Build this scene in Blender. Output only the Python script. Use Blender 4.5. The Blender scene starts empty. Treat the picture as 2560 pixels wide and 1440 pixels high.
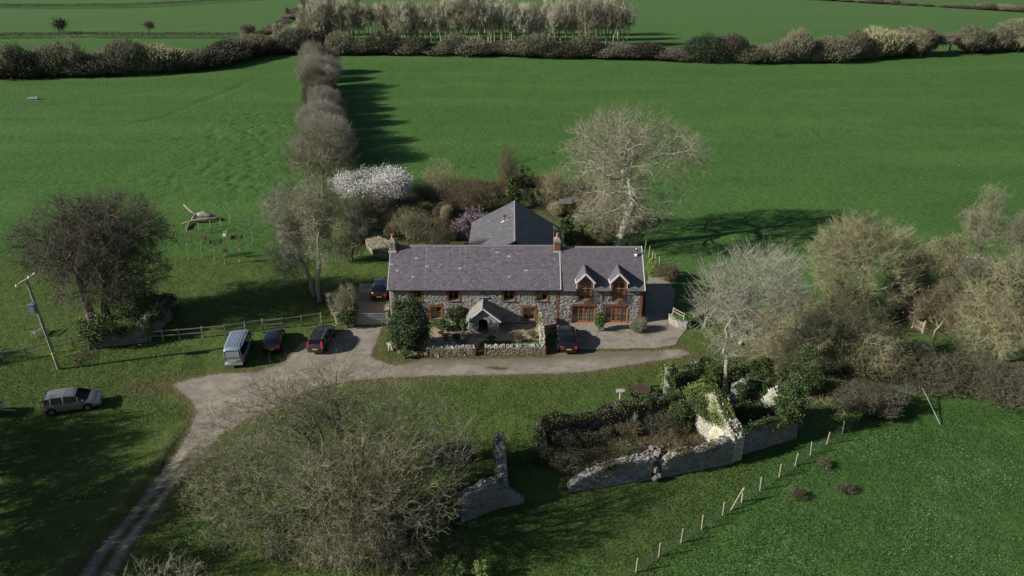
import bpy, math, random
import numpy as np
from mathutils import Vector, Matrix, noise as mnoise
R = math.radians
scene = bpy.context.scene
C = scene.collection

# ------------------------------------------------------------------ camera
F, CX, CY, PITCH, H = 1948.0, 1280.0, 720.0, R(25.4), 36.7     # photograph 2560 x 1440
cam_d = bpy.data.cameras.new('camera'); cam = bpy.data.objects.new('camera', cam_d); C.objects.link(cam)
cam_d.sensor_width = 36.0; cam_d.lens = 36.0*F/2560.0
cam_d.clip_start = 0.5; cam_d.clip_end = 9000
cam.location = (0, 0, H); cam.rotation_euler = (R(90)-PITCH, 0, 0)
scene.camera = cam

# ------------------------------------------------------------------ light
SUN_EL, SUN_DIR = R(27), R(15)       # shadows run to the right and 15 degrees away from the camera
world = bpy.data.worlds.new('World'); scene.world = world; world.use_nodes = True
nt = world.node_tree; nt.nodes.clear()
sky = nt.nodes.new('ShaderNodeTexSky'); sky.sky_type = 'NISHITA'; sky.sun_disc = False
sky.sun_elevation = SUN_EL; sky.sun_rotation = R(255); sky.altitude = 50; sky.air_density = 1.0; sky.dust_density = 0.6
bg = nt.nodes.new('ShaderNodeBackground'); bg.inputs[1].default_value = 0.05
wo = nt.nodes.new('ShaderNodeOutputWorld'); nt.links.new(sky.outputs[0], bg.inputs[0]); nt.links.new(bg.outputs[0], wo.inputs[0])
sl = bpy.data.lights.new('sun', 'SUN'); sl.energy = 5.0; sl.angle = R(0.53); sl.color = (1.0, 0.95, 0.86)
so = bpy.data.objects.new('sun', sl); C.objects.link(so)
ldir = Vector((math.cos(SUN_DIR)*math.cos(SUN_EL), math.sin(SUN_DIR)*math.cos(SUN_EL), -math.sin(SUN_EL)))
so.rotation_euler = ldir.to_track_quat('-Z', 'Y').to_euler()
scene.view_settings.view_transform = 'Standard'; scene.view_settings.look = 'None'
scene.view_settings.exposure = 0.42; scene.view_settings.gamma = 1.0; scene.view_settings.use_curve_mapping = False
scene.cycles.max_bounces = 5; scene.cycles.diffuse_bounces = 1; scene.cycles.glossy_bounces = 3
scene.cycles.transmission_bounces = 4; scene.cycles.transparent_max_bounces = 8; scene.cycles.volume_bounces = 0

# ------------------------------------------------------------------ measuring: where a point of the photograph stands in the world
def ray(px, py):
    u = (px-CX)/F; v = (py-CY)/F; c = math.cos(PITCH); s = math.sin(PITCH)
    return np.array([u, c-v*s, -s-v*c])
def G(px, py, z=0.0):                   # on the ground (or height z)
    d = ray(px, py); t = (z-H)/d[2]
    return np.array([d[0]*t, d[1]*t, z])
def W(px, py, Y):                       # on the upright plane at distance Y
    d = ray(px, py); t = Y/d[1]
    return np.array([d[0]*t, Y, H+d[2]*t])
def sc(py):                             # pixels per metre on the ground at that line
    v = (py-CY)/F
    return F*(math.sin(PITCH)+v*math.cos(PITCH))/H

# ------------------------------------------------------------------ materials
MATS = {}
def mat(name, c1, c2=None, scale=4.0, rough=0.85, bump=0.0, bscale=None, detail=6.0, metallic=0.0, island=0.0, objrand=0.0,
        c3=None, s3=0.4, t3=(0.5, 0.7), spec=0.3, coat=0.0, stretch=None):
    if name in MATS: return MATS[name]
    m = bpy.data.materials.new(name); m.use_nodes = True; MATS[name] = m
    n = m.node_tree.nodes; l = m.node_tree.links; b = n['Principled BSDF']
    b.inputs['Roughness'].default_value = rough; b.inputs['Metallic'].default_value = metallic
    b.inputs['Specular IOR Level'].default_value = spec; b.inputs['Coat Weight'].default_value = coat
    b.inputs['Coat Roughness'].default_value = 0.05
    if c2 is None: c2 = c1
    tc = n.new('ShaderNodeNewGeometry')
    src = tc.outputs['Position']
    if stretch:
        mp = n.new('ShaderNodeMapping'); mp.inputs['Scale'].default_value = stretch
        l.new(src, mp.inputs[0]); src = mp.outputs[0]
    nz = n.new('ShaderNodeTexNoise'); nz.inputs['Scale'].default_value = scale; nz.inputs['Detail'].default_value = detail
    nz.inputs['Roughness'].default_value = 0.62; l.new(src, nz.inputs['Vector'])
    fac = nz.outputs[0]
    mr = n.new('ShaderNodeMapRange'); mr.inputs[1].default_value = 0.32; mr.inputs[2].default_value = 0.68
    l.new(fac, mr.inputs[0]); fac = mr.outputs[0]
    if island or objrand:
        a = n.new('ShaderNodeMath'); a.operation = 'ADD'
        l.new(tc.outputs['Random Per Island'], a.inputs[0])
        oi = n.new('ShaderNodeObjectInfo')
        if objrand: l.new(oi.outputs['Random'], a.inputs[1])
        else: a.inputs[1].default_value = 0
        fr = n.new('ShaderNodeMath'); fr.operation = 'FRACT'; l.new(a.outputs[0], fr.inputs[0])
        mx = n.new('ShaderNodeMix'); mx.data_type = 'FLOAT'; mx.inputs[0].default_value = max(island, objrand)
        l.new(fac, mx.inputs[2]); l.new(fr.outputs[0], mx.inputs[3]); fac = mx.outputs[0]
    cm = n.new('ShaderNodeMix'); cm.data_type = 'RGBA'
    cm.inputs[6].default_value = (*c1, 1); cm.inputs[7].default_value = (*c2, 1); l.new(fac, cm.inputs[0])
    col = cm.outputs[2]
    if c3 is not None:
        n3 = n.new('ShaderNodeTexNoise'); n3.inputs['Scale'].default_value = s3; n3.inputs['Detail'].default_value = 5; l.new(src, n3.inputs['Vector'])
        m3 = n.new('ShaderNodeMapRange'); m3.inputs[1].default_value = t3[0]; m3.inputs[2].default_value = t3[1]; l.new(n3.outputs[0], m3.inputs[0])
        c_ = n.new('ShaderNodeMix'); c_.data_type = 'RGBA'; c_.inputs[7].default_value = (*c3, 1)
        l.new(m3.outputs[0], c_.inputs[0]); l.new(col, c_.inputs[6]); col = c_.outputs[2]
    l.new(col, b.inputs['Base Color'])
    if bump:
        nb = n.new('ShaderNodeTexNoise'); nb.inputs['Scale'].default_value = bscale or scale*2; nb.inputs['Detail'].default_value = 5
        l.new(src, nb.inputs['Vector'])
        bp = n.new('ShaderNodeBump'); bp.inputs['Strength'].default_value = 1.0; bp.inputs['Distance'].default_value = bump
        l.new(nb.outputs[0], bp.inputs['Height']); l.new(bp.outputs[0], b.inputs['Normal'])
    return m

def glass_mat():
    m = bpy.data.materials.new('window_glass'); m.use_nodes = True
    n = m.node_tree.nodes; l = m.node_tree.links; n.clear()
    o = n.new('ShaderNodeOutputMaterial'); mx = n.new('ShaderNodeMixShader'); mx.inputs[0].default_value = 0.10
    t = n.new('ShaderNodeBsdfTransparent'); t.inputs[0].default_value = (0.75, 0.8, 0.8, 1)
    g = n.new('ShaderNodeBsdfGlossy'); g.inputs['Roughness'].default_value = 0.04; g.inputs[0].default_value = (0.8, 0.85, 0.9, 1)
    l.new(t.outputs[0], mx.inputs[1]); l.new(g.outputs[0], mx.inputs[2]); l.new(mx.outputs[0], o.inputs[0])
    return m
M_GLASS = glass_mat()

# ------------------------------------------------------------------ mesh building
class MB:
    def __init__(s): s.V = []; s.Fq = []; s.n = 0; s.smooth = False
    def add(s, v, f):
        v = np.asarray(v, float).reshape(-1, 3); s.V.append(v)
        for q in f: s.Fq.append(tuple(int(i)+s.n for i in q))
        s.n += len(v)
        return s
    def addnp(s, v, f):                  # f: array (n, k)
        v = np.asarray(v, float).reshape(-1, 3); s.V.append(v)
        s.Fq.append(np.asarray(f, int)+s.n); s.n += len(v); return s
    def box(s, x0, x1, y0, y1, z0, z1):
        v = [(x0,y0,z0),(x1,y0,z0),(x1,y1,z0),(x0,y1,z0),(x0,y0,z1),(x1,y0,z1),(x1,y1,z1),(x0,y1,z1)]
        return s.add(v, [(0,3,2,1),(4,5,6,7),(0,1,5,4),(1,2,6,5),(2,3,7,6),(3,0,4,7)])
    def bar(s, a, b, w, h, up=(0,0,1)):  # a beam from a to b
        a = np.array(a, float); b = np.array(b, float); d = b-a; L = np.linalg.norm(d); d = d/max(L, 1e-9)
        up = np.array(up, float); sd = np.cross(d, up)
        if np.linalg.norm(sd) < 1e-4: sd = np.cross(d, (1,0,0))
        sd /= np.linalg.norm(sd); u = np.cross(sd, d)
        v = [p+sd*i*w/2+u*j*h/2 for p in (a, b) for i, j in ((-1,-1),(1,-1),(1,1),(-1,1))]
        return s.add(v, [(0,1,2,3),(7,6,5,4),(0,4,5,1),(1,5,6,2),(2,6,7,3),(3,7,4,0)])
    def tube(s, pts, rad, n=6, cap=True):
        pts = np.array(pts, float); rad = np.broadcast_to(np.array(rad, float), (len(pts),))
        V, Fa = tubes_np(pts[None], rad[None], n, False)
        s.addnp(V, Fa)
        if cap:
            b = s.n-len(V)
            s.Fq.append(tuple(b+i for i in range(n))[::-1]); s.Fq.append(tuple(b+(len(pts)-1)*n+i for i in range(n)))
        return s
    def lathe(s, c, prof, n=12):         # prof list of (r, z)
        c = np.array(c, float); v = []
        for r, z in prof:
            for i in range(n): v.append(c+(r*math.cos(2*math.pi*i/n), r*math.sin(2*math.pi*i/n), z))
        f = []
        for k in range(len(prof)-1):
            for i in range(n):
                j = (i+1) % n; f.append((k*n+i, k*n+j, (k+1)*n+j, (k+1)*n+i))
        f.append(tuple(range(n))[::-1]); f.append(tuple((len(prof)-1)*n+i for i in range(n)))
        return s.add(v, f)
    def prism(s, poly, z0, z1):
        n = len(poly); v = [(x, y, z0) for x, y in poly]+[(x, y, z1) for x, y in poly]
        f = [tuple(range(n))[::-1], tuple(range(n, 2*n))]+[(i, (i+1) % n, (i+1) % n+n, i+n) for i in range(n)]
        return s.add(v, f)
    def mesh(s, name, m, smooth=False):
        me = bpy.data.meshes.new(name)
        V = np.concatenate(s.V) if s.V else np.zeros((0, 3))
        fs = []; ls = []
        for q in s.Fq:
            if isinstance(q, np.ndarray):
                if len(q): fs.append(np.full(len(q), q.shape[1])); ls.append(q.ravel())
            else: fs.append(np.array([len(q)])); ls.append(np.array(q))
        tot = np.concatenate(fs); lo = np.concatenate(ls)
        me.vertices.add(len(V)); me.vertices.foreach_set('co', V.ravel())
        me.loops.add(len(lo)); me.loops.foreach_set('vertex_index', lo.astype(np.int32))
        me.polygons.add(len(tot)); st = np.concatenate([[0], np.cumsum(tot)[:-1]])
        me.polygons.foreach_set('loop_start', st.astype(np.int32))
        me.polygons.foreach_set('use_smooth', np.full(len(tot), bool(smooth)))
        me.update(calc_edges=True)
        if m is not None: me.materials.append(m)
        return me
    def build(s, name, m, parent=None, label=None, kind=None, smooth=False):
        return put(name, s.mesh(name, m, smooth), parent, label, kind)

def put(name, me, parent=None, label=None, kind=None):
    o = bpy.data.objects.new(name, me); C.objects.link(o)
    if parent is not None:
        o.parent = parent
        if parent.get('_abs'): o.location = -Vector(parent['_abs'])
    if label: o['label'] = label
    if kind: o['kind'] = kind
    return o
def tag(o, label=None, cat=None, group=None, kind=None):
    if label: o['label'] = label
    if cat: o['category'] = cat
    if group: o['group'] = group
    if kind: o['kind'] = kind
    return o
def thing(name, label, cat, loc=(0,0,0), rz=0, group=None, absolute=True):
    """Empty at a thing's base. absolute: its parts are modelled in world coordinates."""
    o = bpy.data.objects.new(name, None); C.objects.link(o); o.empty_display_size = 0.3
    o.location = [float(v) for v in loc]; o.rotation_euler = (0, 0, rz)
    if absolute: o['_abs'] = [float(v) for v in loc]
    return tag(o, label, cat, group)
def copy_tree(o, parent=None):
    c = o.copy(); C.objects.link(c)
    if parent is not None: c.parent = parent
    for ch in list(o.children): copy_tree(ch, c)
    return c

def tubes_np(P, Rr, sides, cone):
    """P (N,k,3) polylines, Rr (N,k) radii -> verts, quads (N,k*sides)."""
    N, k, _ = P.shape
    T = np.empty_like(P); T[:, 1:-1] = P[:, 2:]-P[:, :-2]; T[:, 0] = P[:, 1]-P[:, 0]; T[:, -1] = P[:, -1]-P[:, -2]
    T /= np.maximum(np.linalg.norm(T, axis=2, keepdims=True), 1e-9)
    ref = np.where(np.abs(T[:, :1, 2:3]) > 0.9, np.array([1., 0, 0]), np.array([0, 0, 1.]))
    A = np.cross(T, np.broadcast_to(ref, T.shape)); A /= np.maximum(np.linalg.norm(A, axis=2, keepdims=True), 1e-9)
    B = np.cross(T, A)
    an = np.arange(sides)*2*np.pi/sides
    V = P[:, :, None]+Rr[:, :, None, None]*(A[:, :, None]*np.cos(an)[None, None, :, None]+B[:, :, None]*np.sin(an)[None, None, :, None])
    V = V.reshape(-1, 3)
    i = np.arange(sides); j = (i+1) % sides
    q = np.stack([i, j, j+sides, i+sides], 1)[None]+(np.arange(k-1)*sides)[:, None, None]
    q = q.reshape(-1, 4)[None]+(np.arange(N)*k*sides)[:, None, None]
    return V, q.reshape(-1, 4)
def cones_np(A, B, rad, sides=3):
    """spikes from A to B."""
    N = len(A); T = B-A; T /= np.maximum(np.linalg.norm(T, axis=1, keepdims=True), 1e-9)
    ref = np.where(np.abs(T[:, 2:3]) > 0.9, np.array([1., 0, 0]), np.array([0, 0, 1.]))
    U = np.cross(T, ref); U /= np.linalg.norm(U, axis=1, keepdims=True); Vv = np.cross(T, U)
    an = np.arange(sides)*2*np.pi/sides; rad = np.broadcast_to(rad, (N,))
    ring = A[:, None]+rad[:, None, None]*(U[:, None]*np.cos(an)[None, :, None]+Vv[:, None]*np.sin(an)[None, :, None])
    V = np.concatenate([ring, B[:, None]], 1).reshape(-1, 3)
    i = np.arange(sides); q = np.stack([i, (i+1) % sides, np.full(sides, sides)], 1)[None]+(np.arange(N)*(sides+1))[:, None, None]
    return V, q.reshape(-1, 3)
def unit(a): return a/np.maximum(np.linalg.norm(a, axis=-1, keepdims=True), 1e-9)

def npnoise(x, y, seed=0, freq=1.0, oct=3):
    """cheap smooth value noise on arrays, -1..1"""
    out = np.zeros_like(x, dtype=float); amp = 1.0; tot = 0
    rng = np.random.RandomState(seed); tab = rng.rand(256, 256)*2-1
    for o in range(oct):
        xs = x*freq*(2**o)+17.3*o; ys = y*freq*(2**o)+5.7*o
        xi = np.floor(xs).astype(int); yi = np.floor(ys).astype(int); fx = xs-xi; fy = ys-yi
        fx = fx*fx*(3-2*fx); fy = fy*fy*(3-2*fy)
        a = tab[xi % 256, yi % 256]; b = tab[(xi+1) % 256, yi % 256]; c = tab[xi % 256, (yi+1) % 256]; d = tab[(xi+1) % 256, (yi+1) % 256]
        out += amp*((a*(1-fx)+b*fx)*(1-fy)+(c*(1-fx)+d*fx)*fy); tot += amp; amp *= 0.5
    return out/tot
def inpoly(x, y, poly):
    r = np.zeros(x.shape, bool); n = len(poly)
    for i in range(n):
        x0, y0 = poly[i]; x1, y1 = poly[(i+1) % n]
        if y0 == y1: continue
        c = ((y0 > y) != (y1 > y)) & (x < (x1-x0)*(y-y0)/(y1-y0)+x0); r ^= c
    return r
def dline(x, y, pts, closed=False):
    d = np.full(x.shape, 1e9); n = len(pts)
    for i in range(n if closed else n-1):
        ax, ay = pts[i][:2]; bx, by = pts[(i+1) % n][:2]; L = max((bx-ax)**2+(by-ay)**2, 1e-9)
        t = np.clip(((x-ax)*(bx-ax)+(y-ay)*(by-ay))/L, 0, 1); d = np.minimum(d, np.hypot(x-ax-t*(bx-ax), y-ay-t*(by-ay)))
    return d
def gp(pts): return [tuple(G(*p)[:2]) for p in pts]

def stones(mb, rng, P0, U, Vv, N, w, h, cw=0.28, ch=0.16, depth=0.05, keep=None, inset=0.1, jit=0.3):
    """rubble: separate irregular stones standing proud of the plane P0 + u*U + v*Vv, out along N."""
    P0, U, Vv, N = [np.array(a, float) for a in (P0, U, Vv, N)]
    nr = max(1, int(round(h/ch))); vb = np.linspace(0, h, nr+1)
    quads = []
    for r in range(nr):
        nc = max(1, int(round(w/cw))); b = np.linspace(0, w, nc+1)
        if nc > 1: b[1:-1] += (rng.rand(nc-1)-.5)*cw*0.7+(cw*.45 if r % 2 else 0)*(1 if w > 2*cw else 0)
        b = np.clip(b, 0, w)
        v0, v1 = vb[r], vb[r+1]
        for c in range(nc):
            if b[c+1]-b[c] < 0.04: continue
            quads.append([(b[c], v0), (b[c+1], v0), (b[c+1], v1), (b[c], v1)])
    Q = np.array(quads)                                       # (n,4,2)
    cen = Q.mean(1, keepdims=True)
    if keep is not None:
        k = keep(cen[:, 0, 0], cen[:, 0, 1]); Q = Q[k]; cen = cen[k]
    n = len(Q)
    if n == 0: return
    j = (rng.rand(n, 4, 2)-.5)*np.array([cw, ch])*jit
    Qb = cen+(Q-cen)*(1-inset)+j
    Qb[..., 0] = np.clip(Qb[..., 0], 0, w); Qb[..., 1] = np.clip(Qb[..., 1], 0, h)
    Qf = Qb.mean(1, keepdims=True)+(Qb-Qb.mean(1, keepdims=True))*(0.72+0.15*rng.rand(n, 1, 1))
    d = depth*(0.35+0.65*rng.rand(n, 1))*np.ones((n, 4))+(rng.rand(n, 4)-.5)*depth*0.5
    def to3(q, dd): return P0+q[..., 0:1]*U+q[..., 1:2]*Vv+dd[..., None]*N
    V = np.concatenate([to3(Qb, np.full((n, 4), -0.01)), to3(Qf, np.maximum(d, 0.008))], 1).reshape(-1, 3)
    f = np.array([(4,5,6,7),(0,1,5,4),(1,2,6,5),(2,3,7,6),(3,0,4,7)])
    mb.addnp(V, (f[None]+(np.arange(n)*8)[:, None, None]).reshape(-1, 4))

ONES = ['', 'first', 'second', 'third', 'fourth', 'fifth', 'sixth', 'seventh', 'eighth', 'ninth', 'tenth', 'eleventh', 'twelfth', 'thirteenth', 'fourteenth', 'fifteenth', 'sixteenth', 'seventeenth', 'eighteenth', 'nineteenth']
TENS = {2: ('twentieth', 'twenty'), 3: ('thirtieth', 'thirty'), 4: ('fortieth', 'forty'), 5: ('fiftieth', 'fifty')}
def nth(k):
    if k < 20: return ONES[k]
    t, o = divmod(k, 10); return TENS[t][0] if o == 0 else TENS[t][1]+'-'+ONES[o]
# ================================================================== materials of the place
M_STONE = mat('limestone_rubble', (0.23,0.215,0.205), (0.47,0.44,0.41), scale=9, island=0.75, bump=0.01, bscale=30, rough=0.95, c3=(0.30,0.24,0.17), s3=1.2, t3=(0.55,0.75))
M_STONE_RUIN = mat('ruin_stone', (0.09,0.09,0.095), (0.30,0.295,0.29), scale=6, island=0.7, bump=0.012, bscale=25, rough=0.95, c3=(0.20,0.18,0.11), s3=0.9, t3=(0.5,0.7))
M_STONE_GARDEN = mat('garden_wall_stone', (0.15,0.12,0.08), (0.44,0.38,0.28), scale=9, island=0.75, bump=0.01, bscale=30, rough=0.95, c3=(0.10,0.12,0.05), s3=1.6, t3=(0.5,0.7))
M_MORTAR = mat('lime_mortar', (0.19,0.178,0.16), (0.31,0.29,0.26), scale=5, bump=0.006, rough=1.0)
M_LIME = mat('bright_lime_stone', (0.27,0.26,0.21), (0.50,0.48,0.40), scale=5, island=0.5, bump=0.015, bscale=14, rough=1.0)
M_BRICK = mat('red_brick', (0.18,0.062,0.038), (0.31,0.125,0.078), scale=14, island=0.8, rough=0.95)
M_SLATE = mat('welsh_slate', (0.098,0.086,0.104), (0.172,0.153,0.178), scale=3, island=0.65, objrand=0.65, rough=0.62, spec=0.4, c3=(0.24,0.24,0.22), s3=1.7, t3=(0.62,0.78))
M_SLATE2 = mat('smoother_slate', (0.095,0.085,0.10), (0.15,0.135,0.15), scale=2, island=0.6, objrand=0.6, rough=0.6, spec=0.4)
M_SLATE_PALE = mat('pale_lichened_slate', (0.24,0.23,0.24), (0.34,0.33,0.33), scale=12, rough=0.8)
M_SLATE_DARK = mat('rear_slate', (0.075,0.075,0.085), (0.15,0.145,0.155), scale=1.6, island=0.4, rough=0.6, stretch=(1,1,2.5), c3=(0.20,0.19,0.18), s3=1.1, t3=(0.58,0.72))
M_LEAD = mat('lead_flashing', (0.35,0.36,0.38), (0.5,0.51,0.53), scale=5, rough=0.5)
M_UNDER = mat('roof_underlay', (0.02,0.02,0.022), rough=1)
M_RIDGE = mat('ridge_tile', (0.13,0.12,0.13), (0.24,0.23,0.24), scale=5, rough=0.8)
M_WOOD = mat('orange_stained_timber', (0.40,0.13,0.035), (0.52,0.19,0.06), scale=12, rough=0.45, stretch=(1,1,.2))
M_WOOD2 = mat('brown_stained_timber', (0.30,0.12,0.04), (0.42,0.19,0.075), scale=12, rough=0.5, stretch=(1,1,.2))
M_WHITE = mat('white_paint', (0.70,0.71,0.72), (0.8,0.8,0.8), scale=4, rough=0.5)
M_BLACK = mat('black_iron', (0.015,0.015,0.017), rough=0.5)
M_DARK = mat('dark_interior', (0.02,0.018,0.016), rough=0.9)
M_CURTAIN = mat('net_curtain', (0.60,0.62,0.64), (0.85,0.86,0.87), scale=14, rough=0.9, stretch=(1,1,.05))
M_TERRACOTTA = mat('terracotta', (0.46,0.15,0.07), (0.55,0.21,0.11), scale=8, rough=0.8)
M_CHROME = mat('steel_flue', (0.75,0.76,0.78), rough=0.18, metallic=1.0)
M_FENCE = mat('weathered_rail', (0.20,0.19,0.14), (0.34,0.32,0.25), scale=10, rough=0.9)
M_POST = mat('round_post_timber', (0.30,0.25,0.17), (0.46,0.40,0.29), scale=8, rough=0.9)
M_GALV = mat('galvanised_steel', (0.45,0.47,0.49), (0.58,0.6,0.62), scale=8, rough=0.4, metallic=0.6)
M_GRAVEL = mat('gravel', (0.20,0.17,0.13), (0.37,0.32,0.26), scale=24, detail=8, bump=0.02, bscale=40, rough=1.0, c3=(0.30,0.22,0.12), s3=0.5, t3=(0.5,0.75))

# ================================================================== ground sheet
# outlines measured from the photograph
DRIVE = gp([(415,965),(445,950),(485,940),(555,928),(640,925),(700,905),(740,860),(790,832),(835,828),(890,812),(968,812),(952,850),(938,890),
            (990,908),(1060,893),(1180,892),(1300,889),(1372,888),(1390,876),(1500,874),(1640,872),(1700,866),(1745,885),
            (1700,900),(1640,908),(1560,922),(1480,934),(1400,940),(1200,944),(1080,946),(960,952),(860,960),(760,985),(690,1025),(620,1055),(560,1092),(510,1145),
            (468,1191),(422,1251),(372,1321),(337,1374),(300,1440),(262,1500),(130,1500),(183,1440),(246,1356),(316,1279),(372,1205),(422,1145),(462,1078),(478,1035),(468,1008),(440,985)])
YARD = gp([(897,708),(975,708),(975,812),(890,812)])
PAVED = gp([(1388,811),(1400,804),(1612,804),(1612,735),(1620,690),(1668,690),(1690,730),(1678,806),(1720,820),(1700,845),(1690,863),(1640,871),(1500,873.5),(1388,875)])
GARDEN = gp([(1000,842),(1100,812),(1395,808),(1362,850),(1205,855),(1190,880),(1040,875)])
LAWN_L = gp([(-200,1000),(-200,640),(430,600),(700,560),(900,700),(897,812),(700,870),(500,930),(0,960)])

def axis(parts):
    a = []
    for lo, hi, st in parts: a.append(np.arange(lo, hi, st))
    a.append([parts[-1][1]]); return np.concatenate(a)
gx = axis([(-3200,-400,400),(-400,-150,25),(-150,-110,3),(-110,-60,.9),(-60,62,0.33),(62,110,.6),(110,150,3),(150,400,25),(400,3200,400)])
gy = axis([(-600,-100,100),(-100,20,8),(20,118,0.33),(118,176,0.5),(176,460,4),(460,900,40),(900,6000,400)])
X, Y = np.meshgrid(gx, gy, indexing='ij')
Zg = -0.05+0.045*npnoise(X, Y, 1, 0.12, 3)
rough_f = 0.035*npnoise(X, Y, 2, 0.9, 4)
dD = dline(X, Y, DRIVE, True); dP = dline(X, Y, PAVED, True); dY_ = dline(X, Y, YARD, True)
iD = inpoly(X, Y, DRIVE); iP = inpoly(X, Y, PAVED) | inpoly(X, Y, YARD) | inpoly(X, Y, GARDEN)
dmin = np.minimum(np.minimum(dD, dP), dY_); flat = np.clip(np.where(iD | iP, 0, dmin)/1.5, 0, 1)
Zg = Zg+rough_f
# field bumps: hoof-poached ground left of the shrub row, and the dashed tracks
pc = G(640, 330); poach = np.exp(-(((X-pc[0])/22)**2+((Y-pc[1])/22)**2))+0.8*np.exp(-(((X-G(640,440)[0])/16)**2+((Y-G(640,440)[1])/12)**2))
Zg += poach*0.34*np.minimum(npnoise(X, Y, 3, 0.75, 3), 0.1)
TRACKS = [gp([(-40,478),(120,462),(240,452),(380,448),(520,452),(640,462)]), gp([(1150,418),(1280,412),(1400,378)]), gp([(1760,350),(1950,338),(2200,322),(2560,308)]),
          gp([(325,308),(420,290),(520,245),(600,215),(620,205),(585,222),(540,240)])]
for i, tr in enumerate(TRACKS):
    dt = dline(X, Y, tr); Zg -= np.exp(-(dt/0.5)**2)*0.34*np.clip(0.65+0.9*npnoise(X, Y, 5+i, 0.55, 2), 0, 1)
Zg = -0.012*(1-flat)+Zg*flat
Zg = np.minimum(Zg, 0.02)
# low grass bank along the left side of the lane
LANE_L = gp([(478,1035),(462,1078),(422,1145),(372,1205),(316,1279),(246,1356),(183,1440),(130,1500)])
dl = dline(X, Y, LANE_L); lane_x = np.interp(Y, [p[1] for p in LANE_L][::-1], [p[0] for p in LANE_L][::-1])
side = lane_x-X
fade = np.clip((G(470,1045)[1]-Y)/4, 0, 1)
bank = np.where(side > 0, np.clip(side/0.35, 0, 1)*np.exp(-np.maximum(side-0.5, 0)/3.5)*0.32, 0)*fade
Zg = Zg+bank
# very gentle rise of the distant country beyond the frame
Zg += np.clip((Y-520)/3000, 0, 2)**1.5*60
nX, nY = X.shape
idx = np.arange(nX*nY).reshape(nX, nY)
Fq = np.stack([idx[:-1,:-1], idx[1:,:-1], idx[1:,1:], idx[:-1,1:]], -1).reshape(-1, 4)

def vcol(me, name, arr):
    a = me.attributes.new(name, 'FLOAT', 'POINT'); a.data.foreach_set('value', np.ascontiguousarray(arr, dtype=np.float32).ravel())

gm = bpy.data.materials.new('grass_ground'); gm.use_nodes = True
def ground_material(m):
    n = m.node_tree.nodes; l = m.node_tree.links; b = n['Principled BSDF']; b.inputs['Roughness'].default_value = 0.95; b.inputs['Specular IOR Level'].default_value = 0.12
    geo = n.new('ShaderNodeNewGeometry'); P = geo.outputs['Position']
    def noise(s, det=5, st=None, rough=.6):
        t = n.new('ShaderNodeTexNoise'); t.inputs['Scale'].default_value = s; t.inputs['Detail'].default_value = det; t.inputs['Roughness'].default_value = rough
        if st:
            mp = n.new('ShaderNodeMapping'); mp.inputs['Scale'].default_value = st; l.new(P, mp.inputs[0]); l.new(mp.outputs[0], t.inputs['Vector'])
        else: l.new(P, t.inputs['Vector'])
        return t.outputs[0]
    def rng_(f, a, c, o0=0., o1=1.):
        r = n.new('ShaderNodeMapRange'); r.inputs[1].default_value = a; r.inputs[2].default_value = c; r.inputs[3].default_value = o0; r.inputs[4].default_value = o1; l.new(f, r.inputs[0]); return r.outputs[0]
    def mix(f, a, c):
        x = n.new('ShaderNodeMix'); x.data_type = 'RGBA'
        for k, v in ((6, a), (7, c)):
            if isinstance(v, tuple): x.inputs[k].default_value = (*v, 1)
            else: l.new(v, x.inputs[k])
        if isinstance(f, float): x.inputs[0].default_value = f
        else: l.new(f, x.inputs[0])
        return x.outputs[2]
    def attr(nm):
        a = n.new('ShaderNodeAttribute'); a.attribute_name = nm; return a.outputs['Fac']
    def mul(a, c):
        x = n.new('ShaderNodeMath'); x.operation = 'MULTIPLY'; l.new(a, x.inputs[0])
        if isinstance(c, float): x.inputs[1].default_value = c
        else: l.new(c, x.inputs[1])
        return x.outputs[0]
    pasture = mix(rng_(noise(0.035, 4), .35, .65), (0.047,0.113,0.025), (0.060,0.130,0.026))
    pasture = mix(mul(rng_(noise(1.1, 6), .38, .68), .55), pasture, (0.085,0.172,0.048))
    pasture = mix(mul(rng_(noise(5.5, 5), .5, .72), .55), pasture, (0.028,0.062,0.017))
    pasture = mix(mul(rng_(noise(1.0, 5, (.45,1.5,1), .7), .56, .72), .8), pasture, (0.020,0.050,0.013))  # dark dashes: shade of tussocks painted into the grass colour
    pasture = mix(mul(rng_(noise(1.0, 4, (.012,.09,1)), .46, .62), .35), pasture, (0.095,0.165,0.045))
    pasture = mix(mul(rng_(noise(0.16, 6, rough=.7), .5, .72), .5), pasture, (0.034,0.085,0.022))
    lawn = mix(rng_(noise(0.5, 5), .35, .65), (0.058,0.088,0.022), (0.078,0.128,0.028))
    lawn = mix(mul(rng_(noise(2.2, 6, rough=.75), .5, .7), .7), lawn, (0.036,0.058,0.016))
    lawn = mix(mul(rng_(noise(7.0, 5), .52, .7), .6), lawn, (0.110,0.150,0.042))
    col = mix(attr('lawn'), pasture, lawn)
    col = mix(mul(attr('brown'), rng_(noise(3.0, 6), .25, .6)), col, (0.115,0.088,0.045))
    col = mix(mul(attr('far'), .55), col, (0.085,0.155,0.055))  # distance haze painted into the colour: far fields turn paler
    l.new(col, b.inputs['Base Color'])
    bp = n.new('ShaderNodeBump'); bp.inputs['Strength'].default_value = 1.0; bp.inputs['Distance'].default_value = 0.065
    bp2 = n.new('ShaderNodeBump'); bp2.inputs['Strength'].default_value = 1.0; bp2.inputs['Distance'].default_value = 0.22
    l.new(noise(6.5, 4, rough=.7), bp.inputs['Height']); l.new(noise(1.25, 5, rough=.6), bp2.inputs['Height'])
    l.new(bp2.outputs[0], bp.inputs['Normal']); l.new(bp.outputs[0], b.inputs['Normal'])
ground_material(gm)

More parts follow.
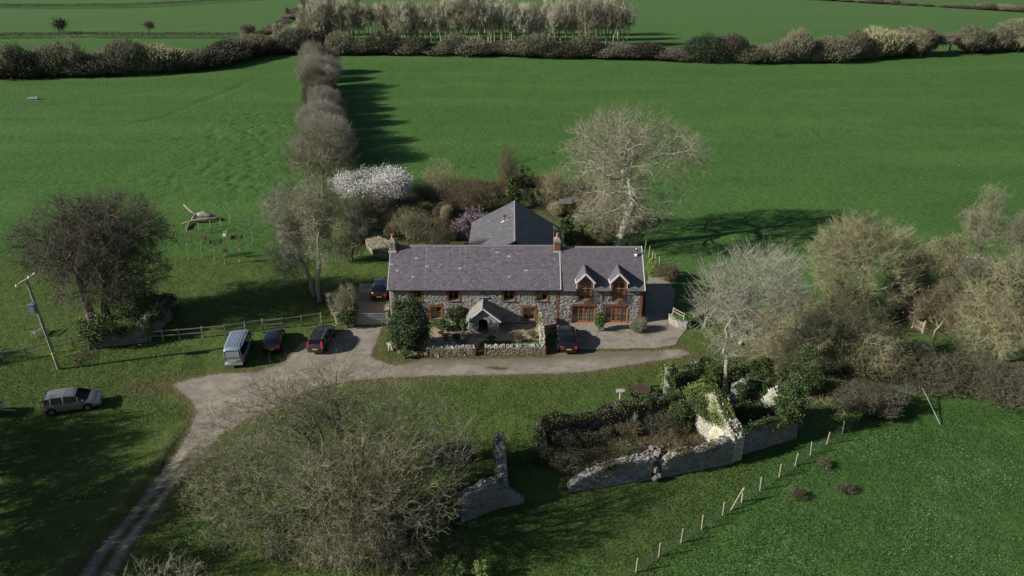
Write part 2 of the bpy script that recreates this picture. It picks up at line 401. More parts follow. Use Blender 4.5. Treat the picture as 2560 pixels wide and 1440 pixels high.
mb = MB(); mb.addnp(np.stack([X, Y, Zg], -1).reshape(-1, 3), Fq)
me = mb.mesh('ground', gm, True)
lawn = np.clip((95-Y)/10+3*npnoise(X, Y, 9, .15, 2)*.15, 0, 1)
lawn *= np.clip((G(1750,1400)[0]+ (Y-40)*0.9 - X)/3+1.0, 0.15, 1)      # meadow beyond the wire fence is greener
lawn *= np.where((Y > 72) & (X > 16), 0.1, 1.0)
lawn *= np.where((Y > 84), np.clip((88-Y)/4, 0, 1), 1)
brown = np.exp(-np.where(iD, 0, dD)/0.55)*0.9
brown = np.maximum(brown, np.exp(-(dline(X, Y, gp([(345,965),(400,965),(470,965)]))/1.7)**2)*1.1)
brown = np.maximum(brown, inpoly(X, Y, gp([(1400,1180),(1480,1120),(1350,1050),(1500,1030),(1700,1010),(1830,1095)]))*0.8)
brown = np.maximum(brown, np.exp(-(dline(X, Y, gp([(1860,880),(2000,860),(2150,845),(2290,815)]))/1.5)**2)*0.95)
brown = np.maximum(brown, inpoly(X, Y, gp([(860,640),(850,540),(940,500),(1040,480),(1250,455),(1560,470),(1580,560),(1600,612),(960,620)]))*.85)  # back garden soil tone, also painted in for the shade lying there
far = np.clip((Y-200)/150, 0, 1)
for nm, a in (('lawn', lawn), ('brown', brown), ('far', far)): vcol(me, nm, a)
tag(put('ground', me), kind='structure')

def sheet(name, poly, z, m, cell=0.12, rag=0.34, seed=1, hz=None, label=None):
    xs = [p[0] for p in poly]; ys = [p[1] for p in poly]
    ax = np.arange(min(xs)-.5, max(xs)+.5, cell); ay = np.arange(min(ys)-.5, max(ys)+.5, cell)
    A, B = np.meshgrid(ax, ay, indexing='ij')
    A2 = A+rag*npnoise(A, B, seed, 1.6, 4); B2 = B+rag*npnoise(A, B, seed+7, 1.6, 4)
    ins = inpoly(A2, B2, poly)
    k = ins[:-1,:-1] & ins[1:,:-1] & ins[1:,1:] & ins[:-1,1:]
    id_ = np.arange(A.size).reshape(A.shape)
    q = np.stack([id_[:-1,:-1][k], id_[1:,:-1][k], id_[1:,1:][k], id_[:-1,1:][k]], -1)
    used, inv = np.unique(q, return_inverse=True)
    Z = z+0.004*npnoise(A, B, seed+3, .8, 3)
    if hz is not None: Z = Z+hz(A, B)
    V = np.stack([A, B, Z], -1).reshape(-1, 3)[used]
    mbx = MB(); mbx.addnp(V, inv.reshape(-1, 4))
    o = tag(put(name, mbx.mesh(name, m, True)), label, kind='structure'); return o, V
M_DRIVE = bpy.data.materials.new('drive_gravel'); M_DRIVE.use_nodes = True
def drive_material(m):
    n = m.node_tree.nodes; l = m.node_tree.links; b = n['Principled BSDF']; b.inputs['Roughness'].default_value = 1.0; b.inputs['Specular IOR Level'].default_value = 0.1
    P = n.new('ShaderNodeNewGeometry').outputs['Position']
    def nz(s, d=6):
        t = n.new('ShaderNodeTexNoise'); t.inputs['Scale'].default_value = s; t.inputs['Detail'].default_value = d; t.inputs['Roughness'].default_value = .65; l.new(P, t.inputs['Vector']); return t.outputs[0]
    def mix(f, a, c):
        x = n.new('ShaderNodeMix'); x.data_type = 'RGBA'
        for k, v in ((6, a), (7, c)):
            if isinstance(v, tuple): x.inputs[k].default_value = (*v, 1)
            else: l.new(v, x.inputs[k])
        l.new(f, x.inputs[0]); return x.outputs[2]
    def rg(f, a, c, o=1.):
        r = n.new('ShaderNodeMapRange'); r.inputs[1].default_value = a; r.inputs[2].default_value = c; r.inputs[4].default_value = o; l.new(f, r.inputs[0]); return r.outputs[0]
    col = mix(rg(nz(14, 8), .35, .65), (0.14,0.122,0.098), (0.33,0.295,0.245))
    col = mix(rg(nz(0.5, 5), .45, .65, .8), col, (0.37,0.325,0.265))
    col = mix(rg(nz(1.3, 7), .5, .68, .75), col, (0.155,0.14,0.12))
    a = n.new('ShaderNodeAttribute'); a.attribute_name = 'edge'
    col = mix(a.outputs['Fac'], col, (0.125,0.118,0.075))
    a = n.new('ShaderNodeAttribute'); a.attribute_name = 'green'
    col = mix(a.outputs['Fac'], col, (0.075,0.085,0.035))
    l.new(col, b.inputs['Base Color'])
    fa = n.new('ShaderNodeAttribute'); fa.attribute_name = 'fade'; gt_ = n.new('ShaderNodeMath'); gt_.operation = 'GREATER_THAN'; l.new(fa.outputs['Fac'], gt_.inputs[0]); l.new(rg(nz(5.5, 7), .3, .7), gt_.inputs[1]); l.new(gt_.outputs[0], b.inputs['Alpha'])
    bp = n.new('ShaderNodeBump'); bp.inputs['Distance'].default_value = 0.02; l.new(nz(18, 6), bp.inputs['Height']); l.new(bp.outputs[0], b.inputs['Normal'])
drive_material(M_DRIVE)
CENTRE = gp([(200,1500),(240,1440),(290,1365),(326,1321),(381,1251),(440,1180),(490,1120)])
def lanez(A, B):
    d = dline(A, B, CENTRE); return 0.05*np.exp(-(d/0.4)**2)-0.0
dr, V = sheet('drive', DRIVE, 0.006, M_DRIVE, hz=lanez, rag=.12)
x, y = V[:, 0], V[:, 1]
wear = np.clip(1.0-dline(x, y, DRIVE, True)/0.9, 0, 1)*np.clip(.6+npnoise(x, y, 4, 1.5, 3), 0, 1)
tarmac = np.exp(-(dline(x, y, gp([(1010,905),(1180,898),(1372,893),(1500,885),(1640,885)]))/1.0)**2)*0.8
patch = np.exp(-(dline(x, y, gp([(1225,920),(1262,921)]))/0.28)**2)*1.6*np.clip(.7+npnoise(x, y, 14, 3, 3), 0, 1)
mid = np.clip(1.35-dline(x, y, CENTRE)/0.36, 0, 1)*np.clip(0.85+1.0*npnoise(x, y, 15, 0.7, 4), 0, 1)
vcol(dr.data, 'fade', np.clip(dline(x, y, DRIVE, True)/0.75-.02, 0, 1)*1.02)
vcol(dr.data, 'edge', np.clip(np.maximum(wear*0.9, tarmac), 0, 1)); vcol(dr.data, 'green', np.clip(patch+mid, 0, 1))
M_YARD = mat('gold_gravel', (0.26,0.20,0.13), (0.46,0.38,0.26), scale=16, detail=8, bump=0.02, bscale=30, rough=1.0)
sheet('gravel_yard', YARD, 0.014, M_YARD, rag=0.1)
sheet('garden_gravel', GARDEN, 0.018, mat('garden_gravel', (0.20,0.16,0.10), (0.45,0.38,0.26), scale=13, detail=8, bump=0.03, bscale=22, rough=1.0, c3=(0.10,0.075,0.045), s3=0.55, t3=(0.48,0.66)), rag=0.1)
# block paving: a bedding sheet with the blocks of the near rows on it
PB = MB(); rs = np.random.RandomState(5)
sheet('forecourt_paving', PAVED, 0.020, mat('paving_bedding', (0.10,0.085,0.07), (0.17,0.15,0.125), scale=4, rough=1.0), rag=0.0)
xs = [p[0] for p in PAVED]; ys = [p[1] for p in PAVED]
bx, by = np.meshgrid(np.arange(min(xs), max(xs), 0.21), np.arange(min(ys), max(ys), 0.105), indexing='ij')
bx = bx+(np.arange(bx.shape[1]) % 2)*0.105
bx, by = bx.ravel(), by.ravel(); k = inpoly(bx, by, PAVED) & inpoly(bx+.2, by+.1, PAVED); bx, by = bx[k], by[k]
n_ = len(bx); z1 = 0.042+rs.rand(n_)*0.008
V = np.zeros((n_, 8, 3)); e = 0.011
for i, (ox, oy) in enumerate(((0,0),(0.21,0),(0.21,0.105),(0,0.105))):
    sx = e if ox == 0 else -e; sy = e if oy == 0 else -e
    V[:, i] = np.stack([bx+ox+sx*.4, by+oy+sy*.4, np.full(n_, 0.016)], -1); V[:, i+4] = np.stack([bx+ox+sx, by+oy+sy, z1], -1)
f = np.array([(4,5,6,7),(0,1,5,4),(3,0,4,7)])
PB.addnp(V.reshape(-1, 3), (f[None]+(np.arange(n_)*8)[:, None, None]).reshape(-1, 4))
M_BLOCK = mat('paving_block', (0.21,0.185,0.155), (0.36,0.32,0.265), scale=2.2, island=0.45, rough=0.95, c3=(0.17,0.165,0.11), s3=0.8, t3=(0.52,0.72))
tag(PB.build('paving_block', M_BLOCK), 'brown-grey block paving of the forecourt in front of the dormer wing', kind='stuff')
# ================================================================== the farmhouse
YF = G(1280, 808)[1]                     # front wall
def wx(px, py=760, Y=None): return W(px, py, Y or YF)[0]
def wz(py, Y=None): return W(1280, py, Y or YF)[2]
EAVE = wz(719.5)
rs = np.random.RandomState(11)

def holes_wall(mb, x0, x1, z0, z1, Y, th, holes):
    """front wall slab with reveals round its openings (x0,x1,z0,z1)"""
    xs = sorted(set([x0, x1]+[h[0] for h in holes]+[h[1] for h in holes])); zs = sorted(set([z0, z1]+[h[2] for h in holes]+[h[3] for h in holes]))
    for a, b in zip(xs[:-1], xs[1:]):
        for c, d in zip(zs[:-1], zs[1:]):
            mx, mz = (a+b)/2, (c+d)/2
            if any(h[0] < mx < h[1] and h[2] < mz < h[3] for h in holes): continue
            mb.add([(a,Y,c),(b,Y,c),(b,Y,d),(a,Y,d)], [(0,1,2,3)])
    for a, b, c, d in holes:
        mb.add([(a,Y,c),(b,Y,c),(b,Y,d),(a,Y,d),(a,Y+th,c),(b,Y+th,c),(b,Y+th,d),(a,Y+th,d)], [(0,4,5,1),(1,5,6,2),(2,6,7,3),(3,7,4,0)])

def brick_frame(mb, x0, x1, z0, z1, Y, w=0.2, top=0.24, proud=0.055, sides=True, bottom=False):
    cz = z0; i = 0
    while sides and cz < z1-0.02:
        h = min(0.085, z1-cz)
        for sgn, xe in ((-1, x0), (1, x1)):
            ww = w*(1.0 if i % 3 else 1.28)
            a, b = (xe-ww, xe) if sgn < 0 else (xe, xe+ww)
            mb.box(a, b, Y-proud-rs.rand()*.006, Y+0.05, cz+.006, cz+h-.006)
        cz += 0.085; i += 1
    if top:
        n = int((x1-x0+2*w)/0.085)
        for k in range(n):
            a = x0-w+k*(x1-x0+2*w)/n
            mb.box(a+.006, a+(x1-x0+2*w)/n-.006, Y-proud-rs.rand()*.006, Y+0.05, z1+.004, z1+top)

def window(parent, x0, x1, z0, z1, Y, name='window', cols=2, rows=2, m=None, rec=0.13, sill=True, fw=0.075, open_=None, curtain=False):
    m = m or M_WOOD2
    f = MB(); y0, y1 = Y+rec, Y+rec+0.07
    f.box(x0, x0+fw, y0, y1, z0, z1); f.box(x1-fw, x1, y0, y1, z0, z1)
    f.box(x0+fw, x1-fw, y0, y1, z1-fw, z1); f.box(x0+fw, x1-fw, y0, y1, z0, z0+fw)
    w = f.build(name, m, parent)
    gb = MB()
    for c in range(1, cols):
        xc = x0+(x1-x0)*c/cols; gb.box(xc-.038, xc+.038, y0-.01, y1, z0+fw, z1-fw)
    for r in range(1, rows):
        zc = z0+(z1-z0)*r/rows+0.05
        for c in range(cols):
            a = x0+(x1-x0)*c/cols+.04; b = x0+(x1-x0)*(c+1)/cols-.04; gb.box(a, b, y0+.005, y1-.005, zc-.018, zc+.018)
    def sub(n_, mbx, mm):
        o = mbx.build(n_, mm); o.parent = w; return o
    sub('glazing_bar', gb, m)
    for c in range(cols):
        for r in range(rows):
            a = x0+(x1-x0)*c/cols+.04; b = x0+(x1-x0)*(c+1)/cols-.04
            za = z0+fw+(z1-z0-2*fw)*r/rows; zb = z0+fw+(z1-z0-2*fw)*(r+1)/rows
            p = MB(); p.box(a, b, Y+rec+.03, Y+rec+.042, za, zb); sub('pane', p, M_GLASS)
    if curtain:
        cm_ = MB(); n = 40; v = []
        for i in range(n+1):
            xx = x0+fw+(x1-x0-2*fw)*i/n; yy = Y+rec+.16+.03*math.sin(i*1.9)+.01*rs.rand(); v += [(xx, yy, z0+.05), (xx, yy, z1-.05)]
        cm_.add(v, [(2*i, 2*i+2, 2*i+3, 2*i+1) for i in range(n)]); sub('net_curtain', cm_, M_CURTAIN)
    if sill:
        s_ = MB(); s_.box(x0-.12, x1+.12, Y-.14, Y+rec, z0-.09, z0-.004); sub('sill', s_, M_SLATE2)
    return w

def roof_plane(mb, a, b, c, d, th=0.1):     # a,b eave; c,d ridge (a-d left edge), thickness downwards
    a, b, c, d = [np.array(p, float) for p in (a, b, c, d)]; n = np.cross(b-a, d-a); n /= np.linalg.norm(n)
    if n[2] < 0: n = -n
    v = [a, b, c, d, a-n*th, b-n*th, c-n*th, d-n*th]
    mb.add(v, [(0,1,2,3),(7,6,5,4),(0,4,5,1),(1,5,6,2),(2,6,7,3),(3,7,4,0)])

def slates(parent, name, A, B, D, m, sw, sh, nparts, rs, keep=None, pale=0.02, thick=0.016, both=True):
    """slates laid in courses on the plane A (eave left) B (eave right) D (ridge left). First nparts one by one."""
    A, B, D = [np.array(p, float) for p in (A, B, D)]
    U = B-A; w = np.linalg.norm(U); U /= w; S = D-A; h = np.linalg.norm(S); S /= h; N = np.cross(U, S); N *= np.sign(N[2])
    nr = int(round(h/sh)); e = h/nr; items = []
    for r in range(nr):
        nc = int(round(w/sw)); bnd = np.linspace(0, w, nc+1)+(0.5*w/nc if r % 2 else 0)+(rs.rand(nc+1)-.5)*sw*0.3
        bnd = np.concatenate([[0], bnd[(bnd > 0.1) & (bnd < w-.1)], [w]])
        for c in range(len(bnd)-1): items.append((bnd[c], bnd[c+1], r*e, rs.rand(), rs.rand(), rs.rand()))
    if keep is not None: items = [i for i in items if keep(A+U*(i[0]+i[1])/2+S*(i[2]+e/2))]
    # one shared unit mesh: lower edge proud
    u = MB(); g = 0.011 if sw > .33 else .006
    u.add([(0,0,0),(1,0,0),(1,1,0),(0,1,0),(0,0,1),(1,0,1),(1,1,0.25),(0,1,0.25)], [(4,5,6,7),(0,1,5,4),(1,2,6,5),(3,0,4,7)])
    unitm = u.mesh(name, m); pale_m = u.mesh(name, M_SLATE_PALE)
    big = MB(); bigp = MB(); base = np.concatenate(u.V)
    base_loc = Vector((0,0,0))
    def M4(i):
        x0, x1, v, r1, r2, r3 = i
        th = thick*(1+0.9*r1); dv = (r2-.5)*0.02
        o = A+U*(x0+g)+S*(v+dv-0.012)+N*0.004
        return o, U*(x1-x0-2*g), S*(e+0.03), N*(th+.012)
    for k, i in enumerate(items):
        o, ux, sx, nx = M4(i); isp = i[5] < pale
        if k < nparts:
            ob = bpy.data.objects.new('slate', pale_m if isp else unitm); C.objects.link(ob); ob.parent = parent
            mt = Matrix(((ux[0], sx[0], nx[0], o[0]), (ux[1], sx[1], nx[1], o[1]), (ux[2], sx[2], nx[2], o[2]), (0, 0, 0, 1)))
            ob.matrix_local = Matrix.Translation(-parent.matrix_local.translation) @ mt if False else mt
            if isp: ob['label'] = 'pale lichened slate'
        else:
            V = o+base[:, 0:1]*ux+base[:, 1:2]*sx+base[:, 2:3]*nx
            (bigp if isp else big).add(V, [(4,5,6,7),(0,1,5,4),(1,2,6,5),(3,0,4,7)])
    for bb, mm, lb in ((big, m, None), (bigp, M_SLATE_PALE, 'scattered pale slates')):
        if bb.n:
            ob = bb.build('upper_slate' if nparts else 'slate_courses', mm, kind='stuff', label=lb); ob.parent = parent

ORG = np.array([0, YF, 0.])
def sub(parent, name, mbx, m, label=None, kind=None, smooth=False):
    """child of a part that is itself placed in world coordinates"""
    o = mbx.build(name, m, None, label, kind, smooth); o.parent = parent; return o

# ---------------- main house
MX0, MX1 = wx(976.5, 770), wx(1397, 770)
EX1 = wx(1604.5, 770)
DEP = 7.6; RID_Y = YF+3.8; RID_Z = W(1280, 615, RID_Y)[2]
house = thing('farmhouse', 'long grey rubble-stone farmhouse with purple slate roof and gabled porch', 'house', ORG)
WIN_UP = [(wx(a), wx(b), wz(751.5), wz(724.3)) for a, b in ((1029.5,1055),(1121.5,1147),(1259,1285),(1341.5,1367.5))]
WIN_LO = [(wx(1077.5,780), wx(1103.5,780), wz(796), wz(767)), (wx(1308,780), wx(1337,780), wz(799.5), wz(769.5))]
DOOR = (wx(1190), wx(1225), 0.0, wz(775))
holes = WIN_UP+WIN_LO+[DOOR]
wm = MB(); holes_wall(wm, MX0, MX1, 0, EAVE, YF, 0.28, holes)
# gables and back
for xg in (MX0, MX1):
    wm.add([(xg,YF,0),(xg,YF+DEP,0),(xg,YF+DEP,EAVE),(xg,RID_Y,RID_Z-.12),(xg,YF,EAVE)], [(0,1,2,3,4)])
wm.add([(MX0,YF+DEP,0),(MX1,YF+DEP,0),(MX1,YF+DEP,EAVE),(MX0,YF+DEP,EAVE)], [(0,1,2,3)])
wall = wm.build('wall', M_MORTAR, house)
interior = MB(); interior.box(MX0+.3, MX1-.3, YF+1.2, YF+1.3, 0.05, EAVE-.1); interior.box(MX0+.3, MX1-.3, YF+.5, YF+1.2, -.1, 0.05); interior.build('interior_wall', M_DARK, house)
def keep_main(u, v):
    x = MX0+u; k = np.ones(len(u), bool)
    for a, b, c, d in WIN_UP+WIN_LO: k &= ~((x > a-.24) & (x < b+.24) & (v > c-.08) & (v < d+(.26 if c < 1.5 else .3)))
    k &= ~((x > DOOR[0]-.1) & (x < DOOR[1]+.1) & (v < DOOR[3])); k &= ~(x > MX1-.27)
    tx = wx(1206.5, 735); k &= ~((np.abs(x-tx) < .42) & (v > wz(741)) & (v < wz(726)))
    return k
st = MB(); stones(st, rs, (MX0, YF, 0), (1,0,0), (0,0,1), (0,-1,0), MX1-MX0, EAVE, 0.24, 0.15, 0.07, keep_main)
stones(st, rs, (MX0, YF+DEP, 0), (0,-1,0), (0,0,1), (-1,0,0), DEP, RID_Z, 0.3, 0.17, 0.05, lambda u, v: v < EAVE+(RID_Z-EAVE)*(1-np.abs(u-3.8)/3.8)-.15)
tag(st.build('wall_stone', M_STONE, house), kind='stuff')
bm_ = MB()
for w4 in WIN_UP: brick_frame(bm_, *w4, YF, 0.18, 0.0)
for w4 in WIN_LO: brick_frame(bm_, *w4, YF, 0.2, 0.22)
cz = 0
while cz < EAVE-.05: bm_.box(MX1-.26 if int(cz/.085) % 2 else MX1-.2, MX1+.01, YF-.07, YF+.05, cz+.006, cz+.079); cz += .085
tag(bm_.build('brick_surround', M_BRICK, house), kind='stuff')
for w4 in WIN_UP+WIN_LO: window(house, *w4, YF)
# triangular plaque over the porch
tx = wx(1206.5, 735); za, zb = wz(741), wz(727.5)
t = MB(); t.add([(tx-.42,YF-.09,za),(tx+.42,YF-.09,za),(tx,YF-.09,zb),(tx-.42,YF+.02,za),(tx+.42,YF+.02,za),(tx,YF+.02,zb)], [(0,1,2),(0,3,4,1),(1,4,5,2),(2,5,3,0)])
t.build('plaque', M_SLATE2, house, label='dark triangular slate plaque')
t = MB(); t.box(tx-.55, tx+.6, YF-.16, YF+.02, za-.09, za-.01); t.build('plaque_ledge', M_STONE, house)
# roof
OX = 0.14; ey = YF-.28; slope = (RID_Z-EAVE)/3.8; ez = EAVE-.28*slope+.08; rzz = RID_Z+.08
r = MB(); roof_plane(r, (MX0-OX,ey,ez), (MX1+.12,ey,ez), (MX1+.12,RID_Y,rzz), (MX0-OX,RID_Y,rzz)); roof_plane(r, (MX0-OX,YF+DEP+.2,EAVE-.08), (MX1+.12,YF+DEP+.2,EAVE-.08), (MX1+.12,RID_Y,rzz), (MX0-OX,RID_Y,rzz))
roof = r.build('roof', M_UNDER); roof.parent = house; roof.location = -Vector(ORG)
slates(roof, 'slate', (MX0-OX,ey,ez), (MX1+.12,ey,ez), (MX0-OX,RID_Y,rzz), M_SLATE, 0.38, 0.235, 290, rs, pale=0.012)
rd = MB()
nrt = 36
for i in range(nrt):
    a = MX0-OX+(MX1-MX0+.26)*i/nrt; b = MX0-OX+(MX1-MX0+.26)*(i+1)/nrt-.02
    rd.add([(a,RID_Y-.17,rzz-.10),(b,RID_Y-.17,rzz-.10),(b,RID_Y,rzz+.045),(a,RID_Y,rzz+.045),(a,RID_Y+.17,rzz-.10),(b,RID_Y+.17,rzz-.10)], [(0,1,2,3),(3,2,5,4),(0,3,4),(1,5,2)])
sub(roof, 'ridge_tile', rd, M_RIDGE, kind='stuff')
vg = MB()
for k in range(6):     # pale streaks of lead wash below the ridge are thin cement runs
    pass
vg.bar((MX1+.14,ey,ez+.03), (MX1+.14,RID_Y,rzz+.03), .05, .09); vg.bar((MX0-OX-.02,ey,ez+.0), (MX0-OX-.02,RID_Y,rzz+.0), .04, .08)
sub(roof, 'verge', vg, M_WHITE)
gt = MB(); gt.tube([(MX0-OX,ey-.05,ez-.03),(MX1+.1,ey-.05,ez-.03)], .055, 8); gt.build('gutter', M_BLACK, house)
gt = MB(); xd = wx(988.5, 760); gt.tube([(xd,ey,ez-.06),(xd,YF-.1,EAVE-.45),(xd,YF-.1,0.1)], .04, 8); gt.build('downpipe', M_BLACK, house)
# streaks: cement runs on the slates
sk = MB()
Sd = np.array([0, RID_Y-ey, rzz-ez]); Sl = np.linalg.norm(Sd); Sd = Sd/Sl; Nn = np.array([0, -Sd[2], Sd[1]])
for px, l0, l1 in ((1130,.02,.3),(1149,.02,.62),(1163,.03,.6),(1234,.03,.3),(1065,.05,.95),(1201,.03,.12)):
    xk = wx(px, 660, YF+2); top = np.array([xk, RID_Y, rzz])
    for j in range(6):
        a = top-Sd*Sl*(l0+(l1-l0)*j/6)+Nn*.036; b = top-Sd*Sl*(l0+(l1-l0)*(j+.75)/6)+Nn*.036; sk.bar(a, b, .035*(1-.12*j), .012, Nn)
sub(roof, 'cement_run', sk, M_LEAD, kind='stuff')

def chimney(parent, x0, x1, base_z, top_z, yc, d, brick=True, mtop=M_MORTAR, pots=1, potoff=0.0, lab=None):
    c = MB(); c.box(x0, x1, yc-d/2, yc+d/2, base_z, top_z); m = M_BRICK if brick else M_STONE_GARDEN
    ch = sub(parent, 'chimney', c, M_MORTAR, label=lab)
    s2 = MB()
    cw_, chh = (.22, .08) if brick else (.26, .14)
    for P0, U, N, w_ in (((x0,yc-d/2,base_z),(1,0,0),(0,-1,0),x1-x0), ((x1,yc-d/2,base_z),(0,1,0),(1,0,0),d), ((x0,yc+d/2,base_z),(0,-1,0),(-1,0,0),d)):
        stones(s2, rs, P0, U, (0,0,1), N, w_, top_z-base_z-.12, cw_, chh, .03, jit=.08 if brick else .3)
    o = s2.build('chimney_brick', m); o.parent = ch; o['kind'] = 'stuff'
    s3 = MB(); s3.box(x0-.045, x1+.045, yc-d/2-.045, yc+d/2+.045, top_z-.2, top_z-.1)
    xm, e_ = (x0+x1)/2, .12
    s3.add([(x0,yc-d/2,top_z-.1),(x1,yc-d/2,top_z-.1),(x1,yc+d/2,top_z-.1),(x0,yc+d/2,top_z-.1),(xm-.16,yc-.16,top_z+.22),(xm+.16,yc-.16,top_z+.22),(xm+.16,yc+.16,top_z+.22),(xm-.16,yc+.16,top_z+.22)],
           [(0,1,5,4),(1,2,6,5),(2,3,7,6),(3,0,4,7),(4,5,6,7)])
    o = s3.build('chimney_cap', mtop); o.parent = ch
    zb_ = RID_Z+.08-(RID_Y-(yc-d/2))*slope-.02
    p = MB(); xp = xm+potoff; p.lathe((xp,yc,top_z+.18), [(.13,0),(.12,.1),(.11,.36),(.14,.38),(.14,.44),(.09,.44),(.09,.2)], 12); o = p.build('chimney_pot', M_TERRACOTTA); o.parent = ch
    fl = MB(); fl.box(x0-.1, x1+.1, yc-d/2-.13, yc-d/2-.02, zb_+.0, zb_+.2); o = fl.build('lead_flashing', M_LEAD); o.parent = ch
    return ch
ct = W(1392, 602, RID_Y-.7)[2]
chimney(roof, wx(1384.5,640,RID_Y), wx(1399.5,640,RID_Y), RID_Z-1.1, ct, RID_Y-.2, .95, lab='red brick chimney with terracotta pot at the right gable')
chimney(roof, wx(974.5,640,RID_Y-.6), wx(990,640,RID_Y-.6), RID_Z-1.1, ct-.12, RID_Y-.15, 1.0, brick=False, lab='ivy-grown stone chimney at the left gable')
am = MB(); axx = wx(1384, 600, RID_Y+.5); am.tube([(axx,RID_Y+.6,RID_Z-.2),(axx,RID_Y+.6,ct+1.1)], .018, 6); am.bar((axx,RID_Y+.6,ct+1.05),(axx+.35,RID_Y+.35,ct+.75),.015,.015)
for i in range(5): am.bar((axx+.07*i-.12,RID_Y+.6-.05*i,ct+1.03-.06*i),(axx+.07*i+.12,RID_Y+.6-.05*i,ct+1.03-.06*i),.01,.01)
sub(roof, 'television_aerial', am, M_GALV)

# ---------------- porch
PYF = G(1208, 831)[1]
PX0, PX1 = wx(1171.5,815,PYF), wx(1247,815,PYF)
PE = W(1200, 799, PYF)[2]; PR = W(1206, 770, PYF)[2]; pxm = wx(1206.5,780,PYF)
porch = MB(); dx0, dx1 = wx(1196.5,815,PYF), wx(1219.5,815,PYF); dzt = W(1208, 797.5, PYF)[2]
ns = 8; cxm = (dx0+dx1)/2; rr = (dx1-dx0)/2; zs_ = dzt-rr
arch = [(dx0,0.0),(dx0,zs_)]+[(cxm-rr*math.cos(math.pi*i/ns), zs_+rr*math.sin(math.pi*i/ns)) for i in range(1, ns)]+[(dx1,zs_),(dx1,0.0)]
outer = [(PX0,0.0),(PX0,PE)]+[(PX0+(pxm-PX0)*i/4, PE+(PR-PE)*i/4) for i in range(1, 5)]+[(pxm+(PX1-pxm)*i/4, PR+(PE-PR)*i/4) for i in range(1, 5)]+[(PX1,0.0)]
m1 = min(len(arch), len(outer))
v = [(x, PYF, z) for x, z in arch]+[(x, PYF, z) for x, z in outer]+[(x, PYF+.35, z) for x, z in arch]
na, no = len(arch), len(outer); fcs = []
ia = io = 0
while ia < na-1 or io < no-1:
    if io >= no-1 or (ia < na-1 and (ia+1)/(na-1) <= (io+1)/(no-1)): fcs.append((ia, na+io, ia+1)); ia += 1
    else: fcs.append((ia, na+io, na+io+1)); io += 1
fcs += [(i, i+1, na+no+i+1, na+no+i) for i in range(na-1)]
porch.add(v, fcs)
porch.box(PX0, PX0+.35, PYF, YF, 0, PE); porch.box(PX1-.35, PX1, PYF, YF, 0, PE)
pw = porch.build('porch_wall', M_MORTAR, house)
ps = MB()
def keep_p(u, v):
    x = PX0+u; top = np.where(x < pxm, PE+(PR-PE)*(x-PX0)/(pxm-PX0), PR+(PE-PR)*(x-pxm)/(PX1-pxm))-.12
    return (v < top) & ~((np.abs(x-cxm) < rr+.06) & (v < zs_)) & ~(((x-cxm)**2+(v-zs_)**2 < (rr+.1)**2) & (v >= zs_))
stones(ps, rs, (PX0,PYF,0), (1,0,0), (0,0,1), (0,-1,0), PX1-PX0, PR, .24, .14, .05, keep_p)
stones(ps, rs, (PX0,YF,0), (0,-1,0), (0,0,1), (-1,0,0), YF-PYF, PE, .24, .14, .05); stones(ps, rs, (PX1,PYF,0), (0,1,0), (0,0,1), (1,0,0), YF-PYF, PE, .24, .14, .05)
for k in range(11):
    a0 = math.pi*(k+.06)/11; a1 = math.pi*(k+.94)/11
    q = [(cxm-r_*math.cos(a), PYF+yy, zs_+r_*math.sin(a)) for yy in (0, -.07) for a, r_ in ((a0, rr+.02), (a1, rr+.02), (a1, rr+.24), (a0, rr+.24))]
    ps.add(q, [(4,5,6,7),(0,1,5,4),(1,2,6,5),(2,3,7,6),(3,0,4,7)])
tag(ps.build('porch_stone', M_STONE, house), kind='stuff')
db = MB(); db.box(cxm-.5, cxm+.5, YF+.1, YF+.17, 0.03, 2.05); dd = db.build('front_door', mat('front_door_paint', (.03,.025,.02), rough=.5), house)
pr = MB(); py0 = PYF-.22; sl_ = (PR-PE)/((PX1-PX0)/2)
roof_plane(pr, (PX0-.2,py0,PE-.2*sl_+.08), (PX0-.2,YF,PE-.2*sl_+.08), (pxm,YF,PR+.1), (pxm,py0,PR+.1), .07)
roof_plane(pr, (PX1+.2,YF,PE-.2*sl_+.08), (PX1+.2,py0,PE-.2*sl_+.08), (pxm,py0,PR+.1), (pxm,YF,PR+.1), .07)
M_MOSS = mat('mossy_porch_slate', (0.17,0.165,0.15), (0.31,0.30,0.275), scale=2.5, island=0.5, objrand=.5, rough=.9, c3=(0.15,0.16,0.08), s3=1.5, t3=(.52,.7))
prf = pr.build('porch_roof', M_MOSS); prf.parent = house; prf.location = -Vector(ORG)
slates(prf, 'slate', (PX0-.2,py0,PE-.2*sl_+.085), (PX0-.2,YF,PE-.2*sl_+.085), (pxm,py0,PR+.105), M_MOSS, .3, .2, 0, rs, pale=.05)
slates(prf, 'slate', (PX1+.2,YF,PE-.2*sl_+.085), (PX1+.2,py0,PE-.2*sl_+.085), (pxm,YF,PR+.105), M_MOSS, .3, .2, 0, rs, pale=.02)
bb = MB(); bb.bar((PX0-.22,py0-.03,PE-.2*sl_),(pxm,py0-.03,PR+.03),.05,.15); bb.bar((PX1+.22,py0-.03,PE-.2*sl_),(pxm,py0-.03,PR+.03),.05,.15)
sub(prf, 'bargeboard', bb, M_WHITE)
fn = MB(); fn.bar((pxm,py0-.06,PR-.1),(pxm,py0-.06,PR-.38),.08,.08,(1,0,0)); fn.bar((pxm-.1,py0-.06,PR-.25),(pxm+.1,py0-.06,PR-.25),.05,.06); sub(prf, 'finial', fn, M_DARK)

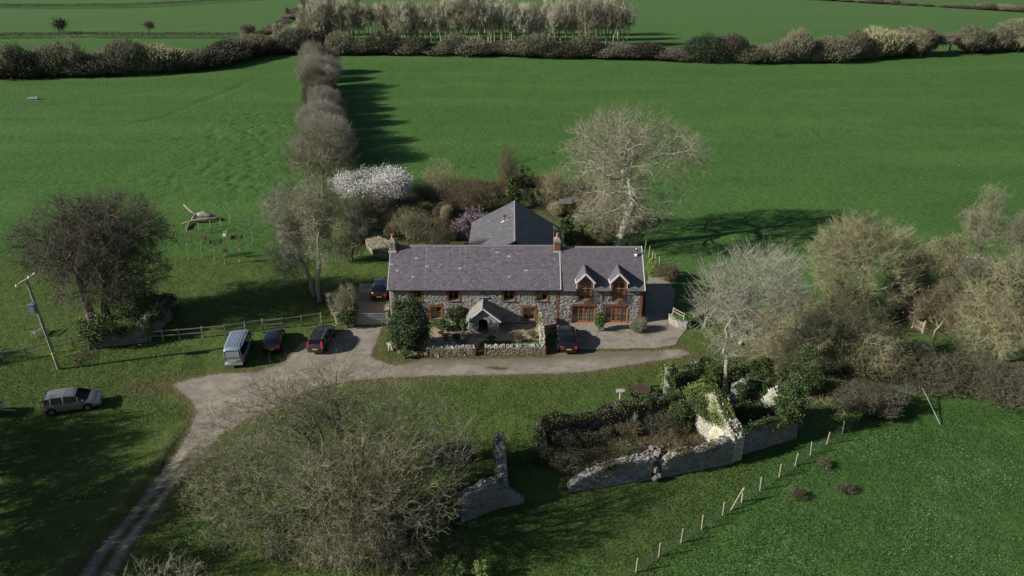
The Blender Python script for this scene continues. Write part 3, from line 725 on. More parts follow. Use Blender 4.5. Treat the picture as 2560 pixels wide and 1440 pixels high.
# ---------------- dormer wing
EEAVE = wz(722); ERY = YF+3.6; ERZ = W(1500, 618, ERY)[2]
wing = thing('house_wing', 'right-hand house wing with two white-edged gabled dormers and glazed double doors', 'house', (EX1, YF, 0))
DORM = []
for pc_, lo, hi in ((1463.7,1447,1478.5),(1548,1531,1562)):
    xc = wx(pc_, 700); DORM.append((xc, wx(lo,730), wx(hi,730), wz(751.5), wz(705)))
DRS = [(wx(1430.5,790), wx(1487,790), 0.04, wz(765)), (wx(1513,790), wx(1568,790), 0.04, wz(765))]
MW0 = MX1+.02
wm = MB(); holes_wall(wm, MW0, EX1, 0, EEAVE, YF, .28, [(a,b,c,EEAVE) for _, a, b, c, d in DORM]+DRS)
wm.add([(EX1,YF,0),(EX1,YF+7.2,0),(EX1,YF+7.2,EEAVE),(EX1,ERY,ERZ-.12),(EX1,YF,EEAVE)], [(0,1,2,3,4)])
wm.add([(MW0,YF+7.2,0),(EX1,YF+7.2,0),(EX1,YF+7.2,EEAVE),(MW0,YF+7.2,EEAVE)], [(0,1,2,3)])
wm.build('wall', M_MORTAR, wing)
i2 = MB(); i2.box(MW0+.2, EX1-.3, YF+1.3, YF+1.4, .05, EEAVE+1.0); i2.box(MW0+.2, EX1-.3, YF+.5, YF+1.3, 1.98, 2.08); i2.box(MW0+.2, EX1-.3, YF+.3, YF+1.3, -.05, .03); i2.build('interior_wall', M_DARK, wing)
def keep_w(u, v):
    x = MW0+u; k = ~(x > EX1-.27)
    for _, a, b, c, d in DORM: k &= ~((x > a-.2) & (x < b+.2) & (v > c-.02))
    for a, b, c, d in DRS: k &= ~((x > a-.15) & (x < b+.15) & (v < d+.26))
    return k
s_ = MB(); stones(s_, rs, (MW0,YF,0), (1,0,0), (0,0,1), (0,-1,0), EX1-MW0, EEAVE, .24, .15, .07, keep_w)
stones(s_, rs, (EX1,YF,0), (0,1,0), (0,0,1), (1,0,0), 7.2, ERZ, .28, .16, .05, lambda u, v: v < EEAVE+(ERZ-EEAVE)*(1-np.abs(u-3.6)/3.6)-.15)
tag(s_.build('wall_stone', M_STONE, wing), kind='stuff')
b2 = MB()
for a, b, c, d in DRS: brick_frame(b2, a, b, c, d, YF, .1, .24)
for xc, a, b, c, d in DORM: brick_frame(b2, a, b, c, d-.1, YF, .15, .0)
cz = 0
while cz < EEAVE-.05: b2.box(EX1-.26 if int(cz/.085) % 2 else EX1-.2, EX1+.01, YF-.07, YF+.05, cz+.006, cz+.079); cz += .085
tag(b2.build('brick_surround', M_BRICK, wing), kind='stuff')
# double doors with side lights and net curtains
def french(parent, x0, x1, z0, z1, Y, lights):
    f = MB(); fw = .055; y0, y1 = Y+.1, Y+.17
    f.box(x0, x0+fw, y0, y1, z0, z1); f.box(x1-fw, x1, y0, y1, z0, z1); f.box(x0+fw, x1-fw, y0, y1, z1-fw, z1); f.box(x0, x1, y0-.06, y1, z0-.04, z0+.03)
    fr = f.build('glazed_door_set', M_WOOD, parent)
    e = [x0+fw+(x1-x0-2*fw)*q for q in lights]
    for k in range(len(e)-1):
        door = 0 < k < len(e)-2 or len(e) == 3
        lf = MB(); a, b = e[k]+.008, e[k+1]-.008; st_ = .055 if door else .035; yy = y0-.02 if door else y0+.01
        za, zb = z0+.035, z1-fw-.008
        lf.box(a, a+st_, yy, yy+.06, za, zb); lf.box(b-st_, b, yy, yy+.06, za, zb); lf.box(a+st_, b-st_, yy, yy+.06, zb-st_, zb); lf.box(a+st_, b-st_, yy, yy+.06, za, za+(.16 if door else .08))
        nr = 4 if len(e) > 3 else 3
        for r_ in range(1, nr): zz = za+.12+(zb-za-.12)*r_/nr; lf.box(a+st_, b-st_, yy+.01, yy+.05, zz-.014, zz+.014)
        o = lf.build('door_leaf' if door else 'side_light', M_WOOD); o.parent = fr
        g_ = MB(); g_.box(a+st_, b-st_, yy+.026, yy+.036, za+.08, zb-st_); o = g_.build('pane', M_GLASS); o.parent = fr
    cu = MB(); n = 60; v = []
    for i in range(n+1):
        xx = x0+fw+(x1-x0-2*fw)*i/n; yv = Y+.27+.03*math.sin(i*1.7)+.012*rs.rand(); v += [(xx, yv, z0+.05), (xx, yv, z1-.07)]
    cu.add(v, [(2*i, 2*i+2, 2*i+3, 2*i+1) for i in range(n)])
    return fr, cu
for k, (a, b, c, d) in enumerate(DRS):
    fr, cu = french(wing, a, b, c, d, YF, [0, .25, .5, .75, 1]); o = cu.build('net_curtain', M_CURTAIN); o.parent = fr
    h_ = MB(); xm = (a+b)/2
    for s__ in (-.05, .05): h_.bar((xm+s__,YF+.05,1.0),(xm+s__*2.2,YF+.05,1.0),.02,.02)
    o = h_.build('handle', mat('brass', (.6,.42,.14), rough=.3, metallic=1)); o.parent = fr
# main roof of the wing with room left for the dormers
eeY = YF-.26; es = (ERZ-EEAVE)/3.6; eez = EEAVE-.26*es+.08; erz = ERZ+.08
r = MB()
PXe = EX1+.14
segs = []; xcur = MX1+.16
cut = []
for xc, a, b, c, d in DORM: cut.append((a-.12, b+.12))
dback = YF+.9
def zroof(y): return eez+(y-eeY)*es
for (x0_, x1_) in [(xcur, cut[0][0]), (cut[0][1], cut[1][0]), (cut[1][1], PXe)]:
    roof_plane(r, (x0_,eeY,eez), (x1_,eeY,eez), (x1_,dback,zroof(dback)), (x0_,dback,zroof(dback)))
roof_plane(r, (xcur,dback,zroof(dback)), (PXe,dback,zroof(dback)), (PXe,ERY,erz), (xcur,ERY,erz))
roof_plane(r, (xcur,YF+7.4,EEAVE-.06), (PXe,YF+7.4,EEAVE-.06), (PXe,ERY,erz), (xcur,ERY,erz))
wroof = r.build('roof', M_UNDER); wroof.parent = wing; wroof.location = -Vector((EX1, YF, 0))
def keep_s(p): return not (p[1] < dback-.02 and any(a-.05 < p[0] < b+.05 for a, b in cut))
slates(wroof, 'slate', (xcur,eeY,eez), (PXe,eeY,eez), (xcur,ERY,erz), M_SLATE2, .36, .25, 150, rs, keep=keep_s, pale=0.0, thick=.012)
rd = MB()
for i in range(18):
    a = xcur+(PXe-xcur)*i/18; b = xcur+(PXe-xcur)*(i+1)/18-.015
    rd.add([(a,ERY-.17,erz-.10),(b,ERY-.17,erz-.10),(b,ERY,erz+.045),(a,ERY,erz+.045),(a,ERY+.17,erz-.10),(b,ERY+.17,erz-.10)], [(0,1,2,3),(3,2,5,4),(0,3,4),(1,5,2)])
sub(wroof, 'ridge_tile', rd, M_RIDGE, kind='stuff')
vg = MB(); vg.bar((PXe+.02,eeY,eez+.02),(PXe+.02,ERY,erz+.02),.05,.12); sub(wroof, 'verge', vg, M_WHITE)
gt = MB()
for (x0_, x1_) in [(xcur, cut[0][0]), (cut[0][1], cut[1][0]), (cut[1][1], PXe)]: gt.tube([(x0_,eeY-.05,eez-.03),(x1_,eeY-.05,eez-.03)], .055, 8)
gt.build('gutter', M_BLACK, wing)
gt = MB(); xd = wx(1504, 760); gt.tube([(xd,eeY,eez-.06),(xd,YF-.1,EEAVE-.45),(xd,YF-.1,0.1)], .04, 8); gt.build('downpipe', M_BLACK, wing)
fl = MB(); fx, fy = W(1591.5, 641, YF+2.6)[0], YF+2.75; fz = zroof(fy)
fl.lathe((fx,fy,fz-.1), [(.19,0),(.19,.12),(.11,.28),(.085,.3),(.085,.75),(.12,.76),(.12,.84),(.16,.86),(.16,.9),(.03,.96)], 14); sub(wroof, 'flue', fl, M_CHROME, smooth=True)
# dormers
for xc, a, b, c, d in DORM:
    wl, wr = a-.17, b+.17; ze = W(1463, 700, YF)[2]; zp = W(1463, 686, YF)[2]+.12
    ze = d+.12; hw = (wr-wl)/2; sd_ = (zp-ze)/hw
    dm = MB()
    yb = YF+.28
    def zr(y): return zroof(y)-.06
    for x0_, x1_ in ((wl, a), (b, wr)):
        dm.add([(x0_,YF,EEAVE-.25),(x1_,YF,EEAVE-.25),(x1_,YF,ze),(x0_,YF,ze),(x0_,YF+1.9,EEAVE-.25),(x1_,YF+1.9,EEAVE-.25),(x1_,YF+1.9,ze),(x0_,YF+1.9,ze)], [(0,1,2,3),(1,5,6,2),(3,2,6,7),(4,0,3,7)])
    dm.add([(wl,YF,ze),(a,YF,d),(b,YF,d),(wr,YF,ze),(xc,YF,zp)], [(0,1,2,3,4)])
    dmr = dm.build('dormer', M_MORTAR, wing)
    sd = MB(); stones(sd, rs, (wl,YF,d+.12), (1,0,0), (0,0,1), (0,-1,0), wr-wl, zp-d-.2, .14, .1, .04, lambda u, v, wl=wl, wr=wr, hw=hw, d=d, ze=ze, sd_=sd_: (v+d+.12 < ze+(hw-np.abs(u-hw))*sd_-.1))
    for k in range(9):      # brick soldier arch
        aa = a+(b-a)*k/9; sd.box(aa+.005, aa+(b-a)/9-.005, YF-.05, YF+.02, d-.02, d+.12)
    o = sd.build('dormer_stone', M_BRICK); o.parent = dmr; o['kind'] = 'stuff'
    # roof of the dormer: runs back until it meets the main slope
    ov = .14; yf = YF-.22
    ybk_r = eeY+(zp+.1-eez)/es; ybk_e = eeY+(ze-ov*sd_+.08-eez)/es
    dr_ = MB()
    for sg in (-1, 1):
        xe = xc+sg*(hw+ov); e1 = np.array((xe,yf,ze-ov*sd_+.08)); e2 = np.array((xe,ybk_e,ze-ov*sd_+.08)); r1 = np.array((xc,yf,zp+.1)); r2 = np.array((xc,ybk_r,zp+.1))
        n = np.cross(e2-e1, r1-e1); n = n/np.linalg.norm(n)*(.06 if n[2] > 0 else -.06)
        dr_.add([e1, e2, r2, r1, e1-n, e2-n, r2-n, r1-n], [(0,1,2,3),(7,6,5,4),(0,4,5,1),(1,5,6,2),(3,7,4,0)] if sg > 0 else [(3,2,1,0),(4,5,6,7),(1,5,4,0),(2,6,5,1),(0,4,7,3)])
    drr = dr_.build('dormer_roof', M_SLATE2); drr.parent = dmr
    ds = MB()
    for sg in (-1, 1):      # slate courses on both slopes
        nrow = 6
        for rr_ in range(nrow):
            t0, t1 = rr_/nrow, (rr_+1)/nrow+.03
            def pt(t, y, lift): 
                x_ = xc+sg*(hw+ov)*(1-t); z_ = ze-ov*sd_+.08+(zp+.1-(ze-ov*sd_+.08))*t
                return (x_, y, z_+lift)
            yb0 = ybk_e+(ybk_r-ybk_e)*t0
            nn = int((yb0-yf)/.3)+1
            for q in range(nn):
                ya, yb_ = yf+(yb0-yf)*q/nn+.005, yf+(yb0-yf)*(q+1)/nn-.005
                ds.add([pt(t0,ya,.028+rs.rand()*.008), pt(t0,yb_,.028+rs.rand()*.008), pt(t1,yb_,.008), pt(t1,ya,.008), pt(t0,ya,0), pt(t0,yb_,0)], [(0,1,2,3),(4,5,1,0)])
    o = ds.build('dormer_slate', M_SLATE2); o.parent = dmr; o['kind'] = 'stuff'
    bb = MB()
    for sg in (-1, 1):
        bb.bar((xc+sg*(hw+ov+.02),yf-.03,ze-(ov+.02)*sd_+.0),(xc,yf-.03,zp+.02),.05,.17)
        bb.box(min(xc+sg*(hw+ov-.05),xc+sg*(hw+ov+.05)), max(xc+sg*(hw+ov-.05),xc+sg*(hw+ov+.05)), yf-.06, ybk_e, ze-ov*sd_-.07, ze-ov*sd_+.03)
        bb.bar((xc+sg*(hw+.04),YF-.04,ze-.1),(xc+sg*(hw+.04),YF-.04,EEAVE),.07,.07,(1,0,0))
    o = bb.build('bargeboard', M_WHITE); o.parent = dmr
    fr, cu = french(wing, a, b, c, d, YF, [0, .5, 1])
    # balcony rail
    bl = MB(); x0_, x1_ = a-.12, b+.12; zt, zb = c+1.02, c+.03; yb1 = YF-.24
    for z_ in (zt, zb, zt-.12): bl.bar((x0_,yb1,z_),(x1_,yb1,z_),.03,.025); bl.bar((x0_,YF-.04,z_),(x0_,yb1,z_),.03,.025); bl.bar((x1_,YF-.04,z_),(x1_,yb1,z_),.03,.025)
    for k in range(15): xx = x0_+(x1_-x0_)*k/14; bl.bar((xx,yb1,zb),(xx,yb1,zt),.016,.016,(1,0,0))
    bl.build('balcony_rail', M_BLACK, wing)

# ---------------- rear wing
rear = thing('rear_wing', 'rear house wing with long dark slate roof running back from the main ridge', 'house', (.3, YF+7.7, 0))
RYB = 87.0; RR = W(1287, 502, RYB)[2]; RXM = W(1287, 502, RYB)[0]; REz = W(1180, 556, RYB)[2]; RX0 = W(1180, 556, RYB)[0]; RX1 = 2*RXM-RX0+.35
RYF = YF+7.65; rz_f = RR
r = MB(); roof_plane(r, (RX0,RYB,REz), (RX0,RYF-2.4,REz), (RXM,RYF-2.4,RR), (RXM,RYB,RR)); REz2 = REz-.7; roof_plane(r, (RX1,RYF-2.4,REz2), (RX1,RYB,REz2), (RXM,RYB,RR), (RXM,RYF-2.4,RR))
rf = r.build('roof', M_UNDER); rf.parent = rear; rf.location = -Vector(rear.location)
slates(rf, 'slate', (RX0,RYB,REz+.01), (RX0,RYF-2.3,REz+.01), (RXM,RYB,RR+.01), M_SLATE_DARK, .3, .22, 0, rs, pale=.004, thick=.008)
slates(rf, 'slate', (RX1,RYF-2.3,REz2+.01), (RX1,RYB,REz2+.01), (RXM,RYF-2.3,RR+.01), M_SLATE_DARK, .3, .22, 0, rs, pale=.002, thick=.008)
w_ = MB(); w_.box(RX0+.25, RX1-.25, RYF+.01, RYB-.2, 0, REz2-.05); w_.add([(RX0+.25,RYB-.2,REz2-.06),(RX0+.25,RYB-.2,REz-.06),(RX1-.25,RYB-.2,REz2-.06),(RXM,RYB-.2,RR-.15)], [(0,1,3,2)]); w_.build('wall', M_STONE_GARDEN, rear)
rd = MB(); rd.add([(RXM-.16,RYF-2.4,RR-.02),(RXM,RYF-2.4,RR+.07),(RXM+.16,RYF-2.4,RR-.02),(RXM-.16,RYB,RR-.02),(RXM,RYB,RR+.07),(RXM+.16,RYB,RR-.02)], [(0,1,4,3),(1,2,5,4)]); sub(rf, 'ridge_tile', rd, M_RIDGE)
vp = W(1261, 556, 82); vy = 82.0; vxx = vp[0]; tt = (vxx-RX0)/(RXM-RX0); vz = REz+(RR-REz)*tt
v_ = MB(); v_.lathe((vxx,vy,vz-.05), [(.06,0),(.06,.55),(.16,.56),(.18,.66),(.12,.74),(.02,.76)], 10); sub(rf, 'roof_vent', v_, mat('dark_red_vent', (.16,.03,.03), rough=.6), label='dark red capped vent pipe')
v_ = MB(); Ur = unit(np.array([RXM-RX0,0,RR-REz])); Nr = np.array([-Ur[2],0,Ur[0]])
c0 = np.array([vxx,vy,vz])+Nr*.03; poly = [(-.42,-.16),(-.1,-.2),(.12,-.1),(.16,.1),(-.02,.16),(-.2,.06),(-.4,.02),(-.5,-.08)]
v_.add([c0+Ur*a_+np.array([0,1.,0])*b_+Nr*h_ for h_ in (0,.012) for a_, b_ in poly], [tuple(range(8,16))]+[(i,(i+1)%8,(i+1)%8+8,i+8) for i in range(8)]); sub(rf, 'white_flashing', v_, M_WHITE)
# ================================================================== vegetation
M_TWIG_COPSE = mat('copse_twigs', (0.36,0.34,0.24), (0.52,0.50,0.38), scale=.3, rough=.95)
M_TWIG_ROW = mat('row_shrub_twigs', (0.19,0.175,0.135), (0.33,0.305,0.245), scale=.5, rough=.95)
M_BARK_PALE = mat('pale_bark', (0.22,0.205,0.155), (0.36,0.34,0.27), scale=5, rough=0.9, c3=(0.22,0.24,0.11), s3=.8, t3=(.5,.7))
M_TWIG_PALE = mat('pale_twigs', (0.20,0.19,0.115), (0.32,0.305,0.20), scale=.7, rough=0.9)
M_BARK_OLIVE = mat('lichened_bark', (0.20,0.19,0.12), (0.34,0.32,0.21), scale=4, rough=0.95, c3=(0.26,0.28,0.10), s3=1.0, t3=(.5,.65))
M_TWIG_OLIVE = mat('olive_twigs', (0.20,0.19,0.10), (0.35,0.33,0.195), scale=.6, rough=0.95)
M_TWIG_WHITE = mat('silver_twigs', (0.25,0.245,0.19), (0.38,0.37,0.30), scale=.6, rough=0.9)
M_BARK_DARK = mat('dark_bark', (0.10,0.085,0.065), (0.20,0.18,0.14), scale=3, rough=0.95, c3=(0.13,0.15,0.06), s3=.7, t3=(.5,.7))
M_TWIG_BROWN = mat('brown_twigs', (0.075,0.068,0.048), (0.145,0.132,0.098), scale=.5, rough=0.95)
M_TWIG_GREY = mat('grey_twigs', (0.125,0.12,0.082), (0.23,0.22,0.15), scale=.5, rough=0.95)
M_TWIG_RED = mat('reddish_twigs', (0.11,0.09,0.056), (0.19,0.155,0.098), scale=.5, rough=0.95)
M_FOREG = mat('foreground_twigs', (0.09,0.085,0.05), (0.30,0.28,0.19), scale=.45, rough=0.95, c3=(0.27,0.25,0.12), s3=.35, t3=(.5,.65))
def leafmat(name, c1, c2, c3=None, rough=.55, spec=.35):
    return mat(name, c1, c2, scale=1.5, island=0.6, rough=rough, spec=spec, c3=c3, s3=.9, t3=(.55,.7))
M_LEAF = leafmat('evergreen_leaf', (0.022,0.040,0.014), (0.065,0.10,0.030))
M_LEAF_DK = leafmat('dark_conifer_leaf', (0.010,0.022,0.010), (0.030,0.050,0.020))
M_LEAF_LT = leafmat('light_shrub_leaf', (0.045,0.085,0.020), (0.12,0.19,0.045))
M_LEAF_YEL = leafmat('yellow_green_leaf', (0.13,0.19,0.035), (0.28,0.36,0.10))
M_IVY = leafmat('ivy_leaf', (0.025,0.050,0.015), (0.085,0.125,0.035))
M_IVY_LT = leafmat('sunlit_ivy_leaf', (0.07,0.10,0.022), (0.19,0.23,0.06))  # lighter copy of the ivy, sunlight put into its leaf colour
M_BRAMBLE = leafmat('bramble_leaf', (0.05,0.055,0.02), (0.13,0.11,0.05), (0.12,0.07,0.035))
M_PETAL = mat('white_petal', (0.52,0.50,0.48), (0.76,0.74,0.71), scale=3, island=.5, rough=.6)
M_PETAL_PK = mat('mauve_petal', (0.18,0.11,0.17), (0.38,0.27,0.35), scale=3, island=.6, rough=.6)
M_DAFF = mat('daffodil_yellow', (0.62,0.55,0.10), (0.75,0.70,0.35), scale=3, island=.7, rough=.6)

def crown_pts(rng, n, c, r, shell=0.45, low=0.55, lump=0.16, cut=None, fan=None):
    c = np.array(c, float); r = np.array(r, float); out = []
    L = unit(rng.normal(size=(9, 3))); La = rng.rand(9)*lump*2-lump*.6; ph = rng.rand(3)*6.28
    while sum(map(len, out)) < n:
        u = unit(rng.normal(size=(n*2, 3))); rad = rng.rand(n*2)**(shell)
        m = 1+(np.maximum(u@L.T-0.6, 0)*2.5*La).sum(1)
        p = u*(rad*np.clip(m, .6, 1.12))[:, None]
        p[:, 2] = np.where(p[:, 2] < 0, p[:, 2]*low, p[:, 2])
        q = c+p*r
        if fan is not None: q = q[np.hypot(q[:, 0]-fan[0], q[:, 1]-fan[1]) < fan[3]*(q[:, 2]-fan[2])+.3]
        w_ = (q-c)/r; q = q[(np.sin(w_[:, 0]*4.1+ph[0])+np.sin(w_[:, 1]*4.3+ph[1])+np.sin(w_[:, 2]*4.7+ph[2]) > -.75+.5*rng.rand(len(q))) & (q[:, 2] > 0.25)]
        out.append(q)
    return np.concatenate(out)[:n]

def grow(rng, base, rtrunk, first, pts, gamma=2.3, rtip=None, wig=0.05, frac=(.2,.4), droop=0.0):
    """branch skeleton from base through `first` (list of trunk points) to the scattered tip points.
    returns polylines (n,5,3), radii (n,5), tips (m,3), tip directions (m,3)"""
    N = len(pts); rtip = rtip or max(0.010, rtrunk/N**(1/gamma)); gamma = math.log(N)/math.log(rtrunk/rtip)
    PL = []; RL = []
    path = [np.array(p, float) for p in [base]+first]
    for i in range(len(path)-1):
        a, b = path[i], path[i+1]; t = np.linspace(0, 1, 5)[:, None]; P = a+(b-a)*t+np.sin(t*np.pi)*rng.normal(size=3)*np.linalg.norm(b-a)*.03
        r0 = rtrunk*(1.0-.25*i/len(path)); r1 = rtrunk*(1.0-.25*(i+1)/len(path)); rr = np.linspace(r0, r1, 5)
        if i == 0: rr = rr*np.array([1.45, 1.12, 1.02, 1, 1])
        PL.append(P); RL.append(rr)
    d0 = unit(path[-1]-path[-2]); tips = []; tdirs = []
    stack = [(path[-1], d0, pts, rtrunk*.75)]
    tt = np.linspace(0, 1, 5)[:, None]
    while stack:
        pos, dr, P, rp = stack.pop(); n = len(P)
        if n == 1: b = P[0]
        else:
            c = P.mean(0); dv = c-pos; f = rng.uniform(*frac)
            if n < 4: f = .5
            b = pos+dv*f+rng.normal(size=3)*np.linalg.norm(dv)*wig
        L = np.linalg.norm(b-pos); ctrl = pos+dr*L*.36
        q = (1-tt)**2*pos+2*(1-tt)*tt*ctrl+tt**2*b
        if n > 6: q[1:4] += rng.normal(size=(3, 3))*L*.02
        r0 = min(rp, rtip*n**(1/gamma)); r1 = r0*.86 if n > 1 else r0*.35
        PL.append(q); RL.append(np.linspace(r0, r1, 5)); nd = unit(q[4]-q[3])
        if n == 1: tips.append(b); tdirs.append(nd); continue
        U = unit(P-b)
        i0 = rng.randint(n); a0 = U[i0]; a1 = U[np.argmin(U@a0)] if n < 400 else U[np.argmin((U@a0)+rng.rand(n)*.5)]
        for _ in range(2):
            m = (U@a0) > (U@a1)
            if m.all() or not m.any(): m = np.arange(n) < max(1, n//2); break
            a0 = unit(U[m].mean(0)); a1 = unit(U[~m].mean(0))
        for g in (P[m], P[~m]):
            if len(g): stack.append((b, unit(nd*.35+unit(g.mean(0)-b)*.9), g, r1))
    return np.array(PL), np.array(RL), np.array(tips), np.array(tdirs)

def twig_spray(rng, tips, dirs, m, L, r, up=.25, spread=.75, sub=True, hook=0.0):
    """short twigs at and behind every tip"""
    n = len(tips); T = np.repeat(tips, m, 0); D = np.repeat(dirs, m, 0)
    A = T-D*(rng.rand(n*m, 1)*L*1.2)+rng.normal(size=(n*m, 3))*L*.04
    d = unit(D*.7+np.array([0, 0, up])+rng.normal(size=(n*m, 3))*spread*.6)
    l = L*(.45+.9*rng.rand(n*m, 1)); B = A+d*l
    AA, BB, rr = [A], [B], [np.full(len(A), r)]
    if sub:
        k = rng.rand(len(A)) < .8
        M_ = A[k]+(B[k]-A[k])*(.3+.5*rng.rand(k.sum(), 1)); d2 = unit(d[k]+rng.normal(size=(k.sum(), 3))*.75+np.array([0, 0, up*.5]))
        AA.append(M_); BB.append(M_+d2*l[k]*.55); rr.append(np.full(k.sum(), r*.7))
    return np.concatenate(AA), np.concatenate(BB), np.concatenate(rr)

def wood_mesh(PL, RL, thick=0.05):
    """trunk / limbs and fine branches as two builders"""
    a, b = MB(), MB(); R0 = RL[:, 0]
    for lo, hi, sd, sub, tgt in ((.16, 9, 8, slice(None), a), (.05, .16, 6, slice(None), a), (.022, .05, 4, [0,2,4], b), (0, .022, 3, [0,2,4], b)):
        k = (R0 > lo) & (R0 <= hi)
        if k.any(): tgt.addnp(*tubes_np(PL[k][:, sub], RL[k][:, sub], sd, False))
    return a, b

def merge(dst, src):
    off = 0
    for v in src.V: dst.V.append(v)
    for q in src.Fq: dst.Fq.append(q+dst.n if isinstance(q, np.ndarray) else tuple(i+dst.n for i in q))
    dst.n += src.n

def tree(name, label, cat, trunks, n, rtrunk, bark, twig, seed, m=7, L=.7, rt=.010, shell=.45, low=.5, up=.3, group=None, wig=.05, cut=None,
         spread=.75, lump=.16, leaf=None, ivy=None, gamma=2.3, frac=(.2,.4), rtip=None, at=None, fan=None, fandrop=1.5, pool=None):
    """trunks: list of dict(base, first, c, r, share)"""
    rng = np.random.RandomState(seed); base = np.array(trunks[0]['base'], float)
    if pool is not None:            # one shared cloud of tips, each given to the stem that points at it
        D = np.stack([unit(np.array(k['aim'])-np.array(k['base'])) for k in trunks]); B_ = np.stack([k['base'] for k in trunks])
        own = np.argmax(np.einsum('nkd,kd->nk', unit(pool[:, None]-B_[None]), D), 1)
        for i, k in enumerate(trunks): k['pts'] = pool[own == i]
        trunks = [k for k in trunks if len(k['pts']) > 8]
    t = thing(name, label, cat, base, group=group); wood, fine = MB(), MB(); TA, TB, TR, TT = [], [], [], []
    for k in trunks:
        fp_ = k['first'][-1]; pts = k['pts'] if 'pts' in k else crown_pts(rng, max(6, int(n*k.get('share', 1))), k['c'], np.array(k['r'])-min(L*.4, .2*min(k['r'])), shell, k.get('low', low), lump, None, (fp_[0], fp_[1], fp_[2]-fandrop, fan) if fan else None)
        PL, RL, tips, td = grow(rng, np.array(k['base'], float), rtrunk*k.get('rs', 1.), k['first'], pts, wig=wig, gamma=gamma, frac=frac, rtip=rtip)
        a, f = wood_mesh(PL, RL); merge(wood, a); merge(fine, f)
        A, B, r_ = twig_spray(rng, tips, td, m, L, rt, up, spread); TA.append(A); TB.append(B); TR.append(r_); TT.append(tips)
    if wood.n: wood.build('trunk', bark, t, smooth=True)
    if fine.n: fine.build('branches', bark, t, smooth=True)
    tw = MB(); tw.addnp(*cones_np(np.concatenate(TA), np.concatenate(TB), np.concatenate(TR)))
    tw.build('crown', twig, t)
    tips = np.concatenate(TT)
    if leaf:            # (count, size, material, name)
        cnt, sz, mm, nm = leaf; p = tips[rng.randint(len(tips), size=cnt)]+rng.normal(size=(cnt, 3))*sz*2.2
        lb = MB(); lb.addnp(*leaf_quads(rng, p, sz)); lb.build(nm, mm, t)
    if ivy:             # (x, y, z0, z1, radius, count)
        lb = MB()
        for (ax, ay, az, bx_, by_, bz, rad, cnt) in ivy:
            q = rng.rand(cnt, 1); p = np.array([ax,ay,az])+(np.array([bx_-ax,by_-ay,bz-az]))*q+unit(rng.normal(size=(cnt, 3)))*rad*(.5+.6*rng.rand(cnt, 1))
            lb.addnp(*leaf_quads(rng, p, .09))
        lb.build('ivy', M_IVY, t)
    return t

def leaf_quads(rng, P, size, flat=0.0):
    n = len(P); a = unit(rng.normal(size=(n, 3))); b = unit(np.cross(a, rng.normal(size=(n, 3))))
    s = size*(.5+.8*rng.rand(n, 1)); V = np.stack([P-a*s*.5, P+b*s*.36, P+a*s*.5, P-b*s*.36], 1)
    V[:, 1::2, 2] += (s*.12)
    return V.reshape(-1, 3), (np.arange(4)[None]+(np.arange(n)*4)[:, None])

def clump_pts(rng, n, c, r, k=60, low=.9, csize=.22, fill=.25):
    """leaf positions gathered in clumps over an ellipsoid -> light and dark tufts"""
    c = np.array(c, float); r = np.array(r, float)
    u = unit(rng.normal(size=(k, 3))); u[:, 2] = np.where(u[:, 2] < 0, u[:, 2]*low, u[:, 2])
    cc = c+u*r*(.72+.25*rng.rand(k, 1)); cs = csize*(.6+.8*rng.rand(k, 1))
    i = rng.randint(k, size=n); p = cc[i]+unit(rng.normal(size=(n, 3)))*(rng.rand(n, 1)**.4)*r.mean()*cs[i]
    f = rng.rand(n) < fill; uf = unit(rng.normal(size=(f.sum(), 3))); p[f] = c+uf*r*(rng.rand(f.sum(), 1)**.4)*.85
    p[:, 2] = np.maximum(p[:, 2], 0.03+rng.rand(n)*.15); return p

def leafy(name, label, cat, base, c, r, n, size, m, seed, k=60, low=.9, csize=.22, group=None, stems=True, pname='foliage', extra=None, absolute=True):
    rng = np.random.RandomState(seed); t = thing(name, label, cat, base, group=group)
    lb = MB(); lb.addnp(*leaf_quads(rng, clump_pts(rng, n, c, r, k, low, csize), size)); lb.build(pname, m, t)
    if stems:
        sb = MB(); ns = 6; A = np.array(base)+rng.normal(size=(ns, 3))*[.12, .12, 0]; B = np.array(c)+rng.normal(size=(ns, 3))*np.array(r)*.35
        P = np.stack([A, (A+B)/2+rng.normal(size=(ns, 3))*.1, B], 1); sb.addnp(*tubes_np(P, np.tile([.06, .04, .015], (ns, 1)), 5, False)); sb.build('stem', M_BARK_DARK, t)
    if extra:
        cnt, sz, mm, nm = extra; p = clump_pts(rng, cnt, c, np.array(r)*1.04, k, low, csize, .0); lb = MB(); lb.addnp(*leaf_quads(rng, p, sz)); lb.build(nm, mm, t)
    return t

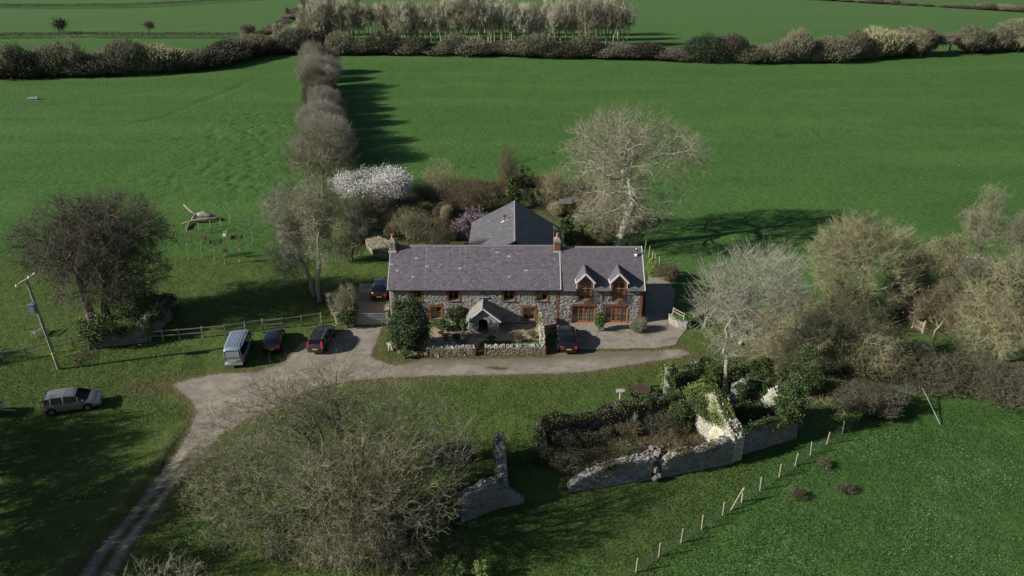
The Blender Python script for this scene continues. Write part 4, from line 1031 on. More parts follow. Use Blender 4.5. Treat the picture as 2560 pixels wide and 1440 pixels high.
def thicket(name, label, cat, base, c, r, n, L, rt, m, seed, leaf=None, group=None, up=.6, low=.9, sub=.6, stems=12, shell=.4, rnd=.5):
    """bare dense shrub: stems from the base, sprays of twigs through the volume"""
    rng = np.random.RandomState(seed); t = thing(name, label, cat, base, group=group)
    b = np.array(base, float); c = np.array(c, float); r = np.array(r, float)
    L_ = unit(rng.normal(size=(16, 3))); La = .35+rng.rand(16)*.6
    u = unit(rng.normal(size=(n, 3))); u[:, 2] = np.where(u[:, 2] < 0, u[:, 2]*low, u[:, 2]); mm_ = np.clip(.66+(np.maximum(u@L_.T-.74, 0)*3.2*La).sum(1), .6, 1.2)
    P = c+u*r*(rng.rand(n, 1)**shell)*mm_[:, None]; k = P[:, 2] > .1; P = P[k]; n = len(P)
    d = unit(unit(P-b-[0,0,-.3*r[2]])*.9+np.array([0,0,up])+rng.normal(size=(n, 3))*rnd)
    A = P-d*L*.6; B = P+d*L*(.3+.5*rng.rand(n, 1)+.9*(rng.rand(n, 1) < .12))
    d2 = unit(d+rng.normal(size=(n, 3))*.7); M_ = A+(B-A)*.5; k = rng.rand(n) < sub
    sb = MB(); ns = stems; S0 = b+rng.normal(size=(ns, 3))*r*[.18, .18, 0]; S1 = c+unit(rng.normal(size=(ns, 3)))*r*[.6,.6,.4]
    PP = np.stack([S0, (S0+S1)/2+rng.normal(size=(ns, 3))*.05*r, S1], 1); sb.addnp(*tubes_np(PP, np.tile([.05, .035, .015], (ns, 1))*max(1, rt/.012), 4, False)); sb.build('stem', M_BARK_DARK, t)
    tw = MB(); tw.addnp(*cones_np(np.concatenate([A, M_[k]]), np.concatenate([B, (M_+d2*L*.6)[k]]), rt)); tw.build('twigs', m, t)
    if leaf:
        cnt, sz, lm, nm = leaf; p = P[rng.randint(n, size=cnt)]+rng.normal(size=(cnt, 3))*.1; lb = MB(); lb.addnp(*leaf_quads(rng, p, sz)); lb.build(nm, lm, t)
    return t

def crown_from(px0, py0, px1, py1, Y, dep=.9):
    """ellipsoid at distance Y that fills the given box of the photograph"""
    a = W((px0+px1)/2, (py0+py1)/2, Y); s = F/((Y)*math.cos(PITCH)+(H-a[2])*math.sin(PITCH))
    rx = (px1-px0)/2/s; E = (py1-py0)/2/s; ry = rx*dep; rz = math.sqrt(max(E*E-(ry*.43)**2, (E*.55)**2))/.9
    return a, np.array([rx, ry, rz])

# ------------------------------------------------------------------ the large trees
# big sycamore behind the wing
b = G(1546, 612); b[2] = 0
b1 = W(1575, 530, b[1]); b2 = W(1588, 500, b[1]+.3)
c, r = crown_from(1385, 262, 1785, 592, b[1]-.3)
tree('sycamore_tree', 'very large bare pale-barked tree with leaning trunk behind the dormer wing', 'tree',
     [dict(base=b, first=[W(1560, 570, b[1]), b1, b2], c=c, r=r, share=.9)], 4300, .60, mat('sycamore_bark', (0.28,0.27,0.20), (0.42,0.41,0.32), scale=3, rough=.9), M_TWIG_PALE, 21, m=4, L=.95, rt=.014, low=1.0, rtip=.011, shell=.5, wig=.05, up=.5, spread=.5)
# dark round tree on the left
b = G(232, 800); b[2] = 0
c, r = crown_from(40, 460, 430, 790, b[1])
tree('dark_round_tree', 'large dark dome-shaped bare tree with ivy-clad fork beside the transformer pole', 'tree',
     [dict(base=b, first=[b+[-.3,0,2.2], b+[-.6,.4,4.4]], c=c+[-1.6,0,0], r=r*[.85,.95,1], share=.62), dict(base=b+[1.2,.5,0], first=[b+[1.5,.6,2.5], b+[1.9,.8,4.6]], c=c+[1.8,.6,0], r=r*[.82,.95,.96], share=.6, rs=.9)],
     4300, .42, M_BARK_DARK, M_TWIG_BROWN, 33, m=4, L=1.05, rt=.014, low=1.0, shell=.45, up=.1, lump=.06, rtip=.014, spread=.5, ivy=[(b[0],b[1],0,b[0]-.6,b[1]+.4,4.6,.5,1500), (b[0]+1.2,b[1]+.5,0,b[0]+1.9,b[1]+.8,4,.45,900)])
# twin slender trees beside the gravel yard
for pb, tp, box, sd, lab in (((788, 738), [(776, 700), (766, 670)], (640, 445, 808, 725), 41, 'slender bare tree with forked trunk, the left of the pair by the gravel yard'),
                        ((801, 752), [(793, 705), (799, 660)], (715, 430, 905, 690), 42, 'slender pale-barked bare tree, the right of the pair by the gravel yard')):
    b = G(*pb); b[2] = 0; c, r = crown_from(*box, b[1])
    tree('slender_tree', lab, 'tree', [dict(base=b, first=[W(x, y, b[1]) for x, y in tp], c=c, r=r)], 1700, .23, M_BARK_PALE, M_TWIG_ROW if sd == 41 else M_TWIG_PALE, sd, m=3, L=1.05, rt=.013, low=.9, rtip=.012, spread=.5, shell=.6, group='pair of slender trees by the gravel yard', up=.35)
# tree above the white magnolia
b = G(810, 490); b[2] = 0; c, r = crown_from(700, 295, 900, 470, b[1])
tree('hedge_ash_tree', 'spreading grey bare tree at the near end of the shrub row, behind the white magnolia', 'tree', [dict(base=b, first=[b+[.1,0,1.8]], c=c, r=r)], 1500, .38, M_BARK_OLIVE, M_TWIG_GREY, 44, m=4, L=1.1, rt=.014, low=.95, up=.6, spread=.5, fan=1.8, fandrop=1.0)
# white magnolia
b = G(930, 520); b[2] = 0; c, r = crown_from(832, 405, 1046, 508, b[1]-.5)
t = tree('white_magnolia', 'white flowering magnolia in full blossom at the back of the garden', 'tree', [dict(base=b, first=[b+[.1,0,1.2]], c=c, r=r*[1.0,.95,1.05], low=.9)], 900, .25, M_BARK_DARK, M_TWIG_BROWN, 45, m=2, L=.5, rt=.012, leaf=(30000, .15, M_PETAL, 'blossom'), shell=.42, lump=.45)

# right-hand cluster
def rt(pb, first, box, n, rr, bark, tw, seed, lab, name='bare_tree', **k):
    b = G(*pb); b[2] = 0; c, r = crown_from(*box, b[1]+k.pop('dy', 0), .7); 
    return tree(name, lab, 'tree', [dict(base=b, first=[W(x, y, b[1]) for x, y in first], c=c, r=r, low=k.pop('lw', .9))], n, rr, bark, tw, seed, **k)
rt((1813,978), [(1815,940),(1818,900)], (1700,588,2035,950), 1050, .22, M_BARK_PALE, M_TWIG_WHITE, 51, 'tall silvery bare tree rising from the ivy-covered ruin', m=3, L=1.15, rt=.013, up=.7, shell=.6, spread=.4, fan=1.05, fandrop=.8, rtip=.011, frac=(.12,.3))
rt((1850,860), [(1856,845)], (1800,600,2050,850), 520, .17, M_BARK_PALE, M_TWIG_WHITE, 52, 'leaning silvery tree growing beside the steel gate', m=3, L=1.15, rt=.013, up=.7, dy=.5, fan=1.0, spread=.4, rtip=.011, frac=(.12,.3))
rt((2028,930), [(2020,900),(2014,872)], (1880,745,2275,1095), 3000, .27, M_BARK_OLIVE, M_TWIG_OLIVE, 53, 'wide olive-twigged bare tree spreading over the right end of the ruin', m=3, L=.95, rt=.012, lw=1.0, shell=.6, up=.2, spread=.55, rtip=.011)
rt((2160,790), [(2159,768)], (2010,515,2310,815), 2900, .32, M_BARK_OLIVE, M_TWIG_OLIVE, 54, 'broad rounded olive bare tree behind the footpath', m=4, L=.95, rt=.013, lw=1.0, up=.6, spread=.5, fan=1.9, fandrop=1.2, rtip=.012, frac=(.12,.3))
rt((2450,668), [(2453,640)], (2378,455,2545,655), 800, .15, M_BARK_PALE, M_TWIG_PALE, 55, 'fan-shaped pale bare tree standing in the far right hedge', m=4, L=.9, rt=.012, up=.9, fan=.75, spread=.4, fandrop=.5, rtip=.011, frac=(.12,.28))
rt((2330,868), [(2332,852)], (2278,685,2455,870), 1500, .14, M_BARK_OLIVE, M_TWIG_RED, 56, 'rounded russet shrubby tree right of the wooden footpath gate', m=5, L=.6, rt=.011, up=.6, rtip=.011, frac=(.12,.3), leaf=(1800,.11,mat('catkin',(0.24,0.18,0.10),(0.36,0.28,0.17),island=.5),'catkins'))
rt((2500,910), [(2503,885)], (2380,630,2720,950), 3000, .3, M_BARK_OLIVE, M_TWIG_OLIVE, 57, 'dense olive bare tree filling the right edge of the photo', m=4, L=.85, rt=.012, lw=1.0, up=.4, shell=.6, rtip=.011, frac=(.15,.32))
rt((2548,700), [(2548,660)], (2480,515,2670,705), 900, .22, M_BARK_DARK, M_TWIG_GREY, 58, 'dark-stemmed tree at the far right edge behind the olive tree', m=4, L=.8, rt=.012, up=.5, fan=1.2, rtip=.011)
rt((1762,815), [(1764,795)], (1725,680,1850,830), 450, .12, M_BARK_PALE, M_TWIG_PALE, 59, 'small bare tree beside the lattice bench', m=3, L=.7, rt=.011, up=.5, rtip=.01)
rt((1935,850), [(1938,830)], (1850,700,2060,880), 1300, .16, M_BARK_OLIVE, M_TWIG_OLIVE, 159, 'olive bare tree between the silvery tree and the broad rounded tree', m=3, L=.9, rt=.012, up=.5, rtip=.011, shell=.6, lw=1.0)
rt((2290,790), [(2292,770)], (2180,600,2380,830), 1200, .18, M_BARK_OLIVE, M_TWIG_GREY, 158, 'grey bare tree in shade behind the russet shrubby tree', m=3, L=.9, rt=.012, up=.5, rtip=.011, shell=.6, lw=1.0)

# foreground many-stemmed tree
rs = np.random.RandomState(60)
b0 = G(905, 1335)
def blob(box, n, dy, sh=.6, dep=.8):
    c, r = crown_from(*box, b0[1]+dy, dep); return crown_pts(rs, n, c, r*.95, sh, 1.0, .2)
pool = np.concatenate([blob((455,905,1205,1400), 3600, 1.2, .6), blob((560,880,1060,1200), 900, 3.0, .7), blob((640,1080,1190,1420), 2900, -1.0, .8), blob((430,1080,720,1340), 450, .0, .7)])
tr = []
for k, (ax_, ay_) in enumerate(((500,1180),(470,1040),(600,960),(720,920),(820,900),(920,905),(1020,940),(1110,1020),(1190,1120),(1190,1230),(1150,1330),(850,1060),(700,1080),(980,1090),(600,1290),(1000,1240),(820,1250))):
    b = G(870+130*rs.rand(), 1315+45*rs.rand()); b[2] = 0; aim = W(ax_, ay_, b[1]+(2.5*rs.rand()-.5)); mid = b+(aim-b)*.16
    tr.append(dict(base=b, aim=aim, first=[mid+rs.normal(size=3)*.1], c=aim, r=np.ones(3), share=1, rs=.6+.5*rs.rand()))
tree('foreground_thorn_tree', 'sprawling many-stemmed bare tree in the foreground between the lane and the ruin', 'tree', tr, 0, .25, M_BARK_DARK, M_FOREG, 61, m=3, L=.65, rt=.0115, up=.3, wig=.06, spread=.7, rtip=.010, frac=(.12,.3), pool=pool)
# pale twigs of a tree standing below the bottom edge, left
b = G(420, 1640); b[2] = 0; c, r = crown_from(250, 1385, 560, 1640, b[1])
tree('lower_edge_tree', 'pale bare twigs of a tree reaching up from the bottom edge beside the lane', 'tree', [dict(base=b, first=[b+[0,0,1.6]], c=c, r=r)], 520, .2, M_BARK_PALE, M_TWIG_PALE, 62, m=3, L=.7, rt=.010, up=.3, spread=1.0, rtip=.009)
# trees outside the frame on the left whose shadows cross the lawn
for i, (px, py, h_, rr) in enumerate(((-430,1150,11,4.5), (-300,1330,12,5.0), (-560,1260,12,5.5), (-300,1520,10,4.0), (-520,960,9,3.5), (-260,1190,9,3.6), (-260,1400,9,3.0), (-700,1400,13,6), (-450,1440,12,5), (-330,1640,12,4.5))):
    b = G(px, py); b[2] = 0
    tree('roadside_tree', '%s bare roadside tree of those standing left of the view' % nth(i+1), 'tree', [dict(base=b, first=[b+[.2,0,1.9]], c=b+[0,0,h_*.6], r=np.array([rr,rr,h_*.42]))], 620, .26, M_BARK_OLIVE, M_TWIG_GREY, 63+i*.0 if False else 6300+i, m=5, L=.9, rt=.018, group='roadside trees left of the view', rtip=.02)

# ------------------------------------------------------------------ shrub row running back from the garden
ROW = ((754,108,846,190,M_TWIG_ROW), (748,140,852,228,M_TWIG_ROW), (757,178,838,262,M_TWIG_BROWN), (760,205,836,290,M_TWIG_BROWN), (756,230,860,325,M_TWIG_ROW), (745,268,862,375,M_TWIG_ROW), (735,300,880,420,M_TWIG_ROW))
ROWL = ['farthest grey rounded shrub of the row running back from the magnolia', 'second grey rounded shrub of the row running back from the magnolia', 'dark brown shrub in the middle of the row behind the magnolia', 'dark brown shrub just nearer than the middle of the row',
        'reddish grey tousled shrub of the row behind the magnolia', 'pale grey shrub in the near part of the row behind the magnolia', 'large pale dome shrub nearest the garden end of the row']
for i in range(6):
    a_, b_ = ROW[i], ROW[i+1]; x0, y0, x1, y1 = [(a_[k]+b_[k])/2 for k in range(4)]; x0 += 8; x1 -= 2; y0 += 8
    Yb = G(800, y1)[1]; c, r = crown_from(x0, y0, x1, y1, Yb+3, 1.15); c[2] = min(max(c[2], r[2]*.95), r[2]*1.1)
    thicket('row_shrub', 'filler shrub of the row behind the magnolia, %s of six from the far end' % nth(i+1), 'shrub', (c[0], c[1], 0), c, r, 7000, .9, .022, M_TWIG_BROWN if i in (2,3) else M_TWIG_ROW, 270+i, group='shrub row between the two middle fields', stems=12)
for i, (x0, y0, x1, y1, m_) in enumerate(ROW):
    Yb = G(800, y1)[1]; c, r = crown_from(x0, y0, x1, y1, Yb+3, .95); c[2] = min(max(c[2], r[2]*.95), r[2]*1.1)
    thicket('row_shrub', ROWL[i], 'shrub', (c[0], c[1], 0), c, r, 9500, .9, .020, m_, 70+i, group='shrub row between the two middle fields', stems=16)

# ------------------------------------------------------------------ back garden
def shrub(box, m_, seed, lab, leafy_=False, n=5000, name='garden_shrub', yb=None, L=.55, size=.13, extra=None, leaf=None, k=50, up=.6):
    Yb = G(0, (yb or box[3]))[1]; c, r = crown_from(*box, Yb-.2); c[2] = max(c[2], r[2]*.85)
    if leafy_: return leafy(name, lab, 'shrub', (c[0], c[1], 0), c, r, n, size, m_, seed, k=k, extra=extra)
    return thicket(name, lab, 'shrub', (c[0], c[1], 0), c, r, int(n*.42), L*1.35, .0135, m_, seed, leaf=leaf, up=up, rnd=.75, shell=.6)
shrub((1050,402,1145,505), M_TWIG_OLIVE, 80, 'olive bare shrub right of the white magnolia', n=5200)
shrub((1105,445,1250,525), M_TWIG_RED, 81, 'wide russet bare shrub behind the rear wing roof', n=7000)
shrub((1240,365,1302,500), M_TWIG_RED, 82, 'upright russet conical tree behind the rear wing roof', n=6500, name='larch_tree')
shrub((1128,518,1222,600), M_TWIG_BROWN, 83, 'mauve flowering magnolia beside the left eave of the rear wing', n=2500, leaf=(5200,.15,M_PETAL_PK,'blossom'), name='mauve_magnolia')
shrub((1296,408,1338,492), M_LEAF_DK, 84, 'small dark conifer behind the rear wing apex', True, n=4500, size=.11, name='dark_conifer')
shrub((1268,440,1302,520), M_LEAF_LT, 85, 'spiky pale green palm-like plant beside the dark conifer', True, n=1500, size=.3, name='cordyline_plant')
shrub((1300,470,1345,508), M_LEAF, 86, 'low flat evergreen shrub in front of the dark conifer', True, n=2200, size=.12)
shrub((1340,415,1440,520), M_TWIG_OLIVE, 87, 'brownish bare thicket left of the orange shed', n=6000)
shrub((1400,535,1438,590), M_LEAF, 88, 'tall dark laurel left of the compost bin behind the wing', True, n=3200, size=.16)
shrub((1404,570,1450,618), M_LEAF_LT, 89, 'green laurel close behind the wing ridge near the brick chimney', True, n=3600, size=.15)
shrub((1452,558,1490,590), M_LEAF_YEL, 90, 'bright yellow-green shrub behind the wing ridge', True, n=1500, size=.2)
shrub((1440,578,1500,622), M_TWIG_RED, 91, 'brown grassy shrub under the yellow-green shrub', n=3000)
shrub((1505,570,1550,612), M_LEAF, 92, 'dark green shrub left of the sycamore trunk', True, n=2200, size=.12)
shrub((1560,575,1610,618), M_LEAF, 93, 'mixed green shrub right of the sycamore trunk', True, n=2600, size=.12)
shrub((985,520,1075,600), M_TWIG_OLIVE, 94, 'olive shrub above the left end of the main ridge', n=5500, leaf=(2500,.1,M_LEAF,'foliage'))
shrub((1060,560,1140,625), M_TWIG_BROWN, 95, 'dark twiggy shrub behind the middle of the main ridge', n=4000, leaf=(1800,.1,M_LEAF,'foliage'))
shrub((860,480,960,560), M_TWIG_BROWN, 96, 'dark brown thicket under the white magnolia', n=6000)
shrub((830,560,910,650), M_TWIG_OLIVE, 97, 'evergreen-streaked thicket behind the right slender tree', n=5000, leaf=(3500,.12,M_LEAF,'foliage'))
shrub((955,490,1060,530), M_TWIG_BROWN, 98, 'low brown hedge right of the magnolia foot', n=4500)
shrub((740,480,850,590), M_TWIG_GREY, 99, 'grey bare thicket behind the pair of slender trees', n=6000)
shrub((1490,470,1560,560), M_TWIG_OLIVE, 100, 'olive twiggy thicket under the sycamore crown', n=5500)
shrub((1420,440,1500,500), M_TWIG_GREY, 101, 'grey twiggy thicket above the orange shed', n=5000)
shrub((1615,645,1650,690), M_LEAF_YEL, 102, 'yellow-green shrub by the garden fence posts right of the wing', True, n=1800, size=.12)
shrub((1640,660,1705,700), M_TWIG_RED, 103, 'straggly brown shrub right of the garden fence posts', n=3000)
# garden hedge along the field edge
hl = [(1040,500),(1130,486),(1240,470),(1330,462),(1400,470)]
for i in range(len(hl)-1):
    (xa, ya), (xb, yb) = hl[i], hl[i+1]
    thicket('garden_hedge', ['brown hedge length directly right of the magnolia at the field edge', 'brown hedge length behind the wide russet shrub', 'brown hedge length behind the russet conical tree', 'brown hedge length behind the dark conifer'][i], 'hedge',
            (*G((xa+xb)/2, (ya+yb)/2)[:2], 0), (*G((xa+xb)/2, (ya+yb)/2)[:2], .8), (abs(G(xb, yb)[0]-G(xa, ya)[0])/2+.3, 1.0, .9), 4500, .5, .014, M_TWIG_RED, 110+i, leaf=(1500,.1,M_BRAMBLE,'foliage'), group='hedge along the back of the garden')

# front garden
def fshrub(box, m_, seed, lab, n, size, yb=None, k=70, name='garden_shrub', dy=-.3, **kw):
    Yb = G(0, yb or box[3])[1]; c, r = crown_from(*box, Yb+dy, .85); c[2] = max(c[2], r[2]*.85)
    return leafy(name, lab, 'shrub', (c[0], c[1], 0), c, r, n, size, m_, seed, k=k, **kw)
fshrub((966,736,1078,886), M_LEAF, 120, 'large dark evergreen bay tree standing in front of the left end of the farmhouse', 19000, .15, yb=880, k=120, name='bay_tree', dy=.5)
fshrub((1114,761,1168,808), M_LEAF, 121, 'clipped rounded evergreen between the ground-floor window and the porch', 4500, .11, yb=808)
fshrub((1083,797,1128,822), M_LEAF_LT, 122, 'low green shrub under the left ground-floor window', 2600, .10)
fshrub((1148,794,1170,822), M_LEAF_LT, 123, 'bright green shrub against the left side of the porch', 1800, .09)
fshrub((1105,836,1124,848), M_LEAF, 124, 'small green cushion plant on the gravel before the low shrub', 500, .09)
fshrub((1094,826,1112,834), M_BRAMBLE, 125, 'small brown cushion plant on the gravel', 400, .08)
fshrub((1128,832,1152,850), M_LEAF, 126, 'dark round cushion plant near the garden path', 700, .09)
fshrub((1484,777,1516,824), M_LEAF_LT, 127, 'rounded bright evergreen between the two glazed doors', 3600, .10)
fshrub((1318,826,1345,842), M_LEAF, 128, 'low green plant beside the end wall of the front garden', 700, .09)
fshrub((1285,836,1308,850), M_BRAMBLE, 129, 'low silvery plant behind the sunlit garden wall', 500, .09)
fshrub((1215,838,1240,850), M_LEAF, 139, 'low dark plant right of the porch path', 500, .09)
fshrub((998,868,1026,892), M_LEAF_LT, 138, 'green plant at the foot of the bay tree in the raised bed', 900, .1)
Yb = G(0, 826)[1]; c, r = crown_from(1578, 796, 1616, 832, Yb-.2); thicket('bare_shrub', 'straw-coloured bare shrub at the right front corner of the wing', 'shrub', (c[0],c[1],0), c, r, 2600, .4, .010, M_TWIG_PALE, 130)
# shrub on the little ruin by the yard
Yb = G(0, 795)[1]; c, r = crown_from(838, 722, 895, 790, Yb, .7); thicket('bare_shrub', 'fan of straight bare stems growing out of the low ruin beside the yard gate', 'shrub', (c[0],c[1],.9), c, r, 1300, .9, .012, M_TWIG_PALE, 131, up=1.3)
# ivy mass on the wall next to the gate
fshrub((845,775,893,815), M_IVY, 132, 'dark ivy mound on the wall end beside the yard gate', 3600, .11, name='ivy_mound')

# saplings in the left lawn
for i, (px, py, w_, h_) in enumerate(((431,588,40,75),(505,642,30,70),(473,650,38,72),(538,648,30,60),(600,655,38,70),(633,605,60,75),(563,660,26,52))):
    b = G(px+ (0 if i else 41), py+(0 if i else 62)) if False else G(px, py); b[2] = 0
    c, r = crown_from(px-w_/2, py-h_, px+w_/2, py-h_*.35, b[1])
    lab = ['thin orchard sapling nearest the dark round tree','thin orchard sapling below the dark garden seat','reddish orchard sapling between the saplings of the lawn','thin orchard sapling below the pale garden seat','orchard sapling right of the pale garden seat, lower','tallest orchard sapling right of the pale garden seat, upper','smallest orchard sapling on the left lawn'][i]
    tree('sapling', lab, 'tree', [dict(base=b, first=[b+[0,0,.9]], c=c, r=r)], 60, .045, M_BARK_PALE, M_TWIG_GREY if i % 2 else M_TWIG_RED, 140+i, m=4, L=.35, rt=.009, rtip=.012, group='saplings on the left lawn')

# ------------------------------------------------------------------ ruin ivy and scrub handled with the ruin; right-hand scrub here
for i, (box, m_, lf, lab) in enumerate((
    ((1960,830,2120,930), M_TWIG_OLIVE, M_IVY, 'tangled green scrub between the steel gate and the olive tree'),
    ((2080,820,2260,950), M_TWIG_OLIVE, M_BRAMBLE, 'tangled olive scrub right of the olive tree'),
    ((2200,860,2400,970), M_TWIG_BROWN, M_BRAMBLE, 'brown bramble bank left of the olive edge tree'),
    ((2360,890,2620,1000), M_TWIG_BROWN, M_BRAMBLE, 'dark bramble bank along the lower edge of the right hedge'),
    ((2100,960,2260,1040), M_TWIG_BROWN, M_BRAMBLE, 'brown scrub beside the leaning steel hurdle'),
    ((2230,640,2330,800), M_TWIG_BROWN, M_BRAMBLE, 'shadowy scrub behind the russet shrubby tree'),
    ((2320,590,2420,690), M_TWIG_OLIVE, M_BRAMBLE, 'pale hedge scrub left of the fan-shaped tree'),
    ((2400,640,2520,720), M_TWIG_GREY, M_PETAL, 'hedge scrub with white blossom flecks under the fan-shaped tree'),
    ((1860,780,1990,880), M_TWIG_OLIVE, M_BRAMBLE, 'thin scrub behind the steel gate'),
    ((2020,740,2140,830), M_TWIG_OLIVE, M_IVY, 'green-brown scrub under the broad rounded tree'),
    ((2430,930,2620,1010), M_TWIG_BROWN, M_IVY, 'dark hedge foot at the right edge'))):
    Yb = G(0, box[3])[1]; c, r = crown_from(*box, Yb+.6, .8); c[2] = max(c[2], r[2]*.7)
    thicket('scrub_patch', lab, 'scrub', (c[0],c[1],0), c, r, 4200, .5, .014, m_, 160+i, rnd=1.3, shell=.3, leaf=(4200 if lf is not M_PETAL else 500, .11, lf, 'foliage' if lf is not M_PETAL else 'blossom'), group='scrub on the right bank')

# ------------------------------------------------------------------ far hedgerows: a few bushes modelled once, then copied
def bush_proto(kind, seed, n=2600, m_=M_TWIG_GREY, leaf=None):
    rng = np.random.RandomState(seed); u = unit(rng.normal(size=(n, 3))); u[:, 2] = np.where(u[:, 2] < 0, u[:, 2]*.9, u[:, 2])
    L_ = unit(rng.normal(size=(6, 3))); La = rng.rand(6)*.6; mm_ = .85+(np.maximum(u@L_.T-.5, 0)*1.2*La).sum(1)
    P = np.array([0,0,.85])+u*[1,1,.9]*(rng.rand(n, 1)**.35)*mm_[:, None]; P = P[P[:, 2] > .04]; n = len(P)
    d = unit(unit(P)*.8+[0,0,.6]+rng.normal(size=(n, 3))*.5); t = MB(); t.addnp(*cones_np(P-d*.12, P+d*.16, .016)); tm = t.mesh('twigs', m_)
    s = MB(); S1 = np.array([0,0,.8])+unit(rng.normal(size=(10, 3)))*[.6,.6,.4]; S0 = rng.normal(size=(10, 3))*[.12,.12,0]
    s.addnp(*tubes_np(np.stack([S0, (S0+S1)/2, S1], 1), np.tile([.045,.03,.012], (10, 1)), 4, False)); sm = s.mesh('stem', M_BARK_DARK)
    lm = None
    if leaf: q = P[rng.randint(n, size=leaf[0])]; l_ = MB(); l_.addnp(*leaf_quads(rng, q, leaf[1])); lm = l_.mesh('foliage', leaf[2])
    return tm, sm, lm
PROTO = [bush_proto('grey', 200, n=3400), bush_proto('brown', 201, m_=M_TWIG_BROWN), bush_proto('grey2', 202, m_=M_TWIG_GREY, leaf=(900,.08,M_BRAMBLE)), bush_proto('red', 203, m_=M_TWIG_RED, leaf=(500,.07,M_BRAMBLE)),
         bush_proto('olive', 204, m_=M_TWIG_OLIVE, leaf=(1400,.08,M_IVY))]
def put_bush(pr, loc, sx, sy, sz, rz, label, group, cat='shrub', name='hedge_shrub'):
    t = bpy.data.objects.new(name, None); C.objects.link(t); t.location = [float(v) for v in loc]; t.rotation_euler = (0,0,rz); t.scale = (sx, sy, sz); tag(t, label, cat, group)
    for nm, me_ in zip(('twigs', 'stem', 'foliage'), pr):
        if me_: o = bpy.data.objects.new(nm, me_); C.objects.link(o); o.parent = t
    return t
rs = np.random.RandomState(210)
def hedge_line(pts, step, hpx, label, group, protos, jit=.5, wf=1.25):
    """pts: foot line in the photograph; one bush after another"""
    P = np.array([G(*p)[:2] for p in pts]); d = np.r_[0, np.cumsum(np.linalg.norm(np.diff(P, axis=0), axis=1))]; s = 0; i = 0
    while s < d[-1]:
        x = np.interp(s, d, P[:, 0]); y = np.interp(s, d, P[:, 1]); px = np.interp(s, d, [p[0] for p in pts]); py = np.interp(s, d, [p[1] for p in pts])
        hp = hpx(px) if callable(hpx) else hpx; h = hp/(sc(py)*.95)*(.55+.75*rs.rand()**1.5); w = step*wf*(.75+.45*rs.rand())
        i += 1; put_bush(PROTO[protos[rs.randint(len(protos))]], (x, y+w*.6, -.1), w, w*(.8+.3*rs.rand()), h/1.72, rs.rand()*6.28, label.replace('NTH', nth(i)), group)
        s += step*(.75+.45*rs.rand())
G1 = 'bushes of the tall hedgerow across the middle of the view'
hedge_line([(700,137),(845,140),(960,138),(1100,140),(1250,143),(1400,148),(1560,150),(1720,156)], 4.9, lambda x: 44+7*math.sin(x*.011), 'NTH bush from the left in the brown hedgerow before the plantation', G1, [0,1,2,1,2,1])
hedge_line([(1835,160),(2000,160),(2100,157),(2250,143),(2340,138)], 4.6, lambda x: 58, 'NTH rounded grey-brown hedgerow bush to the right of the dark holly', 'rounded bushes right of the dark holly', [0,1,2,4])
hedge_line([(2440,134),(2560,128),(2700,122)], 4.6, lambda x: 52, 'NTH tall grey hedgerow bush to the right of the flat-topped thorn', 'bushes at the right end of the tall hedgerow', [0,2])
hedge_line([(-60,200),(150,196),(330,190),(480,178),(560,160)], 5.6, lambda x: 66 if x < 420 else 50, 'NTH tall shadowy bush from the left along the top of the left field', 'bushes along the top of the left field', [1,1,2,4])
hedge_line([(560,158),(640,140),(750,134)], 4.8, lambda x: 52, 'NTH brown bush from the left between left field corner and shrub row', 'bushes between left field corner and shrub row', [1,3])
hedge_line([(635,98),(690,66),(745,30),(800,4),(850,-30)], 5.5, lambda x: 9, 'NTH low bush from the near end of the slanting field hedge', 'bushes of the slanting hedge', [1,0], wf=.62)
hedge_line([(2040,0),(2200,10),(2350,18),(2480,26),(2600,34)], 7.5, lambda x: 12, 'NTH low brown bush from the left in the top right hedge', 'bushes of the top right hedge', [1,0], wf=.7)
# clipped hedges
def clipped(pts, hpx, w, lab, seed):
    P = np.array([G(*p)[:2] for p in pts]); rng = np.random.RandomState(seed); t = thing('clipped_hedge', lab, 'hedge', (*P[0], 0))
    d = np.r_[0, np.cumsum(np.linalg.norm(np.diff(P, axis=0), axis=1))]; n = int(d[-1]*75); s = rng.rand(n)*d[-1]
    x = np.interp(s, d, P[:, 0]); y = np.interp(s, d, P[:, 1]); h = hpx/(sc(pts[0][1])*.95); q = rng.rand(n)
    off = (rng.rand(n)-.5)*w; z = rng.rand(n)**.5*h*(1+.12*npnoise(s, s*0, seed, .2, 3)); A = np.stack([x, y+off+w/2, z], 1); dd = unit(rng.normal(size=(n, 3))+[0,0,.6])
    b_ = MB(); b_.addnp(*cones_np(A, A+dd*.55, .035)); b_.build('twigs', M_TWIG_BROWN, t)
    k = rng.rand(n) < .35; l_ = MB(); l_.addnp(*leaf_quads(rng, A[k], .3)); l_.build('foliage', M_IVY, t)
clipped([(-60,97),(120,96),(206,94)], 13, 2.2, 'clipped dark hedge at the far left below the ivy-clad tree', 220)
clipped([(217,96),(420,96),(597,97)], 13, 2.2, 'long clipped dark hedge in front of the upper left field', 221)
clipped([(-60,20),(150,22),(330,20),(480,12),(620,2),(700,-6)], 10, 2.6, 'long clipped hedge across the top left of the view', 222)
